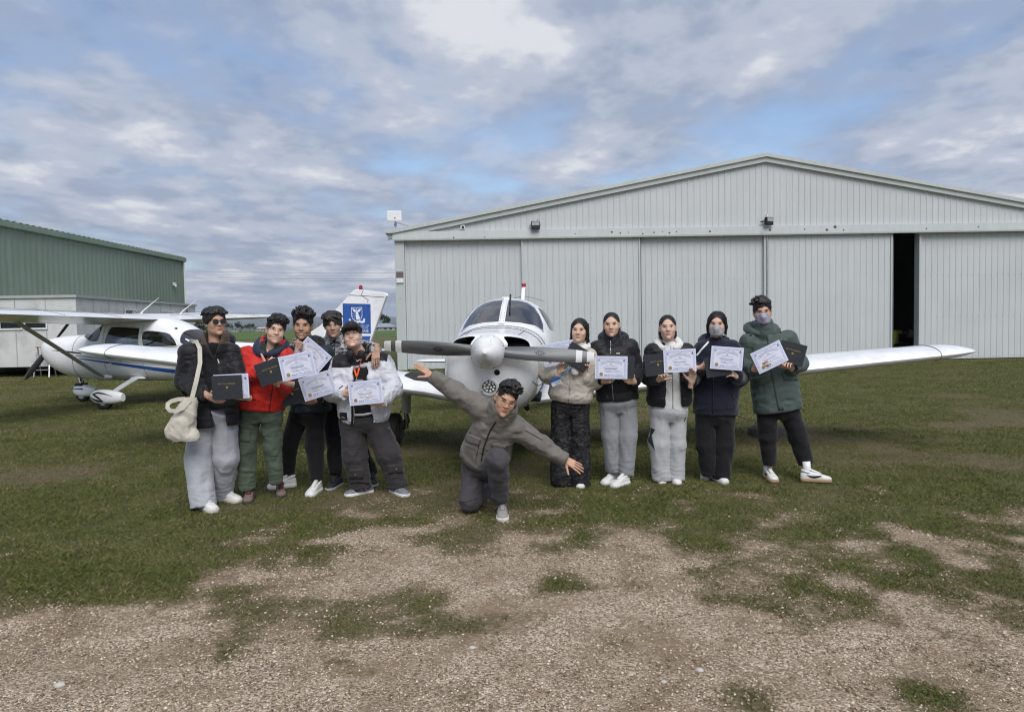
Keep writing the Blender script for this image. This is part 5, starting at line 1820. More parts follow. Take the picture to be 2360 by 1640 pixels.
M_hair = mat('black_hair', (0.011, 0.010, 0.010), 0.45, var=.3, vscale=60, spec=.5, bump=.3, bscale=220)
M_hairb = mat('brown_black_hair', (0.017, 0.013, 0.011), 0.45, var=.3, vscale=40, spec=.5, bump=.5, bscale=120)
M_brow = mat('brow_hair', (0.035, 0.026, 0.022), 0.8, var=.2)
M_eyew = mat('eye_white', (0.55, 0.53, 0.50), 0.3, var=0)
M_iris = mat('dark_iris', (0.012, 0.008, 0.006), 0.15, var=0)
M_teeth = mat('teeth', (0.66, 0.62, 0.55), 0.3, var=0)
M_paper = mat('certificate_paper', (0.66, 0.68, 0.80), 0.75, var=.03)
M_paperb = mat('certificate_border', (0.50, 0.54, 0.72), 0.75, var=.22, vscale=90)
M_ink = mat('certificate_ink', (0.06, 0.07, 0.11), 0.8, var=0)
M_ink2 = mat('certificate_light_ink', (0.28, 0.31, 0.42), 0.8, var=0)
M_gold = mat('gold_foil', (0.50, 0.35, 0.10), 0.35, metal=.7, var=.25, vscale=120)
M_cover = mat('logbook_cover', (0.020, 0.024, 0.031), 0.55, var=.15, vscale=30, bump=.2, bscale=400)
M_pages = mat('book_pages', (0.55, 0.53, 0.48), 0.8)
M_wirefr = mat('spectacle_metal', (0.14, 0.12, 0.11), 0.3, metal=.7, var=0)
M_gold_fr = mat('gold_wire', (0.35, 0.27, 0.16), 0.3, metal=.8, var=0)
M_shadeblk = mat('sunglass_black', (0.008, 0.008, 0.009), 0.1, var=0, coat=.5)

# ------------------------------------------------------------------ people
class Person:
    def __init__(s, base, label, skin_col, D, scale=1.0, group='students posing in front of the planes'):
        s.base = np.array(base, float)
        s.D, s.k = D, scale
        s.V, s.F, s.mi = [], [], []
        s.sk = skin('skin_%d' % len(MATS), skin_col)
        s.lip = mat('lip_%d' % len(MATS), (skin_col[0] * .82, skin_col[1] * .60, skin_col[2] * .60), 0.45, var=.05)
        s.label, s.group = label, group
        s.parts = []
        s.obj = None
        s.surf = []
        s.nv = 0
    def add_body(s, V, F, mi=None):
        s.V.append(V)
        s.F.append(F + s.nv)
        s.mi.append(np.zeros(len(F), int) if mi is None else mi)
        s.nv += len(V)
    def later(s, name, V, F, m, mi=None, smooth=True, parent=None):
        s.parts.append([name, V, F, m, mi, smooth, parent])
        return len(s.parts) - 1
    def finish(s):
        V, F = np.concatenate(s.V) - s.base, np.concatenate(s.F)
        s.obj = mesh('person', V, F, mats=[s.sk, s.lip], fmat=np.concatenate(s.mi), smooth=True)
        s.obj.location = s.base
        tag(s.obj, s.label, 'person', s.group)
        made = []
        for name, V, F, m, mi, smooth, parent in s.parts:
            ms = m if isinstance(m, (list, tuple)) else [m]
            par = s.obj if parent is None else made[parent]
            if isinstance(V, MB):
                o = V.build(name, ms[0], par, smooth='all' if smooth else False)
                for x in ms[1:]:
                    o.data.materials.append(x)
                o.data.transform(Matrix.Translation(Vector(-s.base)))
            else:
                if len(V) == 0:
                    made.append(None)
                    continue
                o = mesh(name, np.asarray(V) - s.base, np.asarray(F), mats=ms, fmat=mi, smooth=smooth, parent=par)
            if name in ('hair_strands',):
                o['kind'] = 'stuff'
            made.append(o)
        return s.obj
    # surface lookups so that trims follow the cloth
    def bvh(s, V, F):
        from mathutils.bvhtree import BVHTree
        s.tree = BVHTree.FromPolygons([tuple(v) for v in V], [tuple(int(i) for i in f) for f in F])
        return s.tree
    def hit(s, px, py, off=0.004):
        d = Vector(_f + (px - CPX) / FPX * _r - (py - CPY) / FPX * _u)
        loc, nrm, i, dist = s.tree.ray_cast(Vector(_C), d.normalized())
        if loc is None:
            return None
        if nrm.dot(d) > 0:
            nrm = -nrm
        return np.array(loc + nrm * off)
    def line(s, name, pts, r, m, off=0.003, n=8, parent=None):
        q = []
        for i in range(len(pts) - 1):
            for k in range(n):
                t = k / n
                h = s.hit(pts[i][0] * (1 - t) + pts[i + 1][0] * t, pts[i][1] * (1 - t) + pts[i + 1][1] * t, off)
                if h is not None:
                    q.append(h)
        h = s.hit(*pts[-1], off)
        if h is not None:
            q.append(h)
        if len(q) > 1:
            s.later(name, MB().tube(q, r, 6), None, m, parent=parent)
    def band(s, name, a, b, m, off=0.006, rows=8, cols=4, parent=None):
        """cloth strip or flap between two picture-measured edges, laid on the garment; a and b are polylines"""
        def ip(p, t):
            p = np.array(p, float)
            x = t * (len(p) - 1)
            i = min(int(x), len(p) - 2)
            return p[i] + (p[i + 1] - p[i]) * (x - i)
        G = []
        for i in range(rows + 1):
            row = []
            for j in range(cols + 1):
                q = ip(a, i / rows) * (1 - j / cols) + ip(b, i / rows) * (j / cols)
                row.append(s.hit(q[0], q[1], off))
            G.append(row)
        flat = [p for row in G for p in row if p is not None]
        if not flat:
            return
        V, idm = [], {}
        for i, row in enumerate(G):
            for j, p in enumerate(row):
                if p is not None:
                    idm[i, j] = len(V)
                    V.append(p)
        nb = len(V)
        view = unit(np.mean(V, 0) - _C)
        V = V + [p + view * (off + .004) for p in V]
        F = []
        for i in range(rows):
            for j in range(cols):
                ks = [(i, j), (i + 1, j), (i + 1, j + 1), (i, j + 1)]
                if all(k in idm for k in ks):
                    f = [idm[k] for k in ks]
                    F.append(f)
                    F.append([x + nb for x in f][::-1])
                    for (k0, k1, edge) in ((0, 1, j == 0), (1, 2, i == rows - 1), (2, 3, j == cols - 1), (3, 0, i == 0)):
                        if edge:
                            F.append([f[k1], f[k0], f[k0] + nb, f[k1] + nb])
        if F:
            s.later(name, np.array(V), np.array(F), m, smooth=False, parent=parent)
    def dot(s, name, px, py, r, m, off=0.004, parent=None, flat=.45):
        h = s.hit(px, py, off)
        if h is not None:
            s.later(name, MB().sphere(h, (r, r * flat, r), 10, 6), None, m, parent=parent)

    # ---------------------------------------------------------------- head
    def head(s, top, chin, D, yaw=0, pitch=0, roll=0, neck=None, neck_r=.052, smile=0, eyes='open', female=False, size=1.0, hair_lift=.026, brow=1.0):
        """top and chin in picture pixels (crown with hair, chin)"""
        k = size
        s.hk = k
        yaw = yaw - math.degrees(math.atan(((top[0] + chin[0]) / 2 - CPX) / FPX))     # yaw is given as seen from the camera
        Rm = rot3(yaw, pitch, roll)
        pc, pt_ = at(*chin, D), at(*top, D)
        # chin in local coords is (0,-.075,-.117); crown with hair about (0, .0, .118+lift)
        mid_l = np.array([0, -.035, (-.117 + .118 + hair_lift) / 2]) * k
        c = (pc + pt_) / 2 - Rm @ mid_l
        c[1] = D
        s.hc, s.hR = c, Rm
        f = Field([-.11 * k, -.14 * k, -.26 * k], [.11 * k, .14 * k, .14 * k], .0042)
        e = lambda c_, r_, kk=.02, op='u', rot=None: f.ell(np.array(c_) * k, np.array(r_) * k, kk, rot, op)
        wj = .84 if female else 1.0
        e((0, .012, .033), (.077, .096, .083))
        e((0, -.020, -.028), (.067, .070, .084), .03)
        e((0, -.040, -.078), (.042 * wj, .044, .036), .035)
        for sg in (-1, 1):
            e((sg * .036, -.060, -.026), (.026, .022, .026), .02)
            e((sg * .036 * wj, -.012, -.066), (.020, .034, .028), .03)
        f.cone(np.array((-.032, -.080, .030)) * k, np.array((.032, -.080, .030)) * k, .0095 * k, .0095 * k, .022)
        for sg in (-1, 1):
            e((sg * .032, -.1040, .006), (.020, .015, .0115), .014, 's')
        f.cone(np.array((0, -.083, .016)) * k, np.array((0, -.1000, -.024)) * k, .0085 * k, .0118 * k, .016)
        for sg in (-1, 1):
            e((sg * .0130, -.0935, -.0280), (.0085, .009, .0072), .008)
        e((0, -.080, -.100), (.020 * wj, .016, .015), .02)
        lipw = .0235 + .006 * (smile > 0)
        if smile:
            e((0, -.0895, -.0530), (lipw, .0085, .0046), .005)
            e((0, -.0875, -.0725), (lipw * .82, .0092, .0052), .005)
            e((0, -.102, -.0630), (lipw * .80, .014, .0052 + .0035 * smile), .004, 's')
            for sg in (-1, 1):
                e((sg * .038, -.066, -.038), (.020, .018, .018), .016)
        else:
            e((0, -.0895, -.0550), (lipw, .0088, .0048), .006)
            e((0, -.0880, -.0650), (lipw * .80, .0092, .0058), .006)
        for sg in (-1, 1):
            tilt = rot3(sg * -18, 0, sg * 6)
            e((sg * .0775, .008, -.008), (.0095, .019, .031), .006, 'u', tilt)
            e((sg * .0845, .003, -.008), (.006, .010, .018), .005, 's', tilt)
        nb = np.array([0, .03, -.22]) if neck is None else (np.array(neck) - c) @ Rm / 1.0
        f.cone(np.array((0, .022, -.055)) * k, nb, neck_r, neck_r * 1.12, .03)
        V, F = f.mesh()
        V = relax(V, F, 1, .35)
        L = V / k
        fc = L[F].mean(1)
        mi = np.zeros(len(F), int)
        up = ((fc[:, 0] / (lipw * 1.02)) ** 2 + ((fc[:, 2] + .0545) / .0056) ** 2) < 1
        lw = ((fc[:, 0] / (lipw * .86)) ** 2 + ((fc[:, 2] + (.0735 if smile else .0657)) / .0062) ** 2) < 1
        mi[(up | lw) & (fc[:, 1] < -.082)] = 1
        s.add_body(V @ Rm.T + c, F, mi)
        T = lambda P: (np.atleast_2d(np.array(P, float)) * k) @ Rm.T + c
        s.T = T
        from mathutils.bvhtree import BVHTree
        tree = BVHTree.FromPolygons([tuple(v) for v in L], [tuple(int(i) for i in f_) for f_ in F])
        def sy(x, z, off=.0012):
            h_ = tree.ray_cast(Vector((x, -.3, z)), Vector((0, 1, 0)))[0]
            return (x, (h_.y if h_ is not None else -.08) - off, z)
        # eyes
        for sg in (-1, 1):
            ex, ez = sg * .0315, .0065
            if eyes == 'none':
                break
            n = 14
            oh = {'open': .0058, 'narrow': .0042, 'closed': .0}[eyes]
            if oh > 0:
                rim = [sy(ex + .0135 * math.cos(t), ez + oh * math.sin(t) * (1.0 if math.sin(t) > 0 else .75) + sg * .0012 * math.cos(t), .0008) for t in np.linspace(0, 2 * math.pi, n + 1)[:-1]]
                ctr = sy(ex, ez, .0016)
                s.later('eye', MB().add(T(rim + [ctr]), [(i, (i + 1) % n, n) for i in range(n)]), None, M_eyew)
                i_ = len(s.parts) - 1
                ir = [sy(ex + .0056 * math.cos(t), ez + min(oh * .98, max(-oh * .8, .0056 * math.sin(t))), .0026) for t in np.linspace(0, 2 * math.pi, 11)[:-1]]
                s.later('iris', MB().add(T(ir), [tuple(range(10))]), None, M_iris, parent=i_)
            us = np.linspace(-1, 1, 9)
            ls = [sy(ex + .0152 * u, ez + max(oh, .0006) * (1 - u * u) * 1.05 + sg * .0014 * u + (.0 if eyes != 'closed' else -.0035 * (1 - u * u)), .001) for u in us]
            s.later('eyelash', MB().tube(T(ls), [(.0009 + .0019 * (1 - abs(u))) * k for u in us], 5), None, M_iris)
            bw = [sy(ex + .0185 * u + sg * .003, .0245 + .0038 * (1 - (u - sg * .35) ** 2) + (.001 if smile else 0), .0004) for u in us]
            s.later('eyebrow', MB().tube(T(bw), [(.0008 + .0030 * brow * (1 - abs(u) ** 2)) * k for u in us], 6), None, M_brow)
        if smile:
            n = 10
            tv = []
            for j, z in enumerate((-.0565, -.0625 - .0035 * smile)):
                for i in range(n + 1):
                    u = -1 + 2 * i / n
                    tv.append((u * lipw * .74, -.0915 + .007 * u * u, z + .0015 * u * u))
            s.later('teeth', MB().add(T(tv), [(i, i + 1, n + 2 + i, n + 1 + i) for i in range(n)]), None, M_teeth)
        return s

    def hair(s, style, m=None, seed=0, fringe=0.0, up=0.0, top=True):
        """a soft cap meshed from a distance field, covered with combed strands"""
        k = s.hk
        rg = np.random.default_rng(seed)
        f = Field([-.15 * k, -.15 * k, (-.30 if style == 'long' else -.17) * k], [.15 * k, .17 * k, .19 * k], .0046)
        e = lambda c_, r_, kk=.012, op='u': f.ell(np.array(c_) * k, np.array(r_) * k, kk, None, op)
        P = np.array(dict(short=(.085, .105, .095), crop=(.081, .101, .093), bowl=(.089, .108, .098), thick=(.085, .106, .098), tied=(.081, .101, .089), bob=(.088, .106, .096), long=(.085, .105, .094), swept=(.084, .105, .096))[style])
        c0 = np.array([0, .016, .040])
        e(c0, P, .01)
        line = dict(short=.060, crop=.070, bowl=.050, thick=.064, tied=.082, bob=.070, long=.074, swept=.064)[style] + up
        fw = dict(bowl=.072, bob=.070, long=.071, tied=.072).get(style, .071)
        if style in ('bob', 'long', 'tied'):                 # parted in the middle: the hairline climbs to a point
            for sg in (-1, 1):
                f.ell(np.array((sg * .021, -.112, line - .092)) * k, np.array((.050, .092, .098)) * k, .008, rot3(0, 0, -sg * 15), 's')
        else:
            e((0, -.112, line - .088), (fw, .092, .090), .008, 's')
        if style in ('bob', 'long', 'tied'):
            e((0, -.090, line - .160), (.105, .080, .095), .010, 's')
        else:
            e((0, -.080, line - .150), (.105, .094, .100), .012, 's')
        if style not in ('bob', 'long'):
            low = dict(bowl=-.060, short=-.055, swept=-.055, tied=-.055).get(style, -.045)
            f.half(np.array((0, .02, low)) * k, (0, -.35, -1))
            for sg in (-1, 1):
                e((sg * .094, .002, -.026 if style == 'tied' else -.012), (.022 if style == 'tied' else .026, .016 if style == 'tied' else .026, .022 if style == 'tied' else .040), .006, 's')
        def on(th, ph, g=1.0):
            return c0 + P * np.array([math.sin(th) * math.sin(ph), -math.sin(th) * math.cos(ph), math.cos(th)]) * g
        def lock(p, q, r0, r1, bend=(0, 0, 0), kk=.006):
            p, q = np.array(p) * k, np.array(q) * k
            mid = (p + q) / 2 + np.array(bend) * k
            f.cone(p, mid, r0 * k, (r0 + r1) / 2 * k, kk)
            f.cone(mid, q, (r0 + r1) / 2 * k, r1 * k, kk)
        vol = dict(short=.013, crop=.015, bowl=.006, thick=.022, swept=.018).get(style, 0)
        if vol and top:                                      # the longer hair on top: rows of overlapping tufts
            for i in range(190):
                th, ph = math.acos(1 - rg.random() * .62), rg.uniform(-math.pi, math.pi)
                a = on(th, ph, .93)
                o_ = unit(a - c0)
                fl = {'short': (.3, -.5, .1), 'crop': (.45, -.45, .3), 'bowl': (math.copysign(.9, a[0]), -.5, -.45), 'thick': (0, 0, .4), 'swept': (-.75, -.35, .25)}[style]
                d_ = unit(o_ * .28 + np.array(fl) + rg.normal(size=3) * .06)
                lock(a + o_ * vol * .45, a + o_ * vol * rg.uniform(.55, .95) + d_ * rg.uniform(.028, .046), .0080, .002, o_ * .005, .011)
        if style == 'bowl':                                  # curtain fringe falling from a centre part
            for i in range(30):
                ph = -1.75 + 3.5 * i / 29
                b = np.array([.091 * math.sin(ph), .012 - .107 * math.cos(ph), .026 - .026 * min(1, abs(ph) / 1.2) ** 2 + .032 * math.exp(-((ph + .05) / .20) ** 2) + rg.uniform(-.010, .006) + fringe * math.exp(-(ph / .75) ** 2)])
                a = on(.62, ph, .98)
                lock(a, b, .012, .004, unit(a - c0) * .012, .010)
        if style in ('short', 'swept'):
            for i in range(20):
                ph = -1.15 + 2.3 * i / 19
                a = on(.55, ph + (.3 if style == 'swept' else .1), .98)
                b = np.array([.082 * math.sin(ph), .01 - .106 * math.cos(ph), .062 + fringe - .018 * abs(ph) + rg.uniform(-.013, .008) - (.022 * max(0, -ph) if style == 'swept' else 0)])
                lock(a, b, .012, .003, unit(a - c0) * .012, .007)
        if style == 'crop':
            for sg in (-1, 1):
                e((sg * .108, .01, .030), (.030, .12, .055), .012, 's')
        if style == 'thick':
            for i in range(0):
                th, ph = rg.uniform(0, .95), rg.uniform(-math.pi, math.pi)
                a = on(th, ph, .95)
                lock(a, a + unit(a - c0 + np.array([0, 0, .02])) * rg.uniform(.014, .022), .013, .007, kk=.012)
        if style in ('bob', 'long'):
            L_ = -.080 if style == 'bob' else -.25
            for i in range(44):
                sg = -1 if i % 2 else 1
                t = rg.uniform(0, 1)
                a = np.array([sg * (.074 + .004 * t), -.018 + .085 * t, .055 + .02 * rg.uniform(-1, 1)])
                b = np.array([sg * (.068 + .020 * rg.uniform(-.5, 1)), -.012 + .095 * t + (.012 if style == 'long' else 0), L_ + rg.uniform(-.03, .04)])
                lock(a, b, .009, .003, np.array([sg * .012, -.002, 0]), .007)
            if style == 'long':
                e((0, .085, -.08), (.072, .032, .14), .02)
        if style == 'tied':
            e((0, .108, .015), (.034, .032, .034), .015)
            for sg in (-1, 1):                               # swept down behind the ears
                e((sg * .066, .036, -.045), (.020, .040, .060), .015)
        base = f.d.copy()
        V, F = f.mesh()
        V = relax(V, F, 2, .5)
        N = vnormals(V, F)
        n = vnoise3(V / k * np.array([34, 34, 22]), seed + 3) - .5
        n2 = vnoise3(V / k * np.array([170, 170, 50]), seed + 9) - .5
        V = V + N * (n * .007 + n2 * .005)[:, None]
        s.later('hair', V @ s.hR.T + s.hc, F, m or M_hair)
        # combed strands
        def sd(p):
            i_ = np.clip(np.round((p * k - f.lo) / f.h).astype(int), 0, f.n - 1)
            return base[i_[0], i_[1], i_[2]]
        VV, FF = [], []
        cnt = dict(crop=420, tied=620, long=620, bob=620).get(style, 560)
        tries = 0
        made = 0
        while made < cnt and tries < cnt * 6:
            tries += 1
            th, ph = math.acos(1 - rg.random() * 1.35), rg.uniform(-math.pi, math.pi)
            p = on(th, ph, 1.0)
            if sd(p) > .004:
                continue
            nrm = unit((p - c0) / P ** 2)
            out = unit(p - np.array([.006, .030, .135]))
            L_ = rg.uniform(.035, .060)
            lift = rg.uniform(0, .05)
            if style == 'tied':
                d = unit(np.array([-p[0] * 1.5, .10, .02 - p[2] * .25]))
                lift, L_ = rg.uniform(0, .015), rg.uniform(.05, .08)
            elif style in ('bob', 'long', 'bowl'):
                part = np.array([math.copysign(1, p[0] + .004), -.25 if p[1] < .02 else .5, -.25])
                d = unit(part)
                L_ = dict(bob=rg.uniform(.07, .12), long=rg.uniform(.10, .24), bowl=rg.uniform(.05, .08))[style]
                lift = rg.uniform(0, .04)
            elif style == 'swept':
                d = unit(out * .6 + np.array([-.7, -.5, .1]))
                lift = rg.uniform(0, .10)
            elif style == 'thick':
                d = unit(out + nrm * .5 + rg.normal(size=3) * .25)
                L_ = rg.uniform(.014, .026)
                lift = rg.uniform(.10, .30)
            elif style == 'crop':
                d = unit(out * .4 + np.array([.5, -.5, .35]) + rg.normal(size=3) * .15)
                L_ = rg.uniform(.02, .035)
                lift = rg.uniform(.0, .10)
            else:
                d = unit(out + np.array([.25, -.35, 0]) * (1 if p[1] < 0 else .2) + rg.normal(size=3) * .16)
                lift = rg.uniform(0, .12)
            d = d + rg.normal(size=3) * .06
            steps = 6
            pts = [p * 1.0]
            ok = True
            for j in range(steps):
                q = (p - c0) / P
                nr = unit(q / P)
                if style != 'thick':
                    d = unit(d - nr * (d @ nr) * .85 + np.array([0, 0, -.10]))
                p = p + d * (L_ / steps)
                q = (p - c0) / P
                r_ = np.linalg.norm(q)
                tgt = 1.0 + .012 + lift * (j + 1) / steps
                if p[2] > c0[2] - .045 or style not in ('bob', 'long'):
                    if style == 'thick':
                        p = c0 + q / r_ * max(r_, 1.0) * P
                    else:
                        p = c0 + q / r_ * tgt * P
                if sd(p) > (.016 if style != 'thick' else .05) and j > 1:
                    break
                pts.append(p)
            if len(pts) < 3:
                continue
            made += 1
            w = rg.uniform(.0010, .0019)
            b_ = len(VV)
            for j, p in enumerate(pts):
                dd = unit(pts[min(j + 1, len(pts) - 1)] - pts[max(j - 1, 0)])
                sv = unit(np.cross(dd, (p - c0) / P ** 2))
                ww = w * (1 - .8 * j / (len(pts) - 1))
                VV += [p - sv * ww, p + sv * ww]
                if j:
                    FF.append((b_ + 2 * j - 2, b_ + 2 * j - 1, b_ + 2 * j + 1, b_ + 2 * j))
        if VV:
            s.later('hair_strands', s.T(np.array(VV)), np.array(FF), m or M_hair)
        return s

    def glasses(s, m=None, rx=.0195, rz=.0165, lens=None, thick=.0011, square=2.0, shade=None):
        T = s.T
        mb = MB()
        cen = []
        for sg in (-1, 1):
            rim = []
            for t in np.linspace(0, 2 * math.pi, 25):
                ct, st = math.cos(t), math.sin(t)
                x = sg * .0325 + rx * math.copysign(abs(ct) ** (2 / square), ct)
                z = .003 + rz * math.copysign(abs(st) ** (2 / square), st)
                rim.append((x, -.1045 + .12 * abs(x) * abs(x) * 2.2, z))
            mb.tube(T(rim), thick * s.hk, 6)
            cen.append(rim)
            mb.tube(T([(sg * (.0325 + rx), -.1045 + .12 * .052 ** 2 * 2.2, .008), (sg * .072, -.075, .010), (sg * .081, .0, .006)]), thick * s.hk, 5)
        mb.tube(T([(-.0135, -.104, .006), (0, -.1055, .009), (.0135, -.104, .006)]), thick * s.hk, 5)
        s.later('spectacles', mb, None, m or M_wirefr)
        i = len(s.parts) - 1
        if shade:
            for rim in cen:
                v = T(rim[:-1])
                c_ = v.mean(0)
                mb2 = MB().add(list(v) + [c_ + s.hR @ np.array([0, -.002, 0])], [(q, (q + 1) % 24, 24) for q in range(24)])
                s.later('lens', mb2, None, shade, parent=i)
        return s

    def mask(s, m):
        k = s.hk
        f = Field([-.10 * k, -.15 * k, -.15 * k], [.10 * k, .05 * k, .03 * k], .004)
        f.ell(np.array((0, -.022, -.030)) * k, np.array((.0725, .078, .090)) * k, .02)
        f.ell(np.array((0, -.046, -.080)) * k, np.array((.052, .050, .044)) * k, .03)
        f.cone(np.array((0, -.094, -.004)) * k, np.array((0, -.110, -.040)) * k, .008 * k, .010 * k, .04)
        f.cone(np.array((0, -.110, -.040)) * k, np.array((0, -.090, -.100)) * k, .010 * k, .014 * k, .04)
        f.half(np.array((0, -.10, -.002)) * k, unit((0, .30, 1)))
        f.half(np.array((0, -.015, 0)) * k, (0, 1, .1))
        f.half(np.array((0, 0, -.122)) * k, (0, -.2, -1))
        V, F = f.mesh()
        V = relax(V, F, 2, .5)
        s.later('face_mask', V @ s.hR.T + s.hc, F, m)
        i = len(s.parts) - 1
        for sg in (-1, 1):
            for z0 in (-.012, -.075):
                s.later('ear_loop', MB().tube(s.T([(sg * .066, -.022, z0), (sg * .080, .012, -.012 if z0 > -.05 else -.03)]), .0016, 5), None, m, parent=i)
        s.later('centre_seam', MB().tube(s.T([(0, -.1065, -.006), (0, -.1235, -.040), (0, -.1170, -.075), (0, -.1065, -.112)]), .0012, 5), None, m, parent=i)
        return s

    # ---------------------------------------------------------------- hands
    def hand(s, wrist, direction, thumb, curl=(20, 25, 28, 30), tcurl=20, spread=0.0, size=1.0, back=.07, thumb_out=.6, left=False):
        """direction: where the fingers point; thumb: the side the thumb is on; curl bends towards the palm (direction x thumb ... palm normal)"""
        x = unit(direction)
        th = np.array(thumb, float)
        y = unit(th - x * (th @ x))
        z = np.cross(x, y) * (-1 if left else 1)            # back of the hand; the palm and the curl are on the other side
        M = np.stack([x, y, z], -1)
        k = size * s.k
        f = Field(np.array([-back, -.075, -.11]) * k, np.array([.22, .115, .11]) * k, .0033)
        c = lambda a, b, ra, rb, kk=.006: f.cone(np.array(a) * k, np.array(b) * k, ra * k, rb * k, kk)
        c((-back, 0, 0), (.005, 0, 0), .027, .0235, .01)
        ys = (.0295, .0100, -.0095, -.0275)
        for i, y0 in enumerate(ys):
            c((.0, y0 * .6, 0), (.082 - .005 * abs(i - 1), y0, .0), .0150, .0112, .012)
        Ls = ((.043, .026, .021), (.048, .029, .022), (.044, .027, .021), (.034, .021, .019))
        for i, y0 in enumerate(ys):
            p = np.array([.082 - .005 * abs(i - 1), y0, 0])
            a = 0.0
            sp_ = R((1.5 - i) * spread)
            cu = curl[i] if not isinstance(curl, (int, float)) else curl
            js = cu if isinstance(cu, (tuple, list)) else (cu, cu * 1.15, cu * .8)
            r = (.0092, .0088, .0084, .0076)[i]
            for j, ln in enumerate(Ls[i]):
                a += R(js[j])
                d = np.array([math.cos(a) * math.cos(sp_), math.cos(a) * math.sin(sp_), -math.sin(a)])
                q = p + d * ln
                c(p, q, r, r * .92, .004)
                p, r = q, r * .92
        b0 = np.array([.018, .022, -.006])
        d0 = unit([.62, .62 * (1 + thumb_out), -.22])
        p1 = b0 + d0 * .040
        c(b0, p1, .0155, .0122, .012)
        a = R(tcurl)
        d1 = unit(d0 * math.cos(a) + np.array([.75, -.35, -.25]) * math.sin(a))
        p2 = p1 + d1 * .034
        c(p1, p2, .0112, .0100, .004)
        d2 = unit(d1 * math.cos(a) + np.array([.75, -.35, -.30]) * math.sin(a))
        c(p2, p2 + d2 * .027, .0100, .0082, .004)
        V, F = f.mesh()
        if np.linalg.det(M) < 0:
            F = F[:, ::-1]
        s.add_body(V @ M.T + np.array(wrist), F)
        return s

    # ---------------------------------------------------------------- hidden body under the clothes
    def frame(s, pts, rad, h=.014):
        lo, hi = np.min([np.min(p, 0) for p in pts], 0) - .14, np.max([np.max(p, 0) for p in pts], 0) + .14
        f = Field(lo, hi, h)
        for p, r in zip(pts, rad):
            for i in range(len(p) - 1):
                f.cone(p[i], p[i + 1], r[i], r[i + 1], .03)
        V, F = f.mesh()
        s.add_body(V, F)

    def shoe(s, pos, yaw, upper, sole, length=.285, chunky=1.0, pitch=0, lace=None, tongue=None, heel=None, mark=None, wid=1.0):
        """pos: ground point under the middle of the foot; yaw 0 = toe towards the camera, positive = toe to the right"""
        k = length / .285
        Rm = rot3(yaw, pitch, 0)
        T = lambda P: (np.atleast_2d(np.array(P, float)) * k) @ Rm.T + np.array(pos)
        st = [(.128, .020, .060), (.122, .030, .078), (.100, .036, .088), (.060, .036, .092), (.030, .036, .090), (-.005, .038, .082), (-.040, .042, .070), (-.075, .045, .060), (-.105, .043, .053), (-.125, .036, .046), (-.138, .022, .038), (-.142, .010, .032)]
        hs = .030 * chunky
        n = 20
        rings = []
        for y, a, ht in st:
            a *= wid
            top = ht + hs - .03
            rings.append([(a * math.copysign(abs(math.cos(t)) ** .75, math.cos(t)) + .004 * (y < 0) * (-1 if 0 else 0), y, hs * .6 + (top - hs * .6) * max(0, math.sin(t)) ** (.55 if y < -.03 else .4) - .004 * (math.sin(t) < 0)) for t in np.linspace(0, 2 * math.pi, n + 1)[:-1]])
        mb = MB().loft([T(r_) for r_ in rings])
        sh = s.later('shoe', mb, None, [upper])
        # ankle collar and tongue
        col = [(.030 * math.cos(t) * wid, .075 + .040 * math.sin(t), hs + .058 + .012 * math.sin(t)) for t in np.linspace(0, 2 * math.pi, 17)]
        s.later('collar', MB().tube(T(col), .010 * k, 8), None, heel or upper, parent=sh)
        s.later('tongue', MB().loft([T([(-.020, y, z), (-.012, y - .004, z + .009), (.012, y - .004, z + .009), (.020, y, z), (.014, y + .01, z - .006), (-.014, y + .01, z - .006)]) for y, z in ((.044, hs + .078), (.020, hs + .066), (-.02, hs + .050), (-.05, hs + .036))]), None, tongue or upper, parent=sh)
        out = [(a * wid + .0055, y) for y, a, _ in st]
        ring = [(x, y) for x, y in out] + [(-x, y) for x, y in out[::-1]]
        mb = MB().loft([T([(x * q, y * q2, z) for x, y in ring]) for q, q2, z in ((.94, .985, 0.0), (1.0, 1.0, .006), (1.03, 1.012, hs * .55), (.99, 1.0, hs * .95), (.90, .97, hs))])
        s.later('sole', mb, None, [sole], parent=sh)
        for i in range(5):
            y = .012 - .017 * i
            z = hs + .0625 - .0085 * i - .001 * i * i * .3
            w = .021 - .0015 * i
            s.later('lace', MB().tube(T([(-w, y, z - .006), (0, y - .002, z + .005), (w, y, z - .006)]), .0028 * k, 5), None, lace or sole, parent=sh)
        if mark:
            mm, kind = mark
            for sg in (-1, 1):
                if kind == 'tick':
                    pl_ = [(.075, .062, .002), (.045, .046, .008), (.010, .044, .011), (-.03, .052, .008), (-.055, .060, .001)]
                else:
                    pl_ = [(.055, .045, .010), (.025, .058, .010), (.0, .048, .010), (-.03, .058, .009)]
                v1, v2 = [], []
                for y, z, w in pl_:
                    a = np.interp(-y, [-.122, -.06, .005, .075, .105], [.030, .0365, .0385, .0455, .0435]) * wid + .0015
                    v1.append((sg * a, y, z - w + hs - .03))
                    v2.append((sg * a * .97, y, z + w + hs - .03))
                m_ = len(pl_)
                s.later('side_mark', MB().add(T(v1 + v2), [(i, i + 1, m_ + i + 1, m_ + i) for i in range(m_ - 1)]), None, mm, parent=sh)
        return s
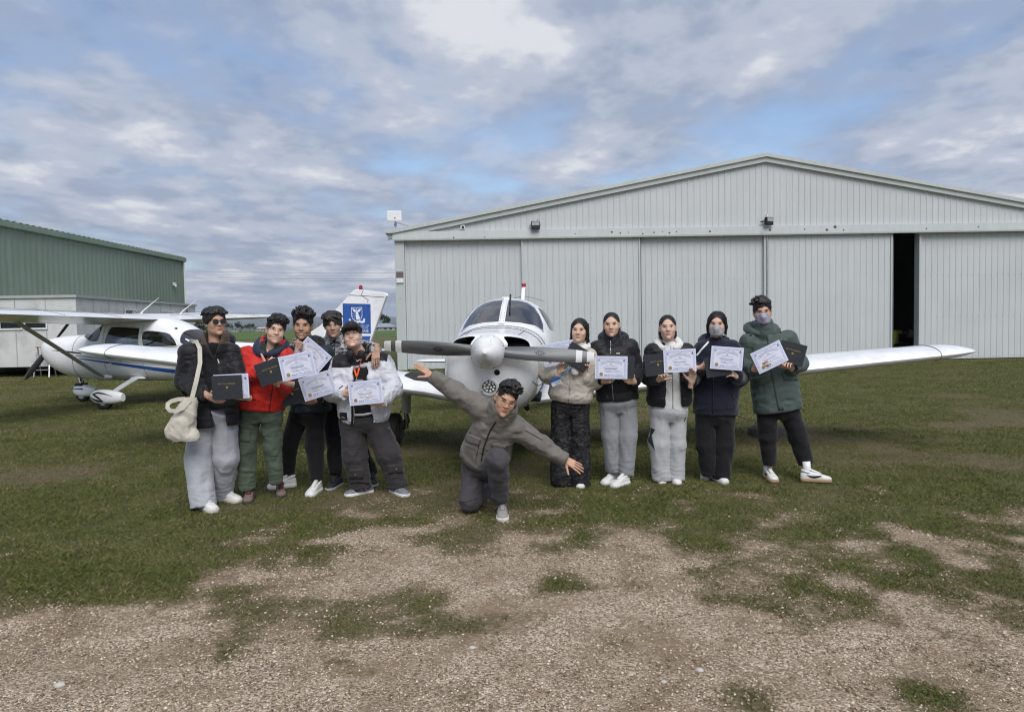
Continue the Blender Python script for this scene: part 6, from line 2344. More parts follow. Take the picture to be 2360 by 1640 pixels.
# ------------------------------------------------------------------ garments
ZOOM = {1: (380, 660, 2.956), 2: (520, 690, 3.193), 3: (640, 690, 3.325), 4: (880, 780, 3.627), 5: (1220, 690, 3.469), 6: (1460, 690, 3.546), 7: (1680, 660, 3.325)}
def Z(k, x, y):
    a, b, s = ZOOM[k]
    return a + x / s, b + y / s
def seg_near(V, pts):
    """distance to a polyline and the length along it"""
    best, par = np.full(len(V), 9.0), np.zeros(len(V))
    run = 0.0
    for i in range(len(pts) - 1):
        a, ab = pts[i], pts[i + 1] - pts[i]
        L = np.linalg.norm(ab)
        t = np.clip(((V - a) @ ab) / (L * L), 0, 1)
        d = np.linalg.norm(V - a - t[:, None] * ab, axis=1)
        m = d < best
        best[m], par[m] = d[m], run + t[m] * L
        run += L
    return best, par
def make_top(P, name, mats, N, SL, SR, H, wid, arms, h=.0085, k=.04, quilt=None, fold=((.007, (6, 6, 11)), (.003, (14, 14, 20))), opened=None, collar=None, matfn=None, neck_w=.085,
             sleeve_r=(.088, .072, .055), sleeves=True, seed=1, hem_in=.0, shoulder_r=.075, nexp=2.3, smooth_it=1, register=True):
    S = (SL + SR) / 2
    sp = unit(S - H)
    r_ = SR - SL
    r_ = unit(r_ - sp * (r_ @ sp))
    fw = np.cross(r_, sp)                                  # towards the chest side
    pts = [N, SL, SR, H] + ([p for a in arms for p in a] if sleeves else [])
    lo, hi = np.min(pts, 0) - .24, np.max(pts, 0) + .20
    f = Field(lo, hi, h)
    st = [(H + (S - H) * t, a, b) for t, a, b in wid]
    f.loft(st, r_, fw, .02, nexp)
    half_sh = np.linalg.norm(SR - SL) / 2
    # shoulder yoke up to the neck
    f.cone(SL, S + sp * .012, shoulder_r, shoulder_r * 1.12, k)
    f.cone(SR, S + sp * .012, shoulder_r, shoulder_r * 1.12, k)
    f.cone(S, N, neck_w * 1.1, neck_w * .92, k)
    if sleeves:
        for i, a in enumerate(arms):
            rad = list(sleeve_r[i] if isinstance(sleeve_r[0], (tuple, list)) else sleeve_r)
            while len(rad) < len(a):
                rad.insert(1, (rad[0] + rad[1]) / 2)
            f.limb(a, rad, k)
    if opened:
        u0, w0, u1, w1, depth = opened                      # centre and half width at hem and at neck, along the chest
        Lh = np.linalg.norm(N - H)
        def fn(Q):
            q = Q - H
            t = np.clip((q @ sp) / Lh, -.2, 1.2)
            u = q @ r_ - (u0 + (u1 - u0) * t)
            w = w0 + (w1 - w0) * np.clip(t, 0, 1)
            return np.maximum(np.abs(u) - w, depth - q @ fw)
        f.put(lo, hi, fn, .012, 's')
    if collar:
        kind, ch, cr = collar
        up = unit(N - S + sp)
        if kind == 'stand':
            f.cone(N - up * .02, N + up * ch, cr * 1.02, cr, .02)
            f.cone(N + up * .0, N + up * (ch + .08), cr * .80, cr * .90, .006, 's')
        elif kind == 'lapel':
            f.cone(N - up * .03, N + up * ch, cr * 1.12, cr * 1.06, .02)
            f.cone(N + up * .0, N + up * (ch + .10), cr * .70, cr * 1.0, .006, 's')
            def fv(Q):
                q = Q - N
                return np.maximum(np.abs(q @ r_) - (.045 + .35 * np.clip(q @ up, -.1, .2)), .0 - q @ fw)
            f.put(N - .2, N + .2, fv, .008, 's')
    else:
        up = unit(N - S + sp)
        f.cone(N + up * .005, N + up * .15, neck_w * .62, neck_w * .9, .01, 's')
    V, F = f.mesh()
    V = relax(V, F, smooth_it, .5)
    if quilt:
        amp, pitch = quilt
        Nn = vnormals(V, F)
        c = (V - H) @ sp
        near = np.zeros(len(V), bool)
        if sleeves:
            for i, a in enumerate(arms):
                d, par = seg_near(V, [np.array(q) for q in a])
                rr = (sleeve_r[i] if isinstance(sleeve_r[0], (tuple, list)) else sleeve_r)[0]
                m = (d < rr * 1.15) & (par > .09)
                c = np.where(m, par, c)
        wob = (vnoise3(V * 9, seed) - .5) * pitch * .25
        q = np.abs(np.sin(math.pi * (c + wob) / pitch))
        V = V + Nn * (amp * (q ** .55 - .75))[:, None]
    if fold:
        V = folds(V, F, fold, seed)
    mi = None
    if matfn is not None:
        mi = matfn(V[F].mean(1)).astype(int)
    j = P.later(name, V, F, list(mats), mi)
    if register:
        P.bvh(V, F)
        P.top_axes = (H, sp, r_, fw)
    return j
def make_trousers(P, name, mats, waist, legs, rad, fold=((.010, (8, 8, 3)), (.005, (7, 7, 10))), h=.0088, seed=2, matfn=None, flat=None, bunch=0.0, register=True, drop=.028):
    """waist: (centre, half width, half depth); legs: [hip, knee, ankle] lists with radii"""
    legs = [list(l[:-1]) + [np.array(l[-1]) + unit(np.array(l[-1]) - np.array(l[-2])) * drop] for l in legs]
    pts = [waist[0]] + [p for l in legs for p in l]
    lo, hi = np.min(pts, 0) - .16, np.max(pts, 0) + .16
    f = Field(lo, hi, h)
    top = np.array(waist[0])
    hipc = (np.array(legs[0][0]) + np.array(legs[1][0])) / 2
    r_ = unit(np.array(legs[1][0]) - np.array(legs[0][0]))
    sp = unit(top - hipc)
    r_ = unit(r_ - sp * (r_ @ sp))
    fw = np.cross(r_, sp)
    f.loft([(hipc - sp * .085, waist[1] * .55, waist[2] * .75), (hipc - sp * .02, waist[1] * .98, waist[2] * 1.02), (hipc + (top - hipc) * .5, waist[1] * 1.06, waist[2] * 1.1), (top + sp * .04, waist[1], waist[2])], r_, fw, .03, 2.2)
    pel = f.d.copy()
    both = []
    for l, rr in zip(legs, rad):
        f.d = pel.copy()
        f.limb(l, rr, .035, True)
        both.append(f.d)
    f.d = np.minimum(both[0], both[1])                     # a crease, not a web, between the legs
    V, F = f.mesh()
    V = relax(V, F, 1, .5)
    if fold:
        V = folds(V, F, fold, seed)
    if bunch:
        Nn = vnormals(V, F)
        for l in legs:
            a = np.array(l[-1])
            w = np.exp(-np.linalg.norm(V - a, axis=1) / .11)
            V = V + Nn * (bunch * w * np.sin(V[:, 2] * 150 + 12 * vnoise3(V * 9, 3)))[:, None]
    mi = None if matfn is None else matfn(V[F].mean(1)).astype(int)
    j = P.later(name, V, F, list(mats), mi)
    if register:
        P.bvh(V, F)
    return j
def make_hood(P, name, m, N, r_ring=.105, r_tube=.040, lift=.02, back=.03, fold=((.005, (16, 16, 26)),), front=2.45, sq=.8, drop=.05, seed=4):
    """a folded-down hood lying round the neck"""
    f = Field(N - .25, N + .25, .009)
    pts = []
    for t in np.linspace(-front, front, 15):               # 0 = behind the neck
        pts.append(N + np.array([r_ring * math.sin(t), back + r_ring * sq * math.cos(t), lift - drop * (1 - math.cos(t)) / 2 + .012 * math.cos(t)]))
    for i in range(len(pts) - 1):
        a = abs(i - 6.5) / 7
        r0 = r_tube * (1.12 - .45 * a)
        f.cone(pts[i], pts[i + 1], r0, r0, .02)
    V, F = f.mesh()
    V = folds(relax(V, F, 1), F, fold, seed)
    return P.later(name, V, F, m)

def place(o, c, th, yaw=0.0, pitch=0.0):
    """stand a flat sheet (local x right, local z up, face towards -y) at c, turned th anticlockwise in the picture"""
    o.matrix_world = Matrix.Translation(Vector(c)) @ (Matrix.Rotation(R(yaw), 4, 'Z') @ Matrix.Rotation(R(pitch), 4, 'X') @ Matrix.Rotation(R(-th), 4, 'Y'))
_certdata = None
def certificate(c, th, label, yaw=0, pitch=0, bend=0.0, w=.297, hgt=.210):
    root = empty('certificate', (0, 0, 0))
    bend = bend or .009 * math.sin(th * 3.1 + c[0] * 5)
    def B(x, z, off=0.0):
        return (x, bend * (x / .15) ** 2 - off, z)
    n = 16
    # the sheet, front and back with a little thickness
    v, f = [], []
    for s_ in (0, 1):
        for j in range(2):
            for i in range(n + 1):
                x, y, z = B(-w / 2 + w * i / n, -hgt / 2 + hgt * j, 0)
                v.append((x, y + .0008 * s_, z))
    m = n + 1
    for i in range(n):
        f.append((i, i + 1, m + i + 1, m + i))
        f.append((2 * m + i + 1, 2 * m + i, 3 * m + i, 3 * m + i + 1))
        f.append((i + 1, i, 2 * m + i, 2 * m + i + 1))
        f.append((m + i, m + i + 1, 3 * m + i + 1, 3 * m + i))
    f += [(0, m, 3 * m, 2 * m), (m - 1, 3 * m - 1, 4 * m - 1, 2 * m - 1)]
    mesh('sheet', v, f, M_paper, root)
    def ringband(d0, d1, mt, nm):
        mb = MB()
        for (xa, xb, za, zb) in ((-w / 2 + d0, w / 2 - d0, hgt / 2 - d1, hgt / 2 - d0), (-w / 2 + d0, w / 2 - d0, -hgt / 2 + d0, -hgt / 2 + d1), (-w / 2 + d0, -w / 2 + d1, -hgt / 2 + d1, hgt / 2 - d1), (w / 2 - d1, w / 2 - d0, -hgt / 2 + d1, hgt / 2 - d1)):
            k = 12 if xb - xa > .1 else 1
            for i in range(k):
                x0, x1 = xa + (xb - xa) * i / k, xa + (xb - xa) * (i + 1) / k
                mb.add([B(x0, za, .0009), B(x1, za, .0009), B(x1, zb, .0009), B(x0, zb, .0009)], [(0, 1, 2, 3)])
        mb.build(nm, mt, root, fix=False)
    ringband(.009, .030, M_paperb, 'border')
    def line(s_, z, size, mt=M_ink, x0=0.0, arc_=0.0):
        tv, tf = text_mesh(s_, size)
        MB().add([B(x0 + x, z + y - arc_ * (x0 + x) ** 2, .0016) for x, y, _z in tv], tf).build('lettering', mt, root, fix=False)
    line('FLIGHT ACADEMY AUSTRALIA', .066, .0145, M_ink2, 0, 2.3)
    line('COURSE PARTICIPATION CERTIFICATE', .051, .0115, M_ink, 0, 2.6)
    line('PPL', .030, .014)
    line('ISSUED TO STUDENT PILOT', .018, .0085, M_ink2)
    mb = MB()
    for xa, xb, z, t_ in ((-.075, .06, .000, .0012), (-.065, .055, -.010, .0016), (-.055, .05, -.016, .0016), (-.06, .0, -.033, .0014), (.02, .075, -.033, .0012), (-.05, .02, -.043, .0014), (.03, .10, -.043, .0012), (-.02, .03, -.066, .0014), (.045, .105, -.064, .0016), (.03, .11, -.078, .0014)):
        mb.add([B(xa, z - t_, .0016), B(xb, z - t_, .0016), B(xb, z + t_, .0016), B(xa, z + t_, .0016)], [(0, 1, 2, 3)])
    mb.build('printed_lines', M_ink2, root, fix=False)
    k = 18
    MB().add([B(-.092 + .0165 * math.cos(2 * math.pi * i / k), -.062 + .0165 * math.sin(2 * math.pi * i / k), .0018) for i in range(k)], [tuple(range(k))]).build('gold_seal', M_gold, root, fix=False)
    line('M', -.071, .017, M_ink, -.056)
    MB().add([B(-.047, -.066, .0016), B(-.041, -.076, .0016), B(-.035, -.066, .0016)], [(0, 1, 2)]).add([B(-.033, -.076, .0016), B(-.022, -.060, .0016), B(-.026, -.076, .0016)], [(0, 1, 2)]).build('printed_logo', M_ink, root, fix=False)
    MB().add([B(.108, .062, .0016), B(.124, .062, .0016), B(.118, .080, .0016)], [(0, 1, 2)]).add([B(.104, .056, .0016), B(.128, .056, .0016), B(.128, .059, .0016), B(.104, .059, .0016)], [(0, 1, 2, 3)]).build('printed_triangle', M_ink, root, fix=False)
    MB().add([B(-.112 + .010 * math.cos(2 * math.pi * i / 10), .068 + .010 * math.sin(2 * math.pi * i / 10), .0016) for i in range(10)], [tuple(range(10))]).build('printed_crest', M_ink2, root, fix=False)
    place(root, c, th, yaw, pitch)
    return tag(root, label, 'certificate', 'certificates held by the group')
def logbook(c, th, label, yaw=0, pitch=0, w=.24, hgt=.20, front=True):
    root = empty('logbook', (0, 0, 0))
    MB().box(-w / 2, w / 2, -.0065, -.0045, -hgt / 2, hgt / 2).build('front_cover', M_cover, root, bevel=.0008)
    MB().box(-w / 2, w / 2, .0045, .0065, -hgt / 2, hgt / 2).build('back_cover', M_cover, root, bevel=.0008)
    MB().box(-w / 2 - .003, -w / 2 + .002, -.006, .006, -hgt / 2, hgt / 2).build('spine', M_cover, root, bevel=.0015)
    MB().box(-w / 2 + .002, w / 2 - .004, -.0043, .0043, -hgt / 2 + .004, hgt / 2 - .004).build('pages', M_pages, root)
    tv, tf = text_mesh("PILOT'S LOGBOOK", .0165)
    MB().add([(x, -.0072, .030 + y) for x, y, _z in tv], tf).build('gold_lettering', M_gold, root, fix=False)
    MB().add([(-.009, -.0072, .008), (.009, -.0072, .008), (.009, -.0072, -.004), (0, -.0072, -.013), (-.009, -.0072, -.004)], [(0, 1, 2, 3, 4)]).build('gold_crest', M_gold, root, fix=False)
    place(root, c, th, yaw, pitch)
    return tag(root, label, 'logbook', 'black logbooks held by the group')

def shoe_pos(px, py):
    g = gnd(px, py)
    return np.array([g[0], g[1], -.014])

UP = np.array([0, 0, 1.0])
LT, RT, TO, AW, DN = np.array([-1., 0, 0]), np.array([1., 0, 0]), np.array([0, -1., 0]), np.array([0, 1., 0]), np.array([0, 0, -1.])
M_shw = mat('white_trainer', (0.66, 0.66, 0.65), 0.5, var=.06, dirt=(0.42, .40, .36), dirt_scale=30, dirt_amt=.4)
M_shs = mat('off_white_sole', (0.58, 0.56, 0.51), 0.7, var=.08, dirt=(0.30, .26, .2), dirt_scale=25, dirt_amt=.6)
C_black = cloth('black_cotton', (0.010, 0.010, 0.012))
C_blackp = cloth('black_puffer_nylon', (0.010, 0.010, 0.013), 0.55, weave=250, spec=.3, bump=.15, crease=.35, cscale=11)
C_zip = mat('dark_zip', (0.03, .03, .032), .4, metal=.4)
C_silver = mat('silver_zip', (0.35, .35, .36), .35, metal=.8)

def bones(P, N, SL, SR, H, arms, legs):
    P.frame([[N, (SL + SR) / 2, H + UP * .12], [SL, (SL + SR) / 2, SR]] + [list(a) for a in arms] + [list(l) for l in legs],
            [[.05, .075, .06], [.05, .06, .05]] + [[.045, .038, .028][:len(a)] if len(a) == 3 else [.045, .042, .038, .028] for a in arms] + [[.07, .05, .035] for l in legs])

# ================================================================== A: sunglasses, black parka, grey sweatpants
def person_a():
    D = 6.10
    q = lambda x, y, d=0.0: at(*Z(1, x, y), D + d)
    P = Person(gnd(*Z(1, 330, 1490)) * np.array([1, 1, 0]), 'person in black sunglasses, black parka and grey sweatpants with a cream tote bag', (0.40, 0.25, 0.18), D)
    N, SL, SR, H = q(345, 405), q(165, 452), q(450, 450, .05), q(345, 950)
    aL, aR = [SL, q(128, 640, .0), q(305, 752, -.26)], [SR, q(520, 660, .0), q(528, 752, -.22)]
    fl, fr = shoe_pos(*Z(1, 290, 1515)), shoe_pos(*Z(1, 435, 1455))
    lL, lR = [q(262, 900), q(225, 1180, -.02), fl + np.array([-.05, .03, .055])], [q(400, 890, .04), q(415, 1170, .05), fr + np.array([-.06, .03, .07])]
    bones(P, N, SL, SR, H, (aL, aR), (lL, lR))
    P.head(Z(1, 348, 134), Z(1, 372, 332), D - .02, yaw=20, pitch=0, roll=-3, neck=N, eyes='none')
    P.hair('bowl', seed=21, fringe=.034, up=.018)
    P.glasses(M_shadeblk, rx=.0235, rz=.0185, thick=.0026, square=2.8, shade=M_shadeblk)
    make_top(P, 'hoodie', [C_black], N - UP * .01, SL * .8 + SR * .2, SR * .8 + SL * .2, q(370, 830), [(0, .165, .125), (.5, .165, .125), (.9, .15, .11)], [], sleeves=False, neck_w=.075, shoulder_r=.06, seed=3)
    P.line('drawstring', [Z(1, 350, 470), Z(1, 368, 520), Z(1, 378, 598)], .0045, M_white, .004)
    P.line('drawstring', [Z(1, 398, 455), Z(1, 398, 480), Z(1, 400, 512)], .0045, M_white, .004)
    C_cord = cloth('brown_corduroy', (0.085, 0.062, 0.045))
    up = UP
    make_top(P, 'parka', [C_blackp, C_cord], N, SL, SR, H, [(0, .205, .155), (.35, .20, .155), (.8, .185, .14), (.97, .16, .115)], [aL, aR], quilt=(.005, .105), sleeve_r=((.084, .076, .052), (.080, .070, .050)),
             opened=(.075, .055, .01, .055, .03), collar=('lapel', .085, .105), seed=5, shoulder_r=.070, fold=((.006, (6, 6, 12)), (.003, (16, 16, 20))),
             matfn=lambda c: ((c - N) @ unit((0, 0, 1)) > .020 - .0) & (np.linalg.norm((c - N)[:, :2], axis=1) < .16))
    P.dot('snap', *Z(1, 358, 948), .008, M_galv)
    P.dot('snap', *Z(1, 358, 815), .008, M_galv)
    make_hood(P, 'hood', C_blackp, N + np.array([-.03, .05, .03]), .12, .045, lift=.03, back=.045, front=1.9)
    gm = heather('light_grey_marl', (0.30, 0.31, 0.34), (0.47, 0.48, 0.52))
    make_trousers(P, 'sweatpants', [gm], (q(355, 850), .150, .115), [lL, lR], [(.112, .106, .108), (.108, .100, .085)], seed=6, bunch=.003)
    P.shoe(fl, 48, M_shw, M_shs, .30, 1.35)
    P.shoe(fr, 62, M_shw, M_shs, .30, 1.35)
    P.hand(aL[-1], q(395, 790, -.36) - aL[-1], UP * .6 + TO * .3, curl=(18, 14, 14, 16), tcurl=35, spread=2, back=.06)
    P.hand(aR[-1] + np.array([.01, .0, .0]), q(455, 735, -.30) - q(530, 752, -.22), UP * .9 + AW * .4, curl=(28, 30, 32, 34), tcurl=10, left=True, back=.06)
    # tote bag strap runs over the shoulder
    o = P.finish()
    logbook(q(425, 686, -.330), 1, 'black logbook in front of the sunglasses wearer, with a white sheet behind it', yaw=4)
    certificate(q(455, 680, -.300), 1.5, 'certificate mostly hidden behind the logbook of the sunglasses wearer', yaw=4, w=.285, hgt=.206)
    # tote
    M_can = cloth('cream_canvas', (0.52, 0.49, 0.42), .9, weave=300)
    tb_ = empty('tote_bag', tuple(q(110, 1050, -.05)))
    b0 = np.array(tb_.location)
    f = Field(q(0, 700, -.4) - .1, q(260, 1080, .0) + .1, .009)
    cs = [(q(180, 740, -.27), .050, .03), (q(150, 830, -.27), .080, .05), (q(118, 940, -.27), .108, .065), (q(108, 1020, -.27), .098, .06), (q(118, 1058, -.27), .06, .045)]
    f.loft(cs, RT, TO, .02, 2.2)
    f.cone(q(60, 990, -.27), q(190, 1030, -.27), .055, .055, .04)
    V, F = f.mesh()
    V = folds(relax(V, F, 2), F, ((.010, (14, 14, 7)), (.004, (26, 26, 14))), 8)
    mesh('bag', V - b0, F, M_can, tb_, smooth=True)
    def strap(pts, w, nm, thick=.003):
        mb = MB()
        rg_ = []
        for i, p in enumerate(pts):
            d = unit(np.array(pts[min(i + 1, len(pts) - 1)]) - np.array(pts[max(i - 1, 0)]))
            a = unit(np.cross(d, TO + .15 * RT))
            n_ = np.cross(a, d)
            p = np.array(p) - b0
            rg_.append([p - a * w - n_ * thick, p + a * w - n_ * thick, p + a * w + n_ * thick, p - a * w + n_ * thick])
        mb.loft(rg_).build(nm, M_can, tb_)
    strap([q(185, 760, -.27), q(215, 640, -.24), q(240, 520, -.19), q(238, 420, -.15), q(215, 375, -.08), q(180, 372, .0), q(165, 400, .08)], .018, 'strap')
    strap([q(175, 770, -.31), q(120, 830, -.34), q(70, 848, -.36), q(35, 845, -.36), q(18, 825, -.36), q(20, 798, -.35), q(45, 780, -.34), q(90, 768, -.32), q(140, 765, -.30)], .017, 'handle')
    mk = MB()
    for pts in ([(40, 870), (60, 900), (50, 940), (35, 960), (45, 990)], [(60, 880), (85, 920), (70, 960)], [(38, 930), (75, 950)]):
        pass
    tag(tb_, 'cream canvas tote bag hanging from the shoulder of the sunglasses wearer', 'bag')

# ================================================================== B: red jacket
def person_b():
    D = 6.32
    q = lambda x, y, d=0.0: at(*Z(2, x, y), D + d)
    P = Person(gnd(*Z(2, 250, 1440)) * np.array([1, 1, 0]), 'person in bright red jacket and sage green cargo trousers giving a thumb sign', (0.52, 0.34, 0.26), D)
    N, SL, SR, H = q(345, 365), q(150, 420), q(430, 420), q(250, 800)
    aL, aR = [SL, q(125, 600, -.08), q(300, 505, -.30)], [SR, q(425, 660, -.02), q(450, 620, -.20)]
    fl, fr = shoe_pos(*Z(2, 175, 1470)), shoe_pos(*Z(2, 405, 1428))
    lL, lR = [q(175, 830), q(155, 1090, -.02), q(160, 1370, .0)], [q(340, 820), q(345, 1080, .02), q(370, 1325, .06)]
    bones(P, N, SL, SR, H, (aL, aR), (lL, lR))
    P.head((644, 727.5), (635.5, 789), D - .05, yaw=5, pitch=-4, roll=12, neck=N, smile=.8, eyes='narrow')
    P.hair('short', seed=22, fringe=.018, up=.014)
    P.glasses(M_gold_fr, rx=.0215, rz=.0185, thick=.0009)
    red = cloth('red_shell', (0.50, 0.020, 0.014), 0.55, weave=250, spec=.3, crease=.5, cscale=8)
    navy = cloth('navy_padded', (0.018, 0.026, 0.055), 0.55)
    make_top(P, 'red_jacket', [red, cloth('grey_black_facing', (0.028, .03, .034))], N, SL, SR, H, [(0, .205, .16), (.15, .225, .175), (.5, .215, .17), (.85, .20, .145), (.98, .17, .11)], [aL, aR], sleeve_r=((.088, .076, .048), (.086, .070, .050)),
             fold=((.010, (6, 6, 9)), (.005, (13, 13, 18))), collar=('lapel', .055, .105), seed=9, shoulder_r=.070, matfn=lambda c: (np.linalg.norm((c - N - np.array([0, -.04, .0])) * np.array([1, 1, 1.3]), axis=1) < .125) & (c[:, 2] > N[2] - .075))
    P.line('zip', [Z(2, 365, 440), Z(2, 345, 640), Z(2, 322, 812)], .004, C_zip, .003)
    P.line('hem_cord', [Z(2, 90, 795), Z(2, 230, 810), Z(2, 330, 812), Z(2, 410, 770)], .004, red, .0)
    P.band('pocket_flap', [Z(2, 205, 715), Z(2, 255, 730)], [Z(2, 205, 735), Z(2, 255, 750)], red, .004)
    make_hood(P, 'inner_hood', navy, N + np.array([-.015, -.03, .02]), .112, .050, lift=.050, back=.02, front=2.8, drop=.10, fold=((.008, (14, 14, 30)),), seed=31)
    grn = cloth('sage_cotton', (0.085, 0.110, 0.078), 0.8, var=.14)
    make_trousers(P, 'cargo_trousers', [grn], (q(250, 800), .165, .125), [lL, lR], [(.098, .076, .066), (.096, .077, .060)], seed=10, fold=((.009, (8, 8, 6)), (.007, (8, 8, 15))), bunch=.003)
    P.band('cargo_pocket', [Z(2, 110, 945), Z(2, 180, 960)], [Z(2, 108, 1040), Z(2, 178, 1050)], grn, .008)
    P.line('knee_seam', [Z(2, 205, 1120), Z(2, 150, 1125)], .002, grn, .002)
    br = mat('brown_suede', (0.17, 0.125, 0.10), .85, var=.2, vscale=40)
    bg = mat('burgundy_mesh', (0.10, 0.02, 0.03), .8, var=.2)
    sl = mat('dark_sole', (0.045, .042, .04), .8)
    P.shoe(fl, 12, br, sl, .285, 1.1, lace=bg, tongue=bg, heel=bg, mark=(mat('shoe_tan', (.26, .2, .16), .8), 'wave'))
    P.shoe(fr, 22, br, sl, .285, 1.1, lace=bg, tongue=bg, heel=bg, mark=(mat('shoe_tan', (.26, .2, .16), .8), 'wave'))
    # thumb-and-fist sign
    P.hand(aL[-1], q(360, 445, -.34) - q(300, 505, -.30), LT * .5 + UP * .6 + TO * .2, curl=((70, 95, 60),) * 4, tcurl=-4, thumb_out=.9, back=.06)
    P.hand(aR[-1], LT * .75 + UP * .12 + TO * .25, UP * .8 + RT * .3, curl=(22, 24, 26, 30), tcurl=12, left=True, back=.06)
    P.finish()
    logbook(q(335, 530, -.365), 19, 'black logbook tilted in the hands of the red jacket wearer', yaw=0)
    certificate(q(528, 487, -.375), 11, 'certificate held beside the red jacket wearer, below the diamond tilted one', yaw=0)

# ================================================================== C: dark teal jacket, laughing
def person_c():
    D = 6.66
    q = lambda x, y, d=0.0: at(*Z(2, x, y), D + d)
    P = Person(gnd(*Z(2, 600, 1400)) * np.array([1, 1, 0]), 'smiling person with thick upright hair in a dark teal jacket and white trainers', (0.36, 0.215, 0.145), D)
    N, SL, SR, H = q(610, 325), q(500, 400), q(735, 400), q(630, 820)
    aL, aR = [SL, q(475, 600, .0), q(525, 640, -.20)], [SR, q(775, 610, .0), q(665, 742, -.24)]
    fl, fr = shoe_pos(*Z(2, 420, 1375)), shoe_pos(*Z(2, 655, 1420))
    lL, lR = [q(545, 840), q(470, 1060, .05), q(455, 1275, .22)], [q(665, 840), q(655, 1080, -.02), q(672, 1300, -.06)]
    bones(P, N, SL, SR, H, (aL, aR), (lL, lR))
    P.head((702, 711), (696.5, 785), D - .03, yaw=-8, pitch=2, roll=3, neck=N, smile=1.0, eyes='narrow', size=1.08, neck_r=.058)
    P.hair('thick', seed=23, up=.014)
    teal = cloth('dark_teal_shell', (0.012, 0.024, 0.032), 0.55, spec=.3)
    make_top(P, 'teal_jacket', [teal, C_black], N, SL, SR, H, [(0, .19, .14), (.4, .195, .145), (.85, .19, .13), (.98, .16, .11)], [aL, aR], sleeve_r=(.078, .068, .050), seed=12, collar=('stand', .04, .09),
             fold=((.008, (6, 6, 9)), (.004, (13, 13, 17))))
    make_hood(P, 'hood', C_black, N, .11, .042, lift=.02, back=.03, front=2.5, drop=.07, seed=33)
    P.band('cuff_tab', [Z(2, 640, 725), Z(2, 680, 715)], [Z(2, 660, 770), Z(2, 690, 755)], teal, .006)
    P.dot('cuff_snap', *Z(2, 668, 730), .006, M_galv)
    make_trousers(P, 'black_trousers', [C_black], (q(620, 830), .155, .12), [lL, lR], [(.092, .074, .054), (.098, .082, .058)], seed=13)
    P.shoe(fl, -62, M_shw, M_shw, .29, 1.3)
    P.shoe(fr, -6, M_shw, M_shw, .29, 1.3)
    P.hand(aL[-1], q(560, 595, -.27) - q(525, 640, -.20), UP * .5 + RT * .6 + TO * .3, curl=(30, 32, 34, 36), tcurl=20, back=.06)
    P.hand(aR[-1], q(560, 752, -.34) - q(665, 742, -.24), UP * .8 + TO * .5, curl=(16, 18, 20, 22), tcurl=20, left=True, back=.06)
    P.finish()
    logbook(q(492, 692, -.40), 12, 'black logbook half covered by the lowest certificate of the left group', yaw=0)
    certificate(q(678, 632, -.46), 16.5, 'certificate tilted below the diamond tilted one, its gold seal at lower left', yaw=0, bend=-.012)

# ================================================================== D: camouflage jacket, centre parted hair
def person_d():
    D = 6.98
    q = lambda x, y, d=0.0: at(*Z(3, x, y), D + d)
    P = Person(gnd(*Z(3, 560, 1390)) * np.array([1, 1, 0]), 'person with centre parted hair in a grey camouflage jacket, arms over both neighbours', (0.37, 0.235, 0.17), D)
    N, SL, SR, H = q(435, 300), q(350, 355), q(555, 355), q(455, 790)
    aL, aR = [SL, q(245, 345, -.08), q(150, 335, -.42)], [SR, q(690, 360, -.26), q(757, 385, -.66)]
    fl, fr = shoe_pos(*Z(3, 438, 1432)), shoe_pos(*Z(3, 728, 1405))
    lL, lR = [q(410, 820), q(432, 1080, -.05), q(445, 1315, -.15)], [q(500, 820), q(610, 1080, -.02), q(715, 1320, .0)]
    bones(P, N, SL, SR, H, (aL, aR), (lL, lR))
    P.head((768, 714.5), (769, 779.5), D - .12, yaw=-2, pitch=8, roll=-4, neck=N, eyes='open', brow=1.2)
    P.hair('bowl', M_hairb, seed=24, fringe=.006, up=.004)
    cam_ = camo('grey_camouflage', [(0.40, 0.40, 0.42), (0.20, 0.20, 0.215), (0.035, 0.035, 0.04)], 13.0, (1, 1, 2.2))
    make_top(P, 'camouflage_jacket', [cam_], N, SL, SR, H, [(0, .175, .125), (.5, .185, .135), (.9, .175, .12), (.98, .15, .11)], [aL, aR], sleeve_r=((.070, .058, .050), (.070, .058, .050)), seed=14, collar=('stand', .05, .085))
    P.line('zip', [Z(3, 440, 305), Z(3, 438, 350), Z(3, 436, 420)], .006, C_zip, .003)
    make_trousers(P, 'black_trousers', [C_black], (q(455, 800), .145, .11), [lL, lR], [(.09, .072, .058), (.09, .072, .058)], seed=15)
    nv = mat('navy_trainer', (0.014, 0.016, 0.028), .7)
    P.shoe(fl, -12, nv, mat('grey_sole', (.35, .34, .32), .7), .285, 1.0)
    P.shoe(fr, 15, nv, mat('grey_sole', (.35, .34, .32), .7), .285, 1.0)
    P.hand(aL[-1], q(205, 372, -.50) - q(150, 335, -.42), UP * .2 + LT * .3 + DN * .8, curl=(25, 28, 30, 34), tcurl=10, back=.05, left=False)
    P.hand(aR[-1], DN * .95 + LT * .05 + TO * .30, LT * .9, curl=(12, 14, 16, 18), tcurl=18, back=.05, left=True)
    P.finish()
    certificate(at(*Z(3, 270, 425), D - .47), -42, 'diamond tilted certificate held up between two heads of the left group', yaw=0)

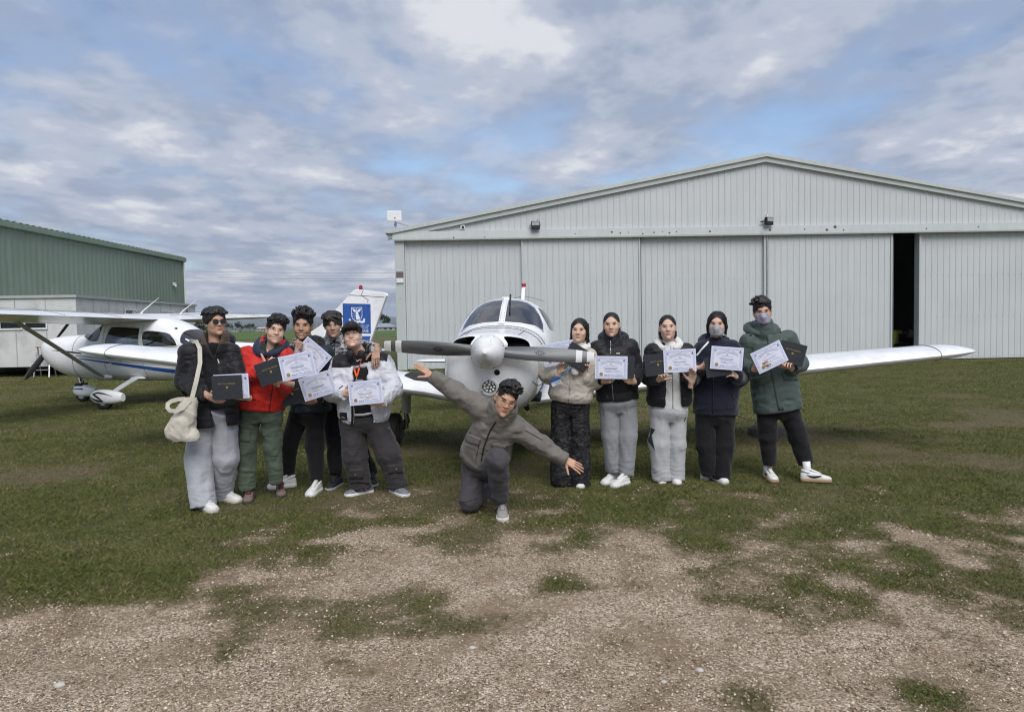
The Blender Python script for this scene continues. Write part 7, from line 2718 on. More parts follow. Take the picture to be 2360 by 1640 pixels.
# ================================================================== E: cap, white puffer, orange lanyard
def person_e():
    D = 6.44
    q = lambda x, y, d=0.0: at(*Z(3, x, y), D + d)
    P = Person(gnd(*Z(3, 770, 1470)) * np.array([1, 1, 0]), 'laughing person in black cap and white puffer jacket with an orange lanyard', (0.54, 0.36, 0.28), D)
    N, SL, SR, H = q(640, 430), q(495, 500), q(800, 490), q(665, 935)
    aL, aR = [SL, q(415, 700, -.06), q(515, 722, -.28)], [SR, q(880, 680, -.06), q(778, 795, -.28)]
    fl, fr = shoe_pos(*Z(3, 628, 1485)), shoe_pos(*Z(3, 930, 1485))
    lL, lR = [q(575, 940), q(590, 1180, -.03), q(640, 1415, .0)], [q(755, 940), q(845, 1180, -.03), q(915, 1405, .0)]
    bones(P, N, SL, SR, H, (aL, aR), (lL, lR))
    P.head((816, 742), (808.5, 798.5), D - .08, yaw=-6, pitch=-12, roll=-7, neck=N, smile=1.0, eyes='narrow', hair_lift=.02)
    P.hair('short', seed=25, top=False)
    # baseball cap
    k = P.hk
    f = Field([-.14, -.24, -.02], [.14, .16, .18], .005)
    f.ell((0, .014, .040), (.098, .117, .103), .01)
    f.half((0, 0, .052), (0, -.16, -1))
    f.loft([((0, -.09, .062), .082, .010), ((0, -.15, .056), .074, .008), ((0, -.178, .050), .045, .006)], RT, UP, .014, 2.2)
    V, F = f.mesh()
    blk = cloth('black_cap_cotton', (0.010, .010, .011))
    j = P.later('cap', relax(V, F, 1) @ P.hR.T + P.hc, F, blk)
    P.later('cap_button', MB().sphere(P.T([(0, .014, .145)])[0], .008, 8, 6), None, blk, parent=j)
    for i in range(14):                                    # fringe showing below the peak
        u = -1 + 2 * i / 13
        P.later('fringe', MB().tube(P.T([(u * .062, -.092 + .02 * u * u, .062), (u * .060 + .004 * math.sin(i * 2.1), -.098 + .02 * u * u, .042), (u * .058 + .006 * math.sin(i * 1.7), -.097 + .02 * u * u, .026 + .006 * math.sin(i * 3.3))]), [.007, .0055, .0012], 6), None, M_hair)
    sweat = cloth('black_sweatshirt', (0.012, .011, .011))
    make_top(P, 'sweatshirt', [sweat], N - UP * .005, SL * .8 + SR * .2, SR * .8 + SL * .2, q(690, 875), [(0, .165, .13), (.5, .165, .13), (.9, .15, .11)], [], sleeves=False, neck_w=.075, shoulder_r=.06, seed=16)
    tv, tf = text_mesh('ASIAN', .05)
    hp = P.hit(*Z(3, 615, 470), .004)
    orange = mat('orange_lanyard', (0.80, 0.13, 0.035), .6)
    P.line('shirt_print', [Z(3, 585, 472), Z(3, 600, 462), Z(3, 612, 474), Z(3, 628, 462), Z(3, 645, 470)], .006, M_white, .003)
    P.line('lanyard', [Z(3, 560, 440), Z(3, 585, 520), Z(3, 606, 592)], .009, orange, .006)
    P.line('lanyard', [Z(3, 650, 430), Z(3, 632, 510), Z(3, 608, 592)], .009, orange, .006)
    P.line('lanyard_clip', [Z(3, 607, 592), Z(3, 607, 618)], .005, C_silver, .008)
    P.band('badge_holder', [Z(3, 598, 616), Z(3, 655, 612)], [Z(3, 598, 640), Z(3, 655, 640)], mat('badge_plastic', (.2, .2, .2), .3), .008)
    P.line('white_hem', [Z(3, 590, 885), Z(3, 660, 882), Z(3, 728, 868)], .012, M_white, .0)
    wht = cloth('white_puffer_nylon', (0.55, 0.56, 0.61), 0.5, weave=220, spec=.35, bump=.12, var=.04, crease=.55, cscale=10)
    zy = q(520, 495)[2]
    def mf(c):
        return (c[:, 2] > zy + .03 * np.sin(c[:, 0] * 9)) & (np.abs(c[:, 0] - N[0]) < .255)
    make_top(P, 'puffer_jacket', [wht, C_blackp], N, SL, SR, H, [(0, .205, .16), (.12, .235, .185), (.45, .235, .19), (.85, .22, .16), (.98, .18, .12)], [aL, aR], sleeve_r=((.098, .092, .056), (.098, .088, .056)), quilt=(.006, .19),
             opened=(.025, .095, .0, .060, .02), collar=('lapel', .06, .11), seed=17, shoulder_r=.080, fold=((.010, (6, 6, 8)), (.006, (14, 14, 16))), matfn=mf)
    P.band('black_patch', [Z(3, 476, 862), Z(3, 532, 866)], [Z(3, 480, 920), Z(3, 535, 922)], C_black, .004)
    P.line('patch_print', [Z(3, 488, 905), Z(3, 505, 898), Z(3, 522, 905)], .004, mat('grey_print', (.3, .3, .3), .7), .012)
    P.dot('chest_badge', *Z(3, 747, 492), .016, C_black)
    P.line('front_zip', [Z(3, 570, 815), Z(3, 572, 890), Z(3, 568, 962)], .011, C_black, .002)
    P.line('sleeve_print', [Z(3, 470, 685), Z(3, 498, 662)], .005, C_black, .002)
    P.line('zip_pull', [Z(3, 742, 925), Z(3, 745, 945)], .007, M_white, .008)
    make_hood(P, 'hood', C_blackp, N + np.array([0, .01, 0]), .115, .046, lift=.03, back=.035, front=2.3, drop=.05, seed=35)
    # headphones round the neck
    for sx in (555, 640):
        c = at(*Z(3, sx, 418), D - .155)
        j = P.later('headphone_cup', MB().sphere(c, (.036, .020, .040), 16, 10), None, M_black)
        P.later('ear_pad', MB().sphere(c + np.array([0, -.012, 0]), (.026, .012, .030), 14, 8), None, mat('ear_pad', (.02, .02, .021), .9), parent=j)
    hb = [N + np.array([.115 * math.sin(t), -.02 + .10 * math.cos(t), .045 + .02 * math.cos(t)]) for t in np.linspace(-2.1, 2.1, 17)]
    P.later('headphone_band', MB().tube(hb, .010, 8), None, M_black)
    cg = cloth('charcoal_cargo', (0.040, 0.037, 0.039), .8, var=.14)
    make_trousers(P, 'cargo_trousers', [cg], (q(665, 925), .175, .135), [lL, lR], [(.118, .108, .090), (.116, .104, .084)], seed=18, fold=((.010, (7, 7, 6)), (.008, (8, 8, 15))), bunch=.003)
    P.band('cargo_pocket', [Z(3, 550, 1300), Z(3, 655, 1290)], [Z(3, 545, 1365), Z(3, 655, 1370)], cg, .008)
    P.band('cargo_pocket', [Z(3, 840, 1265), Z(3, 950, 1260)], [Z(3, 850, 1330), Z(3, 960, 1325)], cg, .008)
    P.band('pocket_flap', [Z(3, 815, 975), Z(3, 850, 960)], [Z(3, 848, 1020), Z(3, 862, 1005)], cg, .008)
    for x, y in ((595, 1335), (903, 1295), (842, 990)):
        P.dot('pocket_stud', *Z(3, x, y), .006, C_silver, .018)
    P.line('leg_strap', [Z(3, 545, 1402), Z(3, 630, 1398), Z(3, 700, 1408)], .006, C_black, .003)
    blu = mat('grey_blue_trainer', (0.16, .17, .19), .6)
    P.shoe(fl, -52, blu, M_shw, .295, 1.15, tongue=C_black, heel=C_black, lace=M_shw, mark=(M_shw, 'wave'))
    P.shoe(fr, 40, blu, M_shw, .295, 1.15, tongue=C_black, heel=C_black, lace=M_shw, mark=(M_shw, 'wave'))
    P.hand(aL[-1], q(590, 715, -.33) - q(515, 722, -.28), UP * .5 + TO * .2 + LT * .1, curl=(16, 18, 20, 24), tcurl=25, back=.06)
    P.hand(aR[-1], q(690, 778, -.34) - q(778, 795, -.28), UP * .8 + TO * .5, curl=(20, 22, 24, 26), tcurl=20, left=True, back=.06)
    P.finish()
    certificate(q(672, 712, -.345), 4.5, 'certificate held by the white puffer jacket wearer, gold seal at lower left', yaw=2)

# ================================================================== F: kneeling with arms spread
def person_f():
    D = 5.72
    q = lambda x, y, d=0.0: at(*Z(4, x, y), D + d)
    P = Person(gnd(*Z(4, 850, 1480)) * np.array([1, 1, 0]), 'person in taupe jacket kneeling on one knee with arms spread like wings', (0.43, 0.255, 0.175), D, group=None)
    N, SL, SR, H = q(985, 655, -.14), q(835, 590, -.10), q(1120, 745, -.10), q(845, 1020, .10)
    aL, aR = [SL, q(615, 445, -.06), q(420, 312, -.04)], [SR, q(1335, 890, -.06), q(1535, 1010, -.08)]
    fr = shoe_pos(*Z(4, 1008, 1478))
    hipL, hipR = q(770, 1090, .14), q(905, 1085, .08)
    kneeL, kneeR = q(735, 1395, .02), q(965, 1015, -.27)
    kneeL[2] = max(kneeL[2], .085)
    ankL, ankR = kneeL + np.array([.13, .40, -.0]), fr + np.array([-.01, .05, .135])
    bones(P, N, SL, SR, H, (aL, aR), ([hipL, kneeL, ankL], [hipR, kneeR, ankR]))
    P.head((1181, 880), (1156.5, 957.5), D - .24, yaw=10, pitch=10, roll=19, neck=N, eyes='closed', size=1.06, neck_r=.056, brow=1.25)
    P.hair('crop', M_hair, seed=26, up=.010)
    P.glasses(M_wirefr, rx=.0205, rz=.0185, thick=.0013)
    tau = cloth('taupe_nylon', (0.150, 0.138, 0.124), .62, weave=260, spec=.3, crease=.5, cscale=8)
    dk = cloth('dark_lining', (0.03, .028, .026))
    make_top(P, 'taupe_jacket', [tau, dk], N, SL, SR, H, [(0, .165, .145), (.10, .205, .175), (.45, .195, .165), (.85, .18, .14), (.98, .155, .11)], [aL, aR], sleeve_r=((.092, .074, .050), (.092, .074, .052)), seed=19, collar=('stand', .095, .112),
             fold=((.012, (6, 6, 8)), (.007, (12, 12, 15))))
    P.line('zip', [Z(4, 955, 690), Z(4, 900, 780), Z(4, 855, 900), Z(4, 830, 1020)], .006, C_zip, .002)
    P.band('pocket_flap', [Z(4, 690, 775), Z(4, 760, 800), Z(4, 835, 835)], [Z(4, 668, 825), Z(4, 740, 875), Z(4, 815, 885)], tau, .010)
    P.line('pocket_edge', [Z(4, 815, 885), Z(4, 785, 1010)], .003, dk, .002)
    P.line('pocket_edge', [Z(4, 668, 830), Z(4, 648, 985)], .003, dk, .002)
    P.band('pocket_flap', [Z(4, 915, 870), Z(4, 975, 870), Z(4, 1040, 900)], [Z(4, 930, 905), Z(4, 985, 925), Z(4, 1050, 925)], tau, .012)
    P.band('sleeve_pocket', [Z(4, 1195, 765), Z(4, 1340, 850)], [Z(4, 1215, 740), Z(4, 1350, 825)], tau, .006)
    P.line('cuff', [Z(4, 390, 345), Z(4, 425, 282)], .004, tau, .002)
    gy_ = cloth('slate_trousers', (0.058, 0.054, 0.060), .75, var=.12)
    make_trousers(P, 'slate_trousers', [gy_], (H + np.array([.01, .03, -.02]), .155, .135), [[hipL, kneeL, ankL], [hipR, kneeR, ankR]], [(.105, .080, .058), (.102, .086, .066)], seed=20, drop=.0, fold=((.008, (8, 8, 8)), (.006, (11, 11, 16))), bunch=.003)
    P.line('leg_seam', [Z(4, 675, 1150), Z(4, 655, 1320)], .003, dk, .002)
    P.line('knee_seam', [Z(4, 645, 1365), Z(4, 720, 1360), Z(4, 800, 1330)], .003, dk, .002)
    P.later('sock', MB().tube([fr + np.array([0, .055, .06]), fr + np.array([-.005, .05, .15])], .042, 14), None, cloth('grey_sock', (.14, .14, .14)))
    gsh = mat('grey_suede', (0.26, 0.25, 0.24), .85, var=.1, vscale=40)
    P.shoe(fr, 2, gsh, M_shs, .295, 1.1, lace=mat('grey_lace', (.4, .4, .39), .8), mark=(M_shw, 'wave'))
    # the trailing foot stands on its toes: the sole shows beside the knee
    P.shoe(ankL + np.array([.02, .08, -.075]), 14, gsh, M_shw, .29, 1.1, pitch=62)
    dL, dR = q(225, 160, -.05) - aL[-1], q(1700, 1105, -.12) - aR[-1]
    P.hand(aL[-1], dL, DN * .5 + LT * .25 + TO * .9, curl=((4, 4, 3), (2, 4, 3), (3, 5, 3), (6, 6, 4)), tcurl=4, spread=4, size=.95, back=.07, thumb_out=.1)
    P.hand(aR[-1], dR, DN * .7 + LT * .4 + TO * .5, curl=((4, 4, 3), (2, 4, 3), (3, 5, 3), (6, 6, 4)), tcurl=4, spread=5, size=.95, left=True, back=.07, thumb_out=.2)
    P.finish()

# ================================================================== G: cream puffer behind the propeller
def person_g():
    D = 6.64
    q = lambda x, y, d=0.0: at(*Z(5, x, y), D + d)
    P = Person(gnd(*Z(5, 340, 1480)) * np.array([1, 1, 0]), 'person with long dark hair in a cream puffer jacket behind the propeller tip', (0.50, 0.33, 0.25), D, .93)
    N, SL, SR, H = q(385, 395), q(262, 470), q(470, 460), q(322, 815)
    aL, aR = [SL, q(150, 600, -.06), q(238, 585, -.15)], [SR, q(520, 650, -.05), q(432, 605, -.15)]
    fl, fr = shoe_pos(*Z(5, 280, 1480)), shoe_pos(*Z(5, 403, 1496))
    fl[1] += .10
    fr[1] += .10
    lL, lR = [q(255, 850), q(248, 1130), q(255, 1452, -.0)], [q(395, 850), q(402, 1130), q(405, 1462, -.0)]
    bones(P, N, SL, SR, H, (aL, aR), (lL, lR))
    P.head(Z(5, 402, 140), Z(5, 386, 342), D - .03, yaw=-8, pitch=-2, roll=3, neck=N, eyes='open', female=True, size=.95, neck_r=.045, brow=.7)
    P.hair('long', seed=27, up=.012)
    cr = cloth('cream_puffer_nylon', (0.50, 0.455, 0.395), .55, weave=220, spec=.3, var=.05, crease=.45, cscale=11)
    make_top(P, 'puffer_jacket', [cr], N, SL, SR, H, [(0, .185, .15), (.12, .215, .175), (.5, .205, .17), (.88, .185, .14), (.98, .15, .11)], [aL, aR], sleeve_r=((.086, .082, .048), (.086, .082, .048)), quilt=(.007, .115), seed=22, collar=('stand', .04, .085),
             fold=((.006, (8, 8, 11)), (.004, (18, 18, 20))), shoulder_r=.070)
    P.line('zip_placket', [Z(5, 335, 620), Z(5, 325, 720), Z(5, 322, 828)], .008, cr, .004)
    fluff = cloth('white_fleece', (0.68, .67, .65), .95, weave=120, bump=.6, sheen=.5)
    make_hood(P, 'scarf', fluff, N + np.array([0, -.02, .01]), .080, .038, lift=.045, back=.005, front=3.1, drop=.05, sq=.9, fold=((.008, (40, 40, 40)),), seed=40)
    P.later('scarf_end', MB().loft([[tuple(q(365, y, -.19) + np.array([.040 * w * math.cos(t), .022 * math.sin(t), 0])) for t in np.linspace(0, 2 * math.pi, 13)[:-1]] for y, w in ((420, .9), (480, 1), (560, 1), (590, .95), (606, .5))]), None, fluff)
    dc = camo('dark_camouflage', [(0.022, 0.022, 0.024), (0.050, 0.050, 0.052), (0.010, 0.010, 0.011)], 17.0, (1, 1, 2.4))
    make_trousers(P, 'wide_trousers', [dc], (q(322, 825), .155, .12), [lL, lR], [(.094, .092, .098), (.096, .096, .100)], seed=23, fold=((.010, (10, 10, 3)), (.004, (10, 10, 12))))
    P.shoe(fl, -4, M_shw, M_shw, .25, 1.1)
    P.shoe(fr, 5, M_shw, M_shw, .25, 1.1)
    P.hand(aL[-1], UP * .85 + RT * .25 + TO * .1, RT * .8 + TO * .3, curl=(35, 38, 40, 44), tcurl=25, back=.05)
    P.hand(aR[-1], UP * .85 + RT * .15 + TO * .1, LT * .8 + TO * .3, curl=(35, 38, 40, 44), tcurl=25, left=True, back=.05)
    P.finish()
    certificate(q(235, 430, -.20), 9, 'certificate partly behind the right propeller blade', yaw=0)
    logbook(q(388, 462, -.215), -32, 'black logbook tilted behind the right propeller tip', yaw=0)
    # lanyard card
    tb_ = empty('name_badge', tuple(q(212, 655, -.26)))
    MB().box(-.047, .047, -.002, .002, -.033, .033).build('card', mat('badge_white', (.62, .66, .72), .4), tb_)
    MB().box(-.047, .047, -.004, -.0025, .004, .033).build('blue_header', mat('badge_blue', (0.03, .12, .40), .4), tb_)
    MB().box(-.015, .040, -.004, -.0025, -.012, -.009).box(-.015, .040, -.004, -.0025, -.020, -.017).box(-.015, .02, -.004, -.0025, -.028, -.025).build('printed_lines', mat('badge_ink', (.2, .25, .4), .6), tb_)
    tb_.rotation_euler = (0, R(-22), 0)
    q0, q1 = q(300, 575, -.24), q(238, 628, -.255)
    base = np.array(tb_.location)
    rot = Matrix.Rotation(R(22), 3, 'Y')
    lan = MB().tube([tuple(rot @ Vector(p - base)) for p in (q(345, 520, -.2), q0, q(270, 605, -.25), q1)], .006, 6).build('lanyard', mat('blue_lanyard', (0.02, .30, .55), .6), tb_)
    tag(tb_, 'blue and white name badge hanging from a blue lanyard beside the plane nose', 'badge')

# ================================================================== H: black puffer, grey sweatpants
def person_h():
    D = 6.72
    q = lambda x, y, d=0.0: at(*Z(5, x, y), D + d)
    P = Person(gnd(*Z(5, 690, 1460)) * np.array([1, 1, 0]), 'person with tied back hair in a zipped black puffer and plain grey sweatpants', (0.49, 0.32, 0.24), D, .95)
    N, SL, SR, H = q(662, 318), q(548, 385), q(800, 385), q(705, 800)
    aL, aR = [SL, q(535, 590, .0), q(590, 652, -.22)], [SR, q(868, 590, .0), q(838, 658, -.22)]
    fl, fr = shoe_pos(*Z(5, 645, 1455)), shoe_pos(*Z(5, 728, 1478))
    lL, lR = [q(640, 830), q(648, 1090), q(668, 1352, .02)], [q(780, 830), q(785, 1090, -.02), q(775, 1378, -.03)]
    bones(P, N, SL, SR, H, (aL, aR), (lL, lR))
    P.head(Z(5, 652, 106), Z(5, 650, 292), D - .03, yaw=-3, pitch=0, roll=-2, neck=N, eyes='open', female=True, size=.97, neck_r=.047, brow=.8, hair_lift=.016)
    P.hair('tied', seed=28, up=.010)
    make_top(P, 'puffer_jacket', [C_blackp], N, SL, SR, H, [(0, .20, .15), (.3, .205, .16), (.8, .195, .145), (.98, .165, .11)], [aL, aR], sleeve_r=((.078, .070, .048), (.080, .072, .048)), quilt=(.005, .085), seed=24, collar=('stand', .065, .088), shoulder_r=.070)
    P.line('zip', [Z(5, 650, 330), Z(5, 650, 445)], .005, C_silver, .003)
    P.line('zip', [Z(5, 660, 660), Z(5, 672, 808)], .004, C_silver, .003)
    P.band('chest_label', [Z(5, 693, 425), Z(5, 725, 425)], [Z(5, 693, 437), Z(5, 725, 437)], mat('label_grey', (.35, .36, .38), .7), .003)
    make_hood(P, 'hood', C_blackp, N + np.array([.02, .02, .0]), .115, .040, lift=.03, back=.035, front=2.2, drop=.03, seed=41)
    gm = heather('mid_grey_marl', (0.20, 0.21, 0.22), (0.31, 0.32, 0.34))
    make_trousers(P, 'sweatpants', [gm], (q(708, 815), .165, .125), [lL, lR], [(.092, .083, .068), (.094, .088, .070)], seed=25, fold=((.009, (9, 9, 3)), (.004, (8, 8, 10))), bunch=.002)
    P.shoe(fl, -38, M_shw, M_shw, .27, 1.25)
    P.shoe(fr, -46, M_shw, M_shw, .27, 1.25)
    P.hand(aL[-1], q(665, 640, -.31) - q(590, 655, -.22), UP * .7 + TO * .5, curl=(24, 28, 32, 36), tcurl=22, back=.055)
    P.hand(aR[-1], q(755, 640, -.31) - q(838, 660, -.22), UP * .7 + TO * .5, curl=(24, 28, 32, 36), tcurl=22, left=True, back=.055)
    P.finish()
    certificate(q(655, 543, -.315), -1.5, 'certificate held in both hands by the zipped black puffer wearer', yaw=-3)
    logbook(q(735, 540, -.285), -3, 'black logbook peeking out right of the certificate of the black puffer wearer', yaw=-3)

# ================================================================== I: open black puffer over white hoodie
def person_i():
    D = 6.68
    q = lambda x, y, d=0.0: at(*Z(6, x, y), D + d)
    P = Person(gnd(*Z(6, 290, 1490)) * np.array([1, 1, 0]), 'person with open black puffer over a white hoodie and star print sweatpants', (0.50, 0.335, 0.26), D, .95)
    N, SL, SR, H = q(285, 365), q(165, 430), q(425, 430), q(290, 865)
    aL, aR = [SL, q(115, 620, -.02), q(208, 655, -.27)], [SR, q(495, 630, -.02), q(474, 672, -.28)]
    fl, fr = shoe_pos(*Z(6, 240, 1500)), shoe_pos(*Z(6, 356, 1506))
    fl[1] += .10
    fr[1] += .10
    lL, lR = [q(215, 920), q(210, 1180), q(228, 1448)], [q(358, 920), q(352, 1180), q(352, 1448)]
    bones(P, N, SL, SR, H, (aL, aR), (lL, lR))
    P.head(Z(6, 270, 120), Z(6, 278, 328), D - .03, yaw=3, pitch=-3, roll=-2, neck=N, eyes='narrow', female=True, size=.98, neck_r=.047, brow=.6, hair_lift=.016)
    P.hair('tied', seed=29, up=.010)
    wh = cloth('white_fleece_cotton', (0.64, 0.65, 0.63), .9, var=.04)
    make_top(P, 'hoodie', [wh], N - UP * .01, SL * .85 + SR * .15, SR * .85 + SL * .15, q(292, 905), [(0, .178, .125), (.5, .165, .13), (.9, .15, .11)], [], sleeves=False, neck_w=.075, shoulder_r=.06, seed=26, fold=((.006, (16, 16, 7)),))
    P.line('zip', [Z(6, 305, 380), Z(6, 318, 600), Z(6, 322, 905)], .004, C_silver, .003)
    make_hood(P, 'hood', wh, N + np.array([0, -.015, .0]), .105, .040, lift=.030, back=.02, front=2.7, drop=.06, fold=((.007, (18, 18, 30)),), seed=42)
    make_top(P, 'puffer_jacket', [C_blackp], N - UP * .025, SL, SR, H, [(0, .20, .15), (.12, .215, .165), (.6, .205, .155), (.9, .19, .14), (.98, .16, .11)], [aL, aR], sleeve_r=((.082, .076, .050), (.082, .076, .050)), quilt=(.006, .10),
             opened=(.012, .085, .0, .055, .015), seed=27, shoulder_r=.070)
    gm = heather('pale_grey_marl', (0.34, 0.345, 0.36), (0.50, 0.505, 0.53))
    make_trousers(P, 'sweatpants', [gm], (q(288, 905), .165, .125), [lL, lR], [(.096, .096, .082), (.088, .084, .074)], seed=28, fold=((.009, (9, 9, 3)), (.004, (8, 8, 10))), bunch=.002)
    ink = mat('star_print', (0.025, .025, .03), .8)
    P.band('star_print', [Z(6, 118, 1035), Z(6, 120, 1100), Z(6, 122, 1160)], [Z(6, 178, 1060), Z(6, 150, 1110), Z(6, 176, 1230)], ink, .003, rows=12)
    P.line('small_print', [Z(6, 412, 995), Z(6, 420, 970), Z(6, 430, 960)], .004, ink, .003)
    P.shoe(fl, -3, M_shw, M_shs, .25, 1.15)
    P.shoe(fr, 6, M_shw, M_shs, .25, 1.15)
    P.hand(aL[-1], q(262, 585, -.40) - q(208, 655, -.27), RT * .7 + AW * .5 + DN * .3, curl=(14, 16, 18, 20), tcurl=20, back=.055)
    P.hand(aR[-1], UP * .95 + RT * .06 + TO * .42, LT * .8 + AW * .5, curl=(14, 16, 18, 20), tcurl=20, left=True, back=.055)
    P.finish()
    certificate(q(381, 500, -.325), 2.0, 'certificate held by the white hoodie wearer beside a logbook', yaw=0)
    logbook(q(200, 532, -.30), 5, 'black logbook left of the white hoodie wearer', yaw=0)

# ================================================================== J: grey mask, navy fleece
def person_j():
    D = 6.70
    q = lambda x, y, d=0.0: at(*Z(6, x, y), D + d)
    P = Person(gnd(*Z(6, 660, 1470)) * np.array([1, 1, 0]), 'person with bobbed hair and grey face mask in a navy zip jacket', (0.48, 0.31, 0.235), D, .95)
    N, SL, SR, H = q(672, 340), q(560, 405), q(805, 405), q(672, 930)
    aL, aR = [SL, q(505, 590, .0), q(552, 556, -.20)], [SR, q(872, 640, -.02), q(838, 628, -.24)]
    fl, fr = shoe_pos(*Z(6, 602, 1462)), shoe_pos(*Z(6, 718, 1492))
    fl[1] += .08
    fr[1] += .08
    lL, lR = [q(590, 950), q(592, 1190), q(612, 1400, .02)], [q(740, 950), q(738, 1190), q(722, 1435, -.01)]
    bones(P, N, SL, SR, H, (aL, aR), (lL, lR))
    P.head(Z(6, 678, 90), Z(6, 668, 304), D - .03, yaw=-2, pitch=0, roll=2, neck=N, eyes='open', female=True, size=1.0, neck_r=.050, brow=.7)
    P.hair('bob', seed=30, up=.010)
    P.mask(cloth('grey_mask', (0.33, 0.335, 0.345), .8, weave=500, bump=.1))
    nv = cloth('navy_fleece', (0.010, 0.012, 0.026), .9, sheen=.25)
    make_top(P, 'zip_jacket', [nv], N, SL, SR, H, [(0, .205, .14), (.1, .215, .155), (.5, .21, .155), (.85, .20, .14), (.98, .165, .11)], [aL, aR], sleeve_r=((.080, .072, .050), (.082, .078, .056)), seed=29, shoulder_r=.070, fold=((.008, (6, 6, 8)), (.004, (13, 13, 15))))
    P.line('zip', [Z(6, 652, 640), Z(6, 648, 925)], .006, C_zip, .003)
    P.line('pocket_seam', [Z(6, 560, 720), Z(6, 545, 800)], .003, C_black, .002)
    P.line('pocket_seam', [Z(6, 770, 720), Z(6, 815, 810)], .003, C_black, .002)
    P.line('hem_seam', [Z(6, 500, 895), Z(6, 640, 905), Z(6, 840, 885)], .003, C_black, .002)
    P.line('bag_strap', [Z(6, 612, 352), Z(6, 560, 405), Z(6, 518, 462)], .010, M_white, .010)
    make_hood(P, 'hood', nv, N + np.array([0, .015, -.005]), .118, .042, lift=.02, back=.03, front=2.4, drop=.05, seed=43)
    make_trousers(P, 'black_trousers', [C_black], (q(668, 940), .165, .125), [lL, lR], [(.094, .086, .070), (.096, .090, .076)], seed=30)
    P.shoe(fl, -14, M_shw, M_shs, .265, 1.3)
    P.shoe(fr, 16, M_shw, M_shs, .265, 1.3)
    P.hand(aL[-1], RT * .9 + UP * .05 + TO * .2, UP * .8 + TO * .3, curl=((6, 8, 6), (60, 80, 50), (62, 82, 50), (62, 82, 50)), tcurl=45, back=.055)
    P.hand(aR[-1], q(770, 575, -.33) - q(838, 628, -.24), UP * .6 + LT * .5 + TO * .2, curl=(24, 28, 32, 36), tcurl=18, left=True, back=.055)
    P.finish()
    certificate(q(765, 480, -.335), -5, 'certificate pointed at by the person in the grey mask', yaw=0)
    logbook(q(690, 545, -.30), 8, 'black logbook behind the certificate of the grey mask wearer', yaw=0, w=.23, hgt=.185)

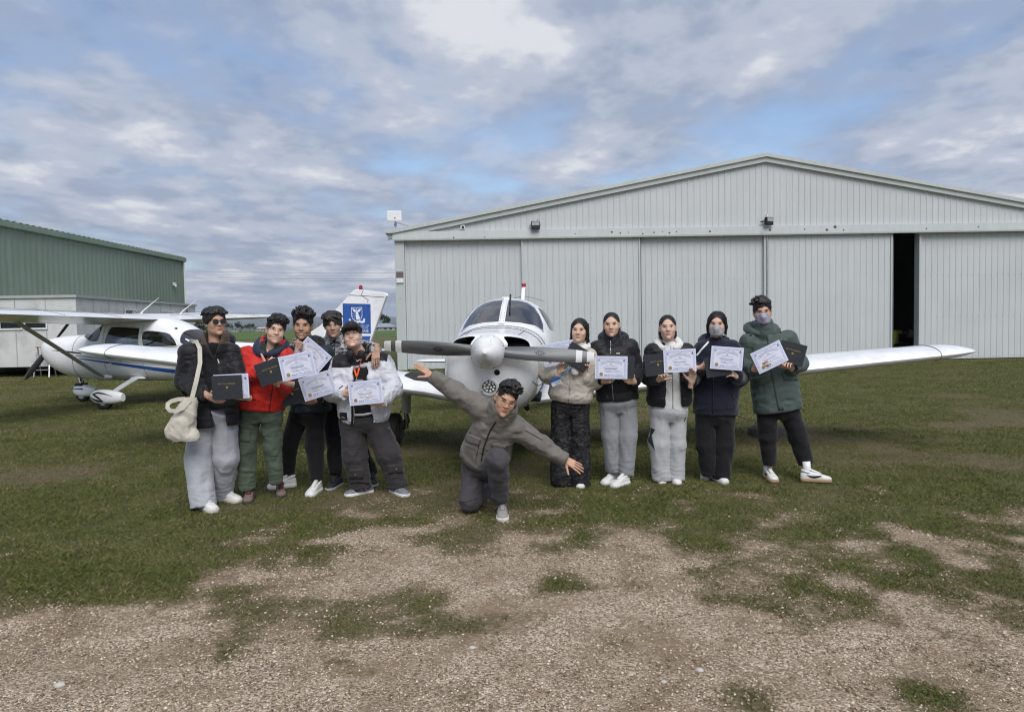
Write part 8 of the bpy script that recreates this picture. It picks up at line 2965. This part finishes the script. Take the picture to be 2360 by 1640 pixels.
# ================================================================== K: tall, lilac mask, green parka
def person_k():
    D = 6.78
    q = lambda x, y, d=0.0: at(*Z(7, x, y), D + d)
    P = Person(gnd(*Z(7, 400, 1450)) * np.array([1, 1, 0]), 'tall person in glasses and lilac face mask wearing a long green parka', (0.47, 0.30, 0.225), D)
    N, SL, SR, H = q(262, 335), q(150, 420), q(455, 400), q(375, 945)
    aL, aR = [SL, q(95, 610, .0), q(185, 635, -.25)], [SR, q(545, 590, .0), q(478, 625, -.25)]
    fl, fr = shoe_pos(*Z(7, 316, 1468)), shoe_pos(*Z(7, 660, 1482))
    lL, lR = [q(290, 940), q(295, 1160), q(314, 1365, .0)], [q(455, 930), q(530, 1150), q(592, 1358, -.05)]
    bones(P, N, SL, SR, H, (aL, aR), (lL, lR))
    P.head(Z(7, 247, 78), Z(7, 250, 300), D - .03, yaw=4, pitch=2, roll=-4, neck=N, eyes='narrow', size=1.02, neck_r=.056)
    P.hair('swept', seed=31, fringe=.012, up=.012)
    P.mask(cloth('lilac_mask', (0.34, 0.31, 0.40), .8, weave=500, bump=.1))
    P.glasses(M_wirefr, rx=.0215, rz=.0170, thick=.0012, square=2.4)
    gp = cloth('green_parka_shell', (0.062, 0.088, 0.080), .6, weave=260, spec=.3, crease=.4, cscale=7)
    gd = cloth('green_parka_cuff', (0.030, .040, .038), .7)
    make_top(P, 'parka', [gp], N, SL, SR, H, [(0, .225, .165), (.35, .22, .165), (.8, .215, .15), (.98, .175, .12)], [aL, aR], sleeve_r=((.078, .070, .054), (.078, .070, .054)), seed=32, shoulder_r=.060, collar=('stand', .06, .10),
             fold=((.009, (6, 6, 8)), (.005, (12, 12, 15))))
    P.band('front_placket', [Z(7, 290, 370), Z(7, 318, 640), Z(7, 380, 950)], [Z(7, 330, 365), Z(7, 372, 640), Z(7, 425, 945)], gp, .006, rows=18)
    P.band('pocket_flap', [Z(7, 155, 700), Z(7, 235, 690), Z(7, 315, 660)], [Z(7, 150, 770), Z(7, 235, 760), Z(7, 318, 722)], gp, .010)
    P.band('pocket_flap', [Z(7, 408, 660), Z(7, 460, 655), Z(7, 515, 650)], [Z(7, 420, 715), Z(7, 470, 718), Z(7, 525, 715)], gp, .010)
    P.dot('snap', *Z(7, 167, 375), .011, M_black)
    P.dot('snap', *Z(7, 394, 354), .011, M_black)
    P.band('cuff_tab', [Z(7, 160, 618), Z(7, 195, 600)], [Z(7, 165, 665), Z(7, 200, 670)], gd, .006)
    P.band('cuff_tab', [Z(7, 478, 605), Z(7, 520, 590)], [Z(7, 485, 660), Z(7, 525, 650)], gd, .006)
    P.line('chest_seam', [Z(7, 130, 455), Z(7, 185, 470), Z(7, 185, 505)], .003, gd, .002)
    make_hood(P, 'hood', gp, N + np.array([0, .0, -.005]), .130, .046, lift=.040, back=.03, front=2.55, drop=.06, fold=((.008, (16, 16, 26)),), seed=44)
    make_trousers(P, 'black_trousers', [C_black], (q(375, 930), .165, .125), [lL, lR], [(.096, .080, .058), (.096, .084, .062)], seed=33, bunch=.002, drop=.0)
    P.later('sock', MB().tube([fr + np.array([-.06, .03, .05]), fr + np.array([-.07, .035, .19])], .036, 14), None, M_white)
    P.later('sock', MB().tube([fl + np.array([0, .06, .05]), fl + np.array([0, .06, .15])], .040, 14), None, M_white)
    gum = mat('gum_sole', (0.36, 0.25, 0.16), .7)
    P.shoe(fl, -3, M_shw, gum, .295, 1.15, lace=mat('cream_lace', (.5, .45, .36), .8), mark=(C_black, 'tick'))
    P.shoe(fr, 74, M_shw, gum, .295, 1.15, lace=mat('cream_lace', (.5, .45, .36), .8), mark=(C_black, 'tick'))
    P.hand(aL[-1], q(275, 618, -.36) - q(185, 635, -.27), UP * .75 + TO * .3 + LT * .1, curl=((2, 4, 3), (8, 6, 4), (60, 80, 50), (62, 82, 50)), tcurl=40, spread=9, back=.06)
    P.hand(aR[-1], q(440, 555, -.36) - q(478, 625, -.27), UP * .3 + LT * .7, curl=(24, 28, 32, 36), tcurl=20, left=True, back=.06)
    P.finish()
    certificate(q(312, 540, -.345), 25, 'certificate tilted upwards in front of the green parka wearer', yaw=0)
    logbook(q(485, 512, -.315), -15, 'black logbook tilted against the right arm of the green parka wearer', yaw=0)

for fn in (person_a, person_b, person_c, person_d, person_e, person_f, person_g, person_h, person_i, person_j, person_k):
    fn()
# ------------------------------------------------------------------ ground cover: turf blades, gravel, single stones
def random_island_material(name, stops, rough=.9, scale_noise=0.0, trans=0.0):
    m = bpy.data.materials.new(name)
    m.use_nodes = True
    t = m.node_tree
    b = t.nodes['Principled BSDF']
    g = t.nodes.new('ShaderNodeNewGeometry')
    r_ = t.nodes.new('ShaderNodeValToRGB')
    e = r_.color_ramp.elements
    while len(e) < len(stops):
        e.new(.5)
    for el, (p, c) in zip(e, stops):
        el.position, el.color = p, (*c, 1)
    if scale_noise:
        n = t.nodes.new('ShaderNodeTexNoise')
        set_in(n, Scale=scale_noise, Detail=4.0, Roughness=.6)
        t.links.new(g.outputs['Position'], n.inputs['Vector'])
        mx = t.nodes.new('ShaderNodeMapRange')
        set_in(mx, **{'From Min': .3, 'From Max': .7, 'To Min': -.38, 'To Max': .38})
        t.links.new(n.outputs['Fac'], mx.inputs['Value'])
        ad = t.nodes.new('ShaderNodeMath')
        ad.operation = 'ADD'
        t.links.new(g.outputs['Random Per Island'], ad.inputs[0])
        t.links.new(mx.outputs[0], ad.inputs[1])
        t.links.new(ad.outputs[0], r_.inputs[0])
    else:
        t.links.new(g.outputs['Random Per Island'], r_.inputs[0])
    t.links.new(r_.outputs[0], b.inputs['Base Color'])
    set_in(b, Roughness=rough, **{'Specular IOR Level': .2})
    return m
M_grass = random_island_material('grass_blades', [(0.0, (0.086, 0.104, 0.026)), (0.45, (0.120, 0.138, 0.037)), (0.75, (0.156, 0.164, 0.053)), (0.93, (0.18, 0.17, 0.075)), (1.0, (0.26, 0.225, 0.13))], .75, 1.3)
g_rng = np.random.default_rng(99)
def scatter_turf(n, y0, y1, p):
    u = g_rng.random(n)
    a, b = y0 ** (1 - p), y1 ** (1 - p)
    y = (a + (b - a) * u) ** (1 / (1 - p))
    x = (g_rng.random(n) * 2 - 1) * (.80 * y + .6)
    return x, y
bx_, by_ = scatter_turf(820000, 2.3, 27.0, .55)
gc = cover_at(bx_, by_)
bare = bare_at(bx_, by_)
clump = fbm2(bx_ * 3.0 + 7, by_ * 3.0, 77, 3)
keep = g_rng.random(len(bx_)) < np.clip((1 - gc) ** 2.0 * (1 - .6 * bare) + .012, 0, 1) * np.clip(.35 + 1.3 * clump, .3, 1)
bx_, by_, gc, bare, clump = bx_[keep], by_[keep], gc[keep], bare[keep], clump[keep]
nb = len(bx_)
bz = ground_z(bx_, by_)
hgt = (.008 + .016 * g_rng.random(nb) * (.5 + clump)) * (1 - .55 * gc) * (1 - .35 * bare) * np.clip(.85 + by_ * .018, 1, 1.3)
wid = .0017 + .00050 * by_
az = g_rng.random(nb) * 2 * math.pi
lean = (.5 + 1.3 * g_rng.random(nb)) * hgt
la = g_rng.random(nb) * 2 * math.pi
dx, dy = np.cos(az) * wid / 2, np.sin(az) * wid / 2
ox, oy = np.cos(la) * lean, np.sin(la) * lean
V = np.empty((nb, 4, 3))
V[:, 0] = np.stack([bx_ - dx, by_ - dy, bz - .004], -1)
V[:, 1] = np.stack([bx_ + dx, by_ + dy, bz - .004], -1)
V[:, 2] = np.stack([bx_ + dx * .5 + ox * .4, by_ + dy * .5 + oy * .4, bz + hgt * .62], -1)
V[:, 3] = np.stack([bx_ + ox, by_ + oy, bz + hgt], -1)
dry = g_rng.random(nb) < np.clip(.10 + gc * 1.5 + bare * .5, 0, .88)
M_dry = random_island_material('dry_grass_blades', [(0.0, (0.075, 0.066, 0.026)), (0.4, (0.135, 0.120, 0.050)), (0.75, (0.21, 0.175, 0.090)), (1.0, (0.34, 0.28, 0.17))], .8, 1.7)
for sel, nm, m_, lb in ((~dry, 'grass', M_grass, 'short green turf growing across the airfield'), (dry, 'dry_grass', M_dry, 'dry straw coloured grass thinning out towards the gravel')):
    q = V[sel]
    o = mesh(nm, q.reshape(-1, 3), np.arange(len(q) * 4).reshape(-1, 4), m_)
    tag(o, lb, 'grass', kind='stuff')

# gravel: small angular stones pressed into the bare ground
M_stone = random_island_material('gravel_stone', [(0.0, (0.135, 0.100, 0.070)), (0.3, (0.285, 0.224, 0.160)), (0.65, (0.455, 0.365, 0.268)), (0.9, (0.61, 0.51, 0.395)), (1.0, (0.72, 0.65, 0.54))], .9)
sx, sy = scatter_turf(120000, 2.3, 6.6, 0.2)
gcs = cover_at(sx, sy)
dens = np.clip(.25 + 1.5 * (fbm2(sx * 1.4 + 3, sy * 1.4 + 8, 55, 4) - .3), .05, 1)
keep = (g_rng.random(len(sx)) < gcs * dens)
sx, sy = sx[keep], sy[keep]
ns = len(sx)
sz = ground_z(sx, sy)
rad = .0024 + .0050 * g_rng.random(ns) ** 2.4 + .0004 * sy
oc = np.array([(1, 0, 0), (0, 1, 0), (-1, 0, 0), (0, -1, 0), (0, 0, .75), (0, 0, -.5)], float)
ang = g_rng.random(ns) * 2 * math.pi
ca, sa = np.cos(ang), np.sin(ang)
P_ = oc[None] * (1 + .5 * (g_rng.random((ns, 6, 3)) - .5)) + .25 * (g_rng.random((ns, 6, 3)) - .5)
P_ *= rad[:, None, None]
X = P_[..., 0] * ca[:, None] * 1.25 - P_[..., 1] * sa[:, None]
Y = P_[..., 0] * sa[:, None] * 1.25 + P_[..., 1] * ca[:, None]
V = np.stack([X + sx[:, None], Y + sy[:, None], P_[..., 2] + sz[:, None] + rad[:, None] * .25], -1).reshape(-1, 3)
tri = np.array([(0, 1, 4), (1, 2, 4), (2, 3, 4), (3, 0, 4), (1, 0, 5), (2, 1, 5), (3, 2, 5), (0, 3, 5)])
F = (np.arange(ns)[:, None, None] * 6 + tri[None]).reshape(-1, 3)
grav = mesh('gravel', V, F, M_stone)
tag(grav, 'loose pale gravel scattered over the bare ground in front', 'gravel', kind='stuff')

# a few pale stones big enough to pick out
M_pale = mat('pale_stone', (0.46, 0.44, 0.40), .85, var=.15, vscale=40, bump=.5, bscale=60)
for px, py, r_, lb in ((137, 1574, .020, 'white stone on the gravel at the lower left'), (1088, 1484, .014, 'small white pebble in the gravel below the kneeling person'),
                       (1612, 1540, .015, 'flat pale stone in the gravel at the lower right'), (1530, 1565, .012, 'cream pebble in the gravel left of the flat pale stone')):
    g = gnd(px, py)
    sm = MB().sphere((0, 0, 0), (r_ * 1.25, r_, r_ * .6), 10, 7)
    rr_ = np.random.default_rng(int(px))
    sm.v = [tuple(np.array(v) * (1 + .28 * (rr_.random() - .5))) for v in sm.v]
    o = sm.build('stone', M_pale, smooth=True)
    o.location = (g[0], g[1], float(ground_z(np.array([g[0]]), np.array([g[1]]))[0]) + r_ * .35)
    tag(o, lb, 'stone', 'pale stones on the gravel')
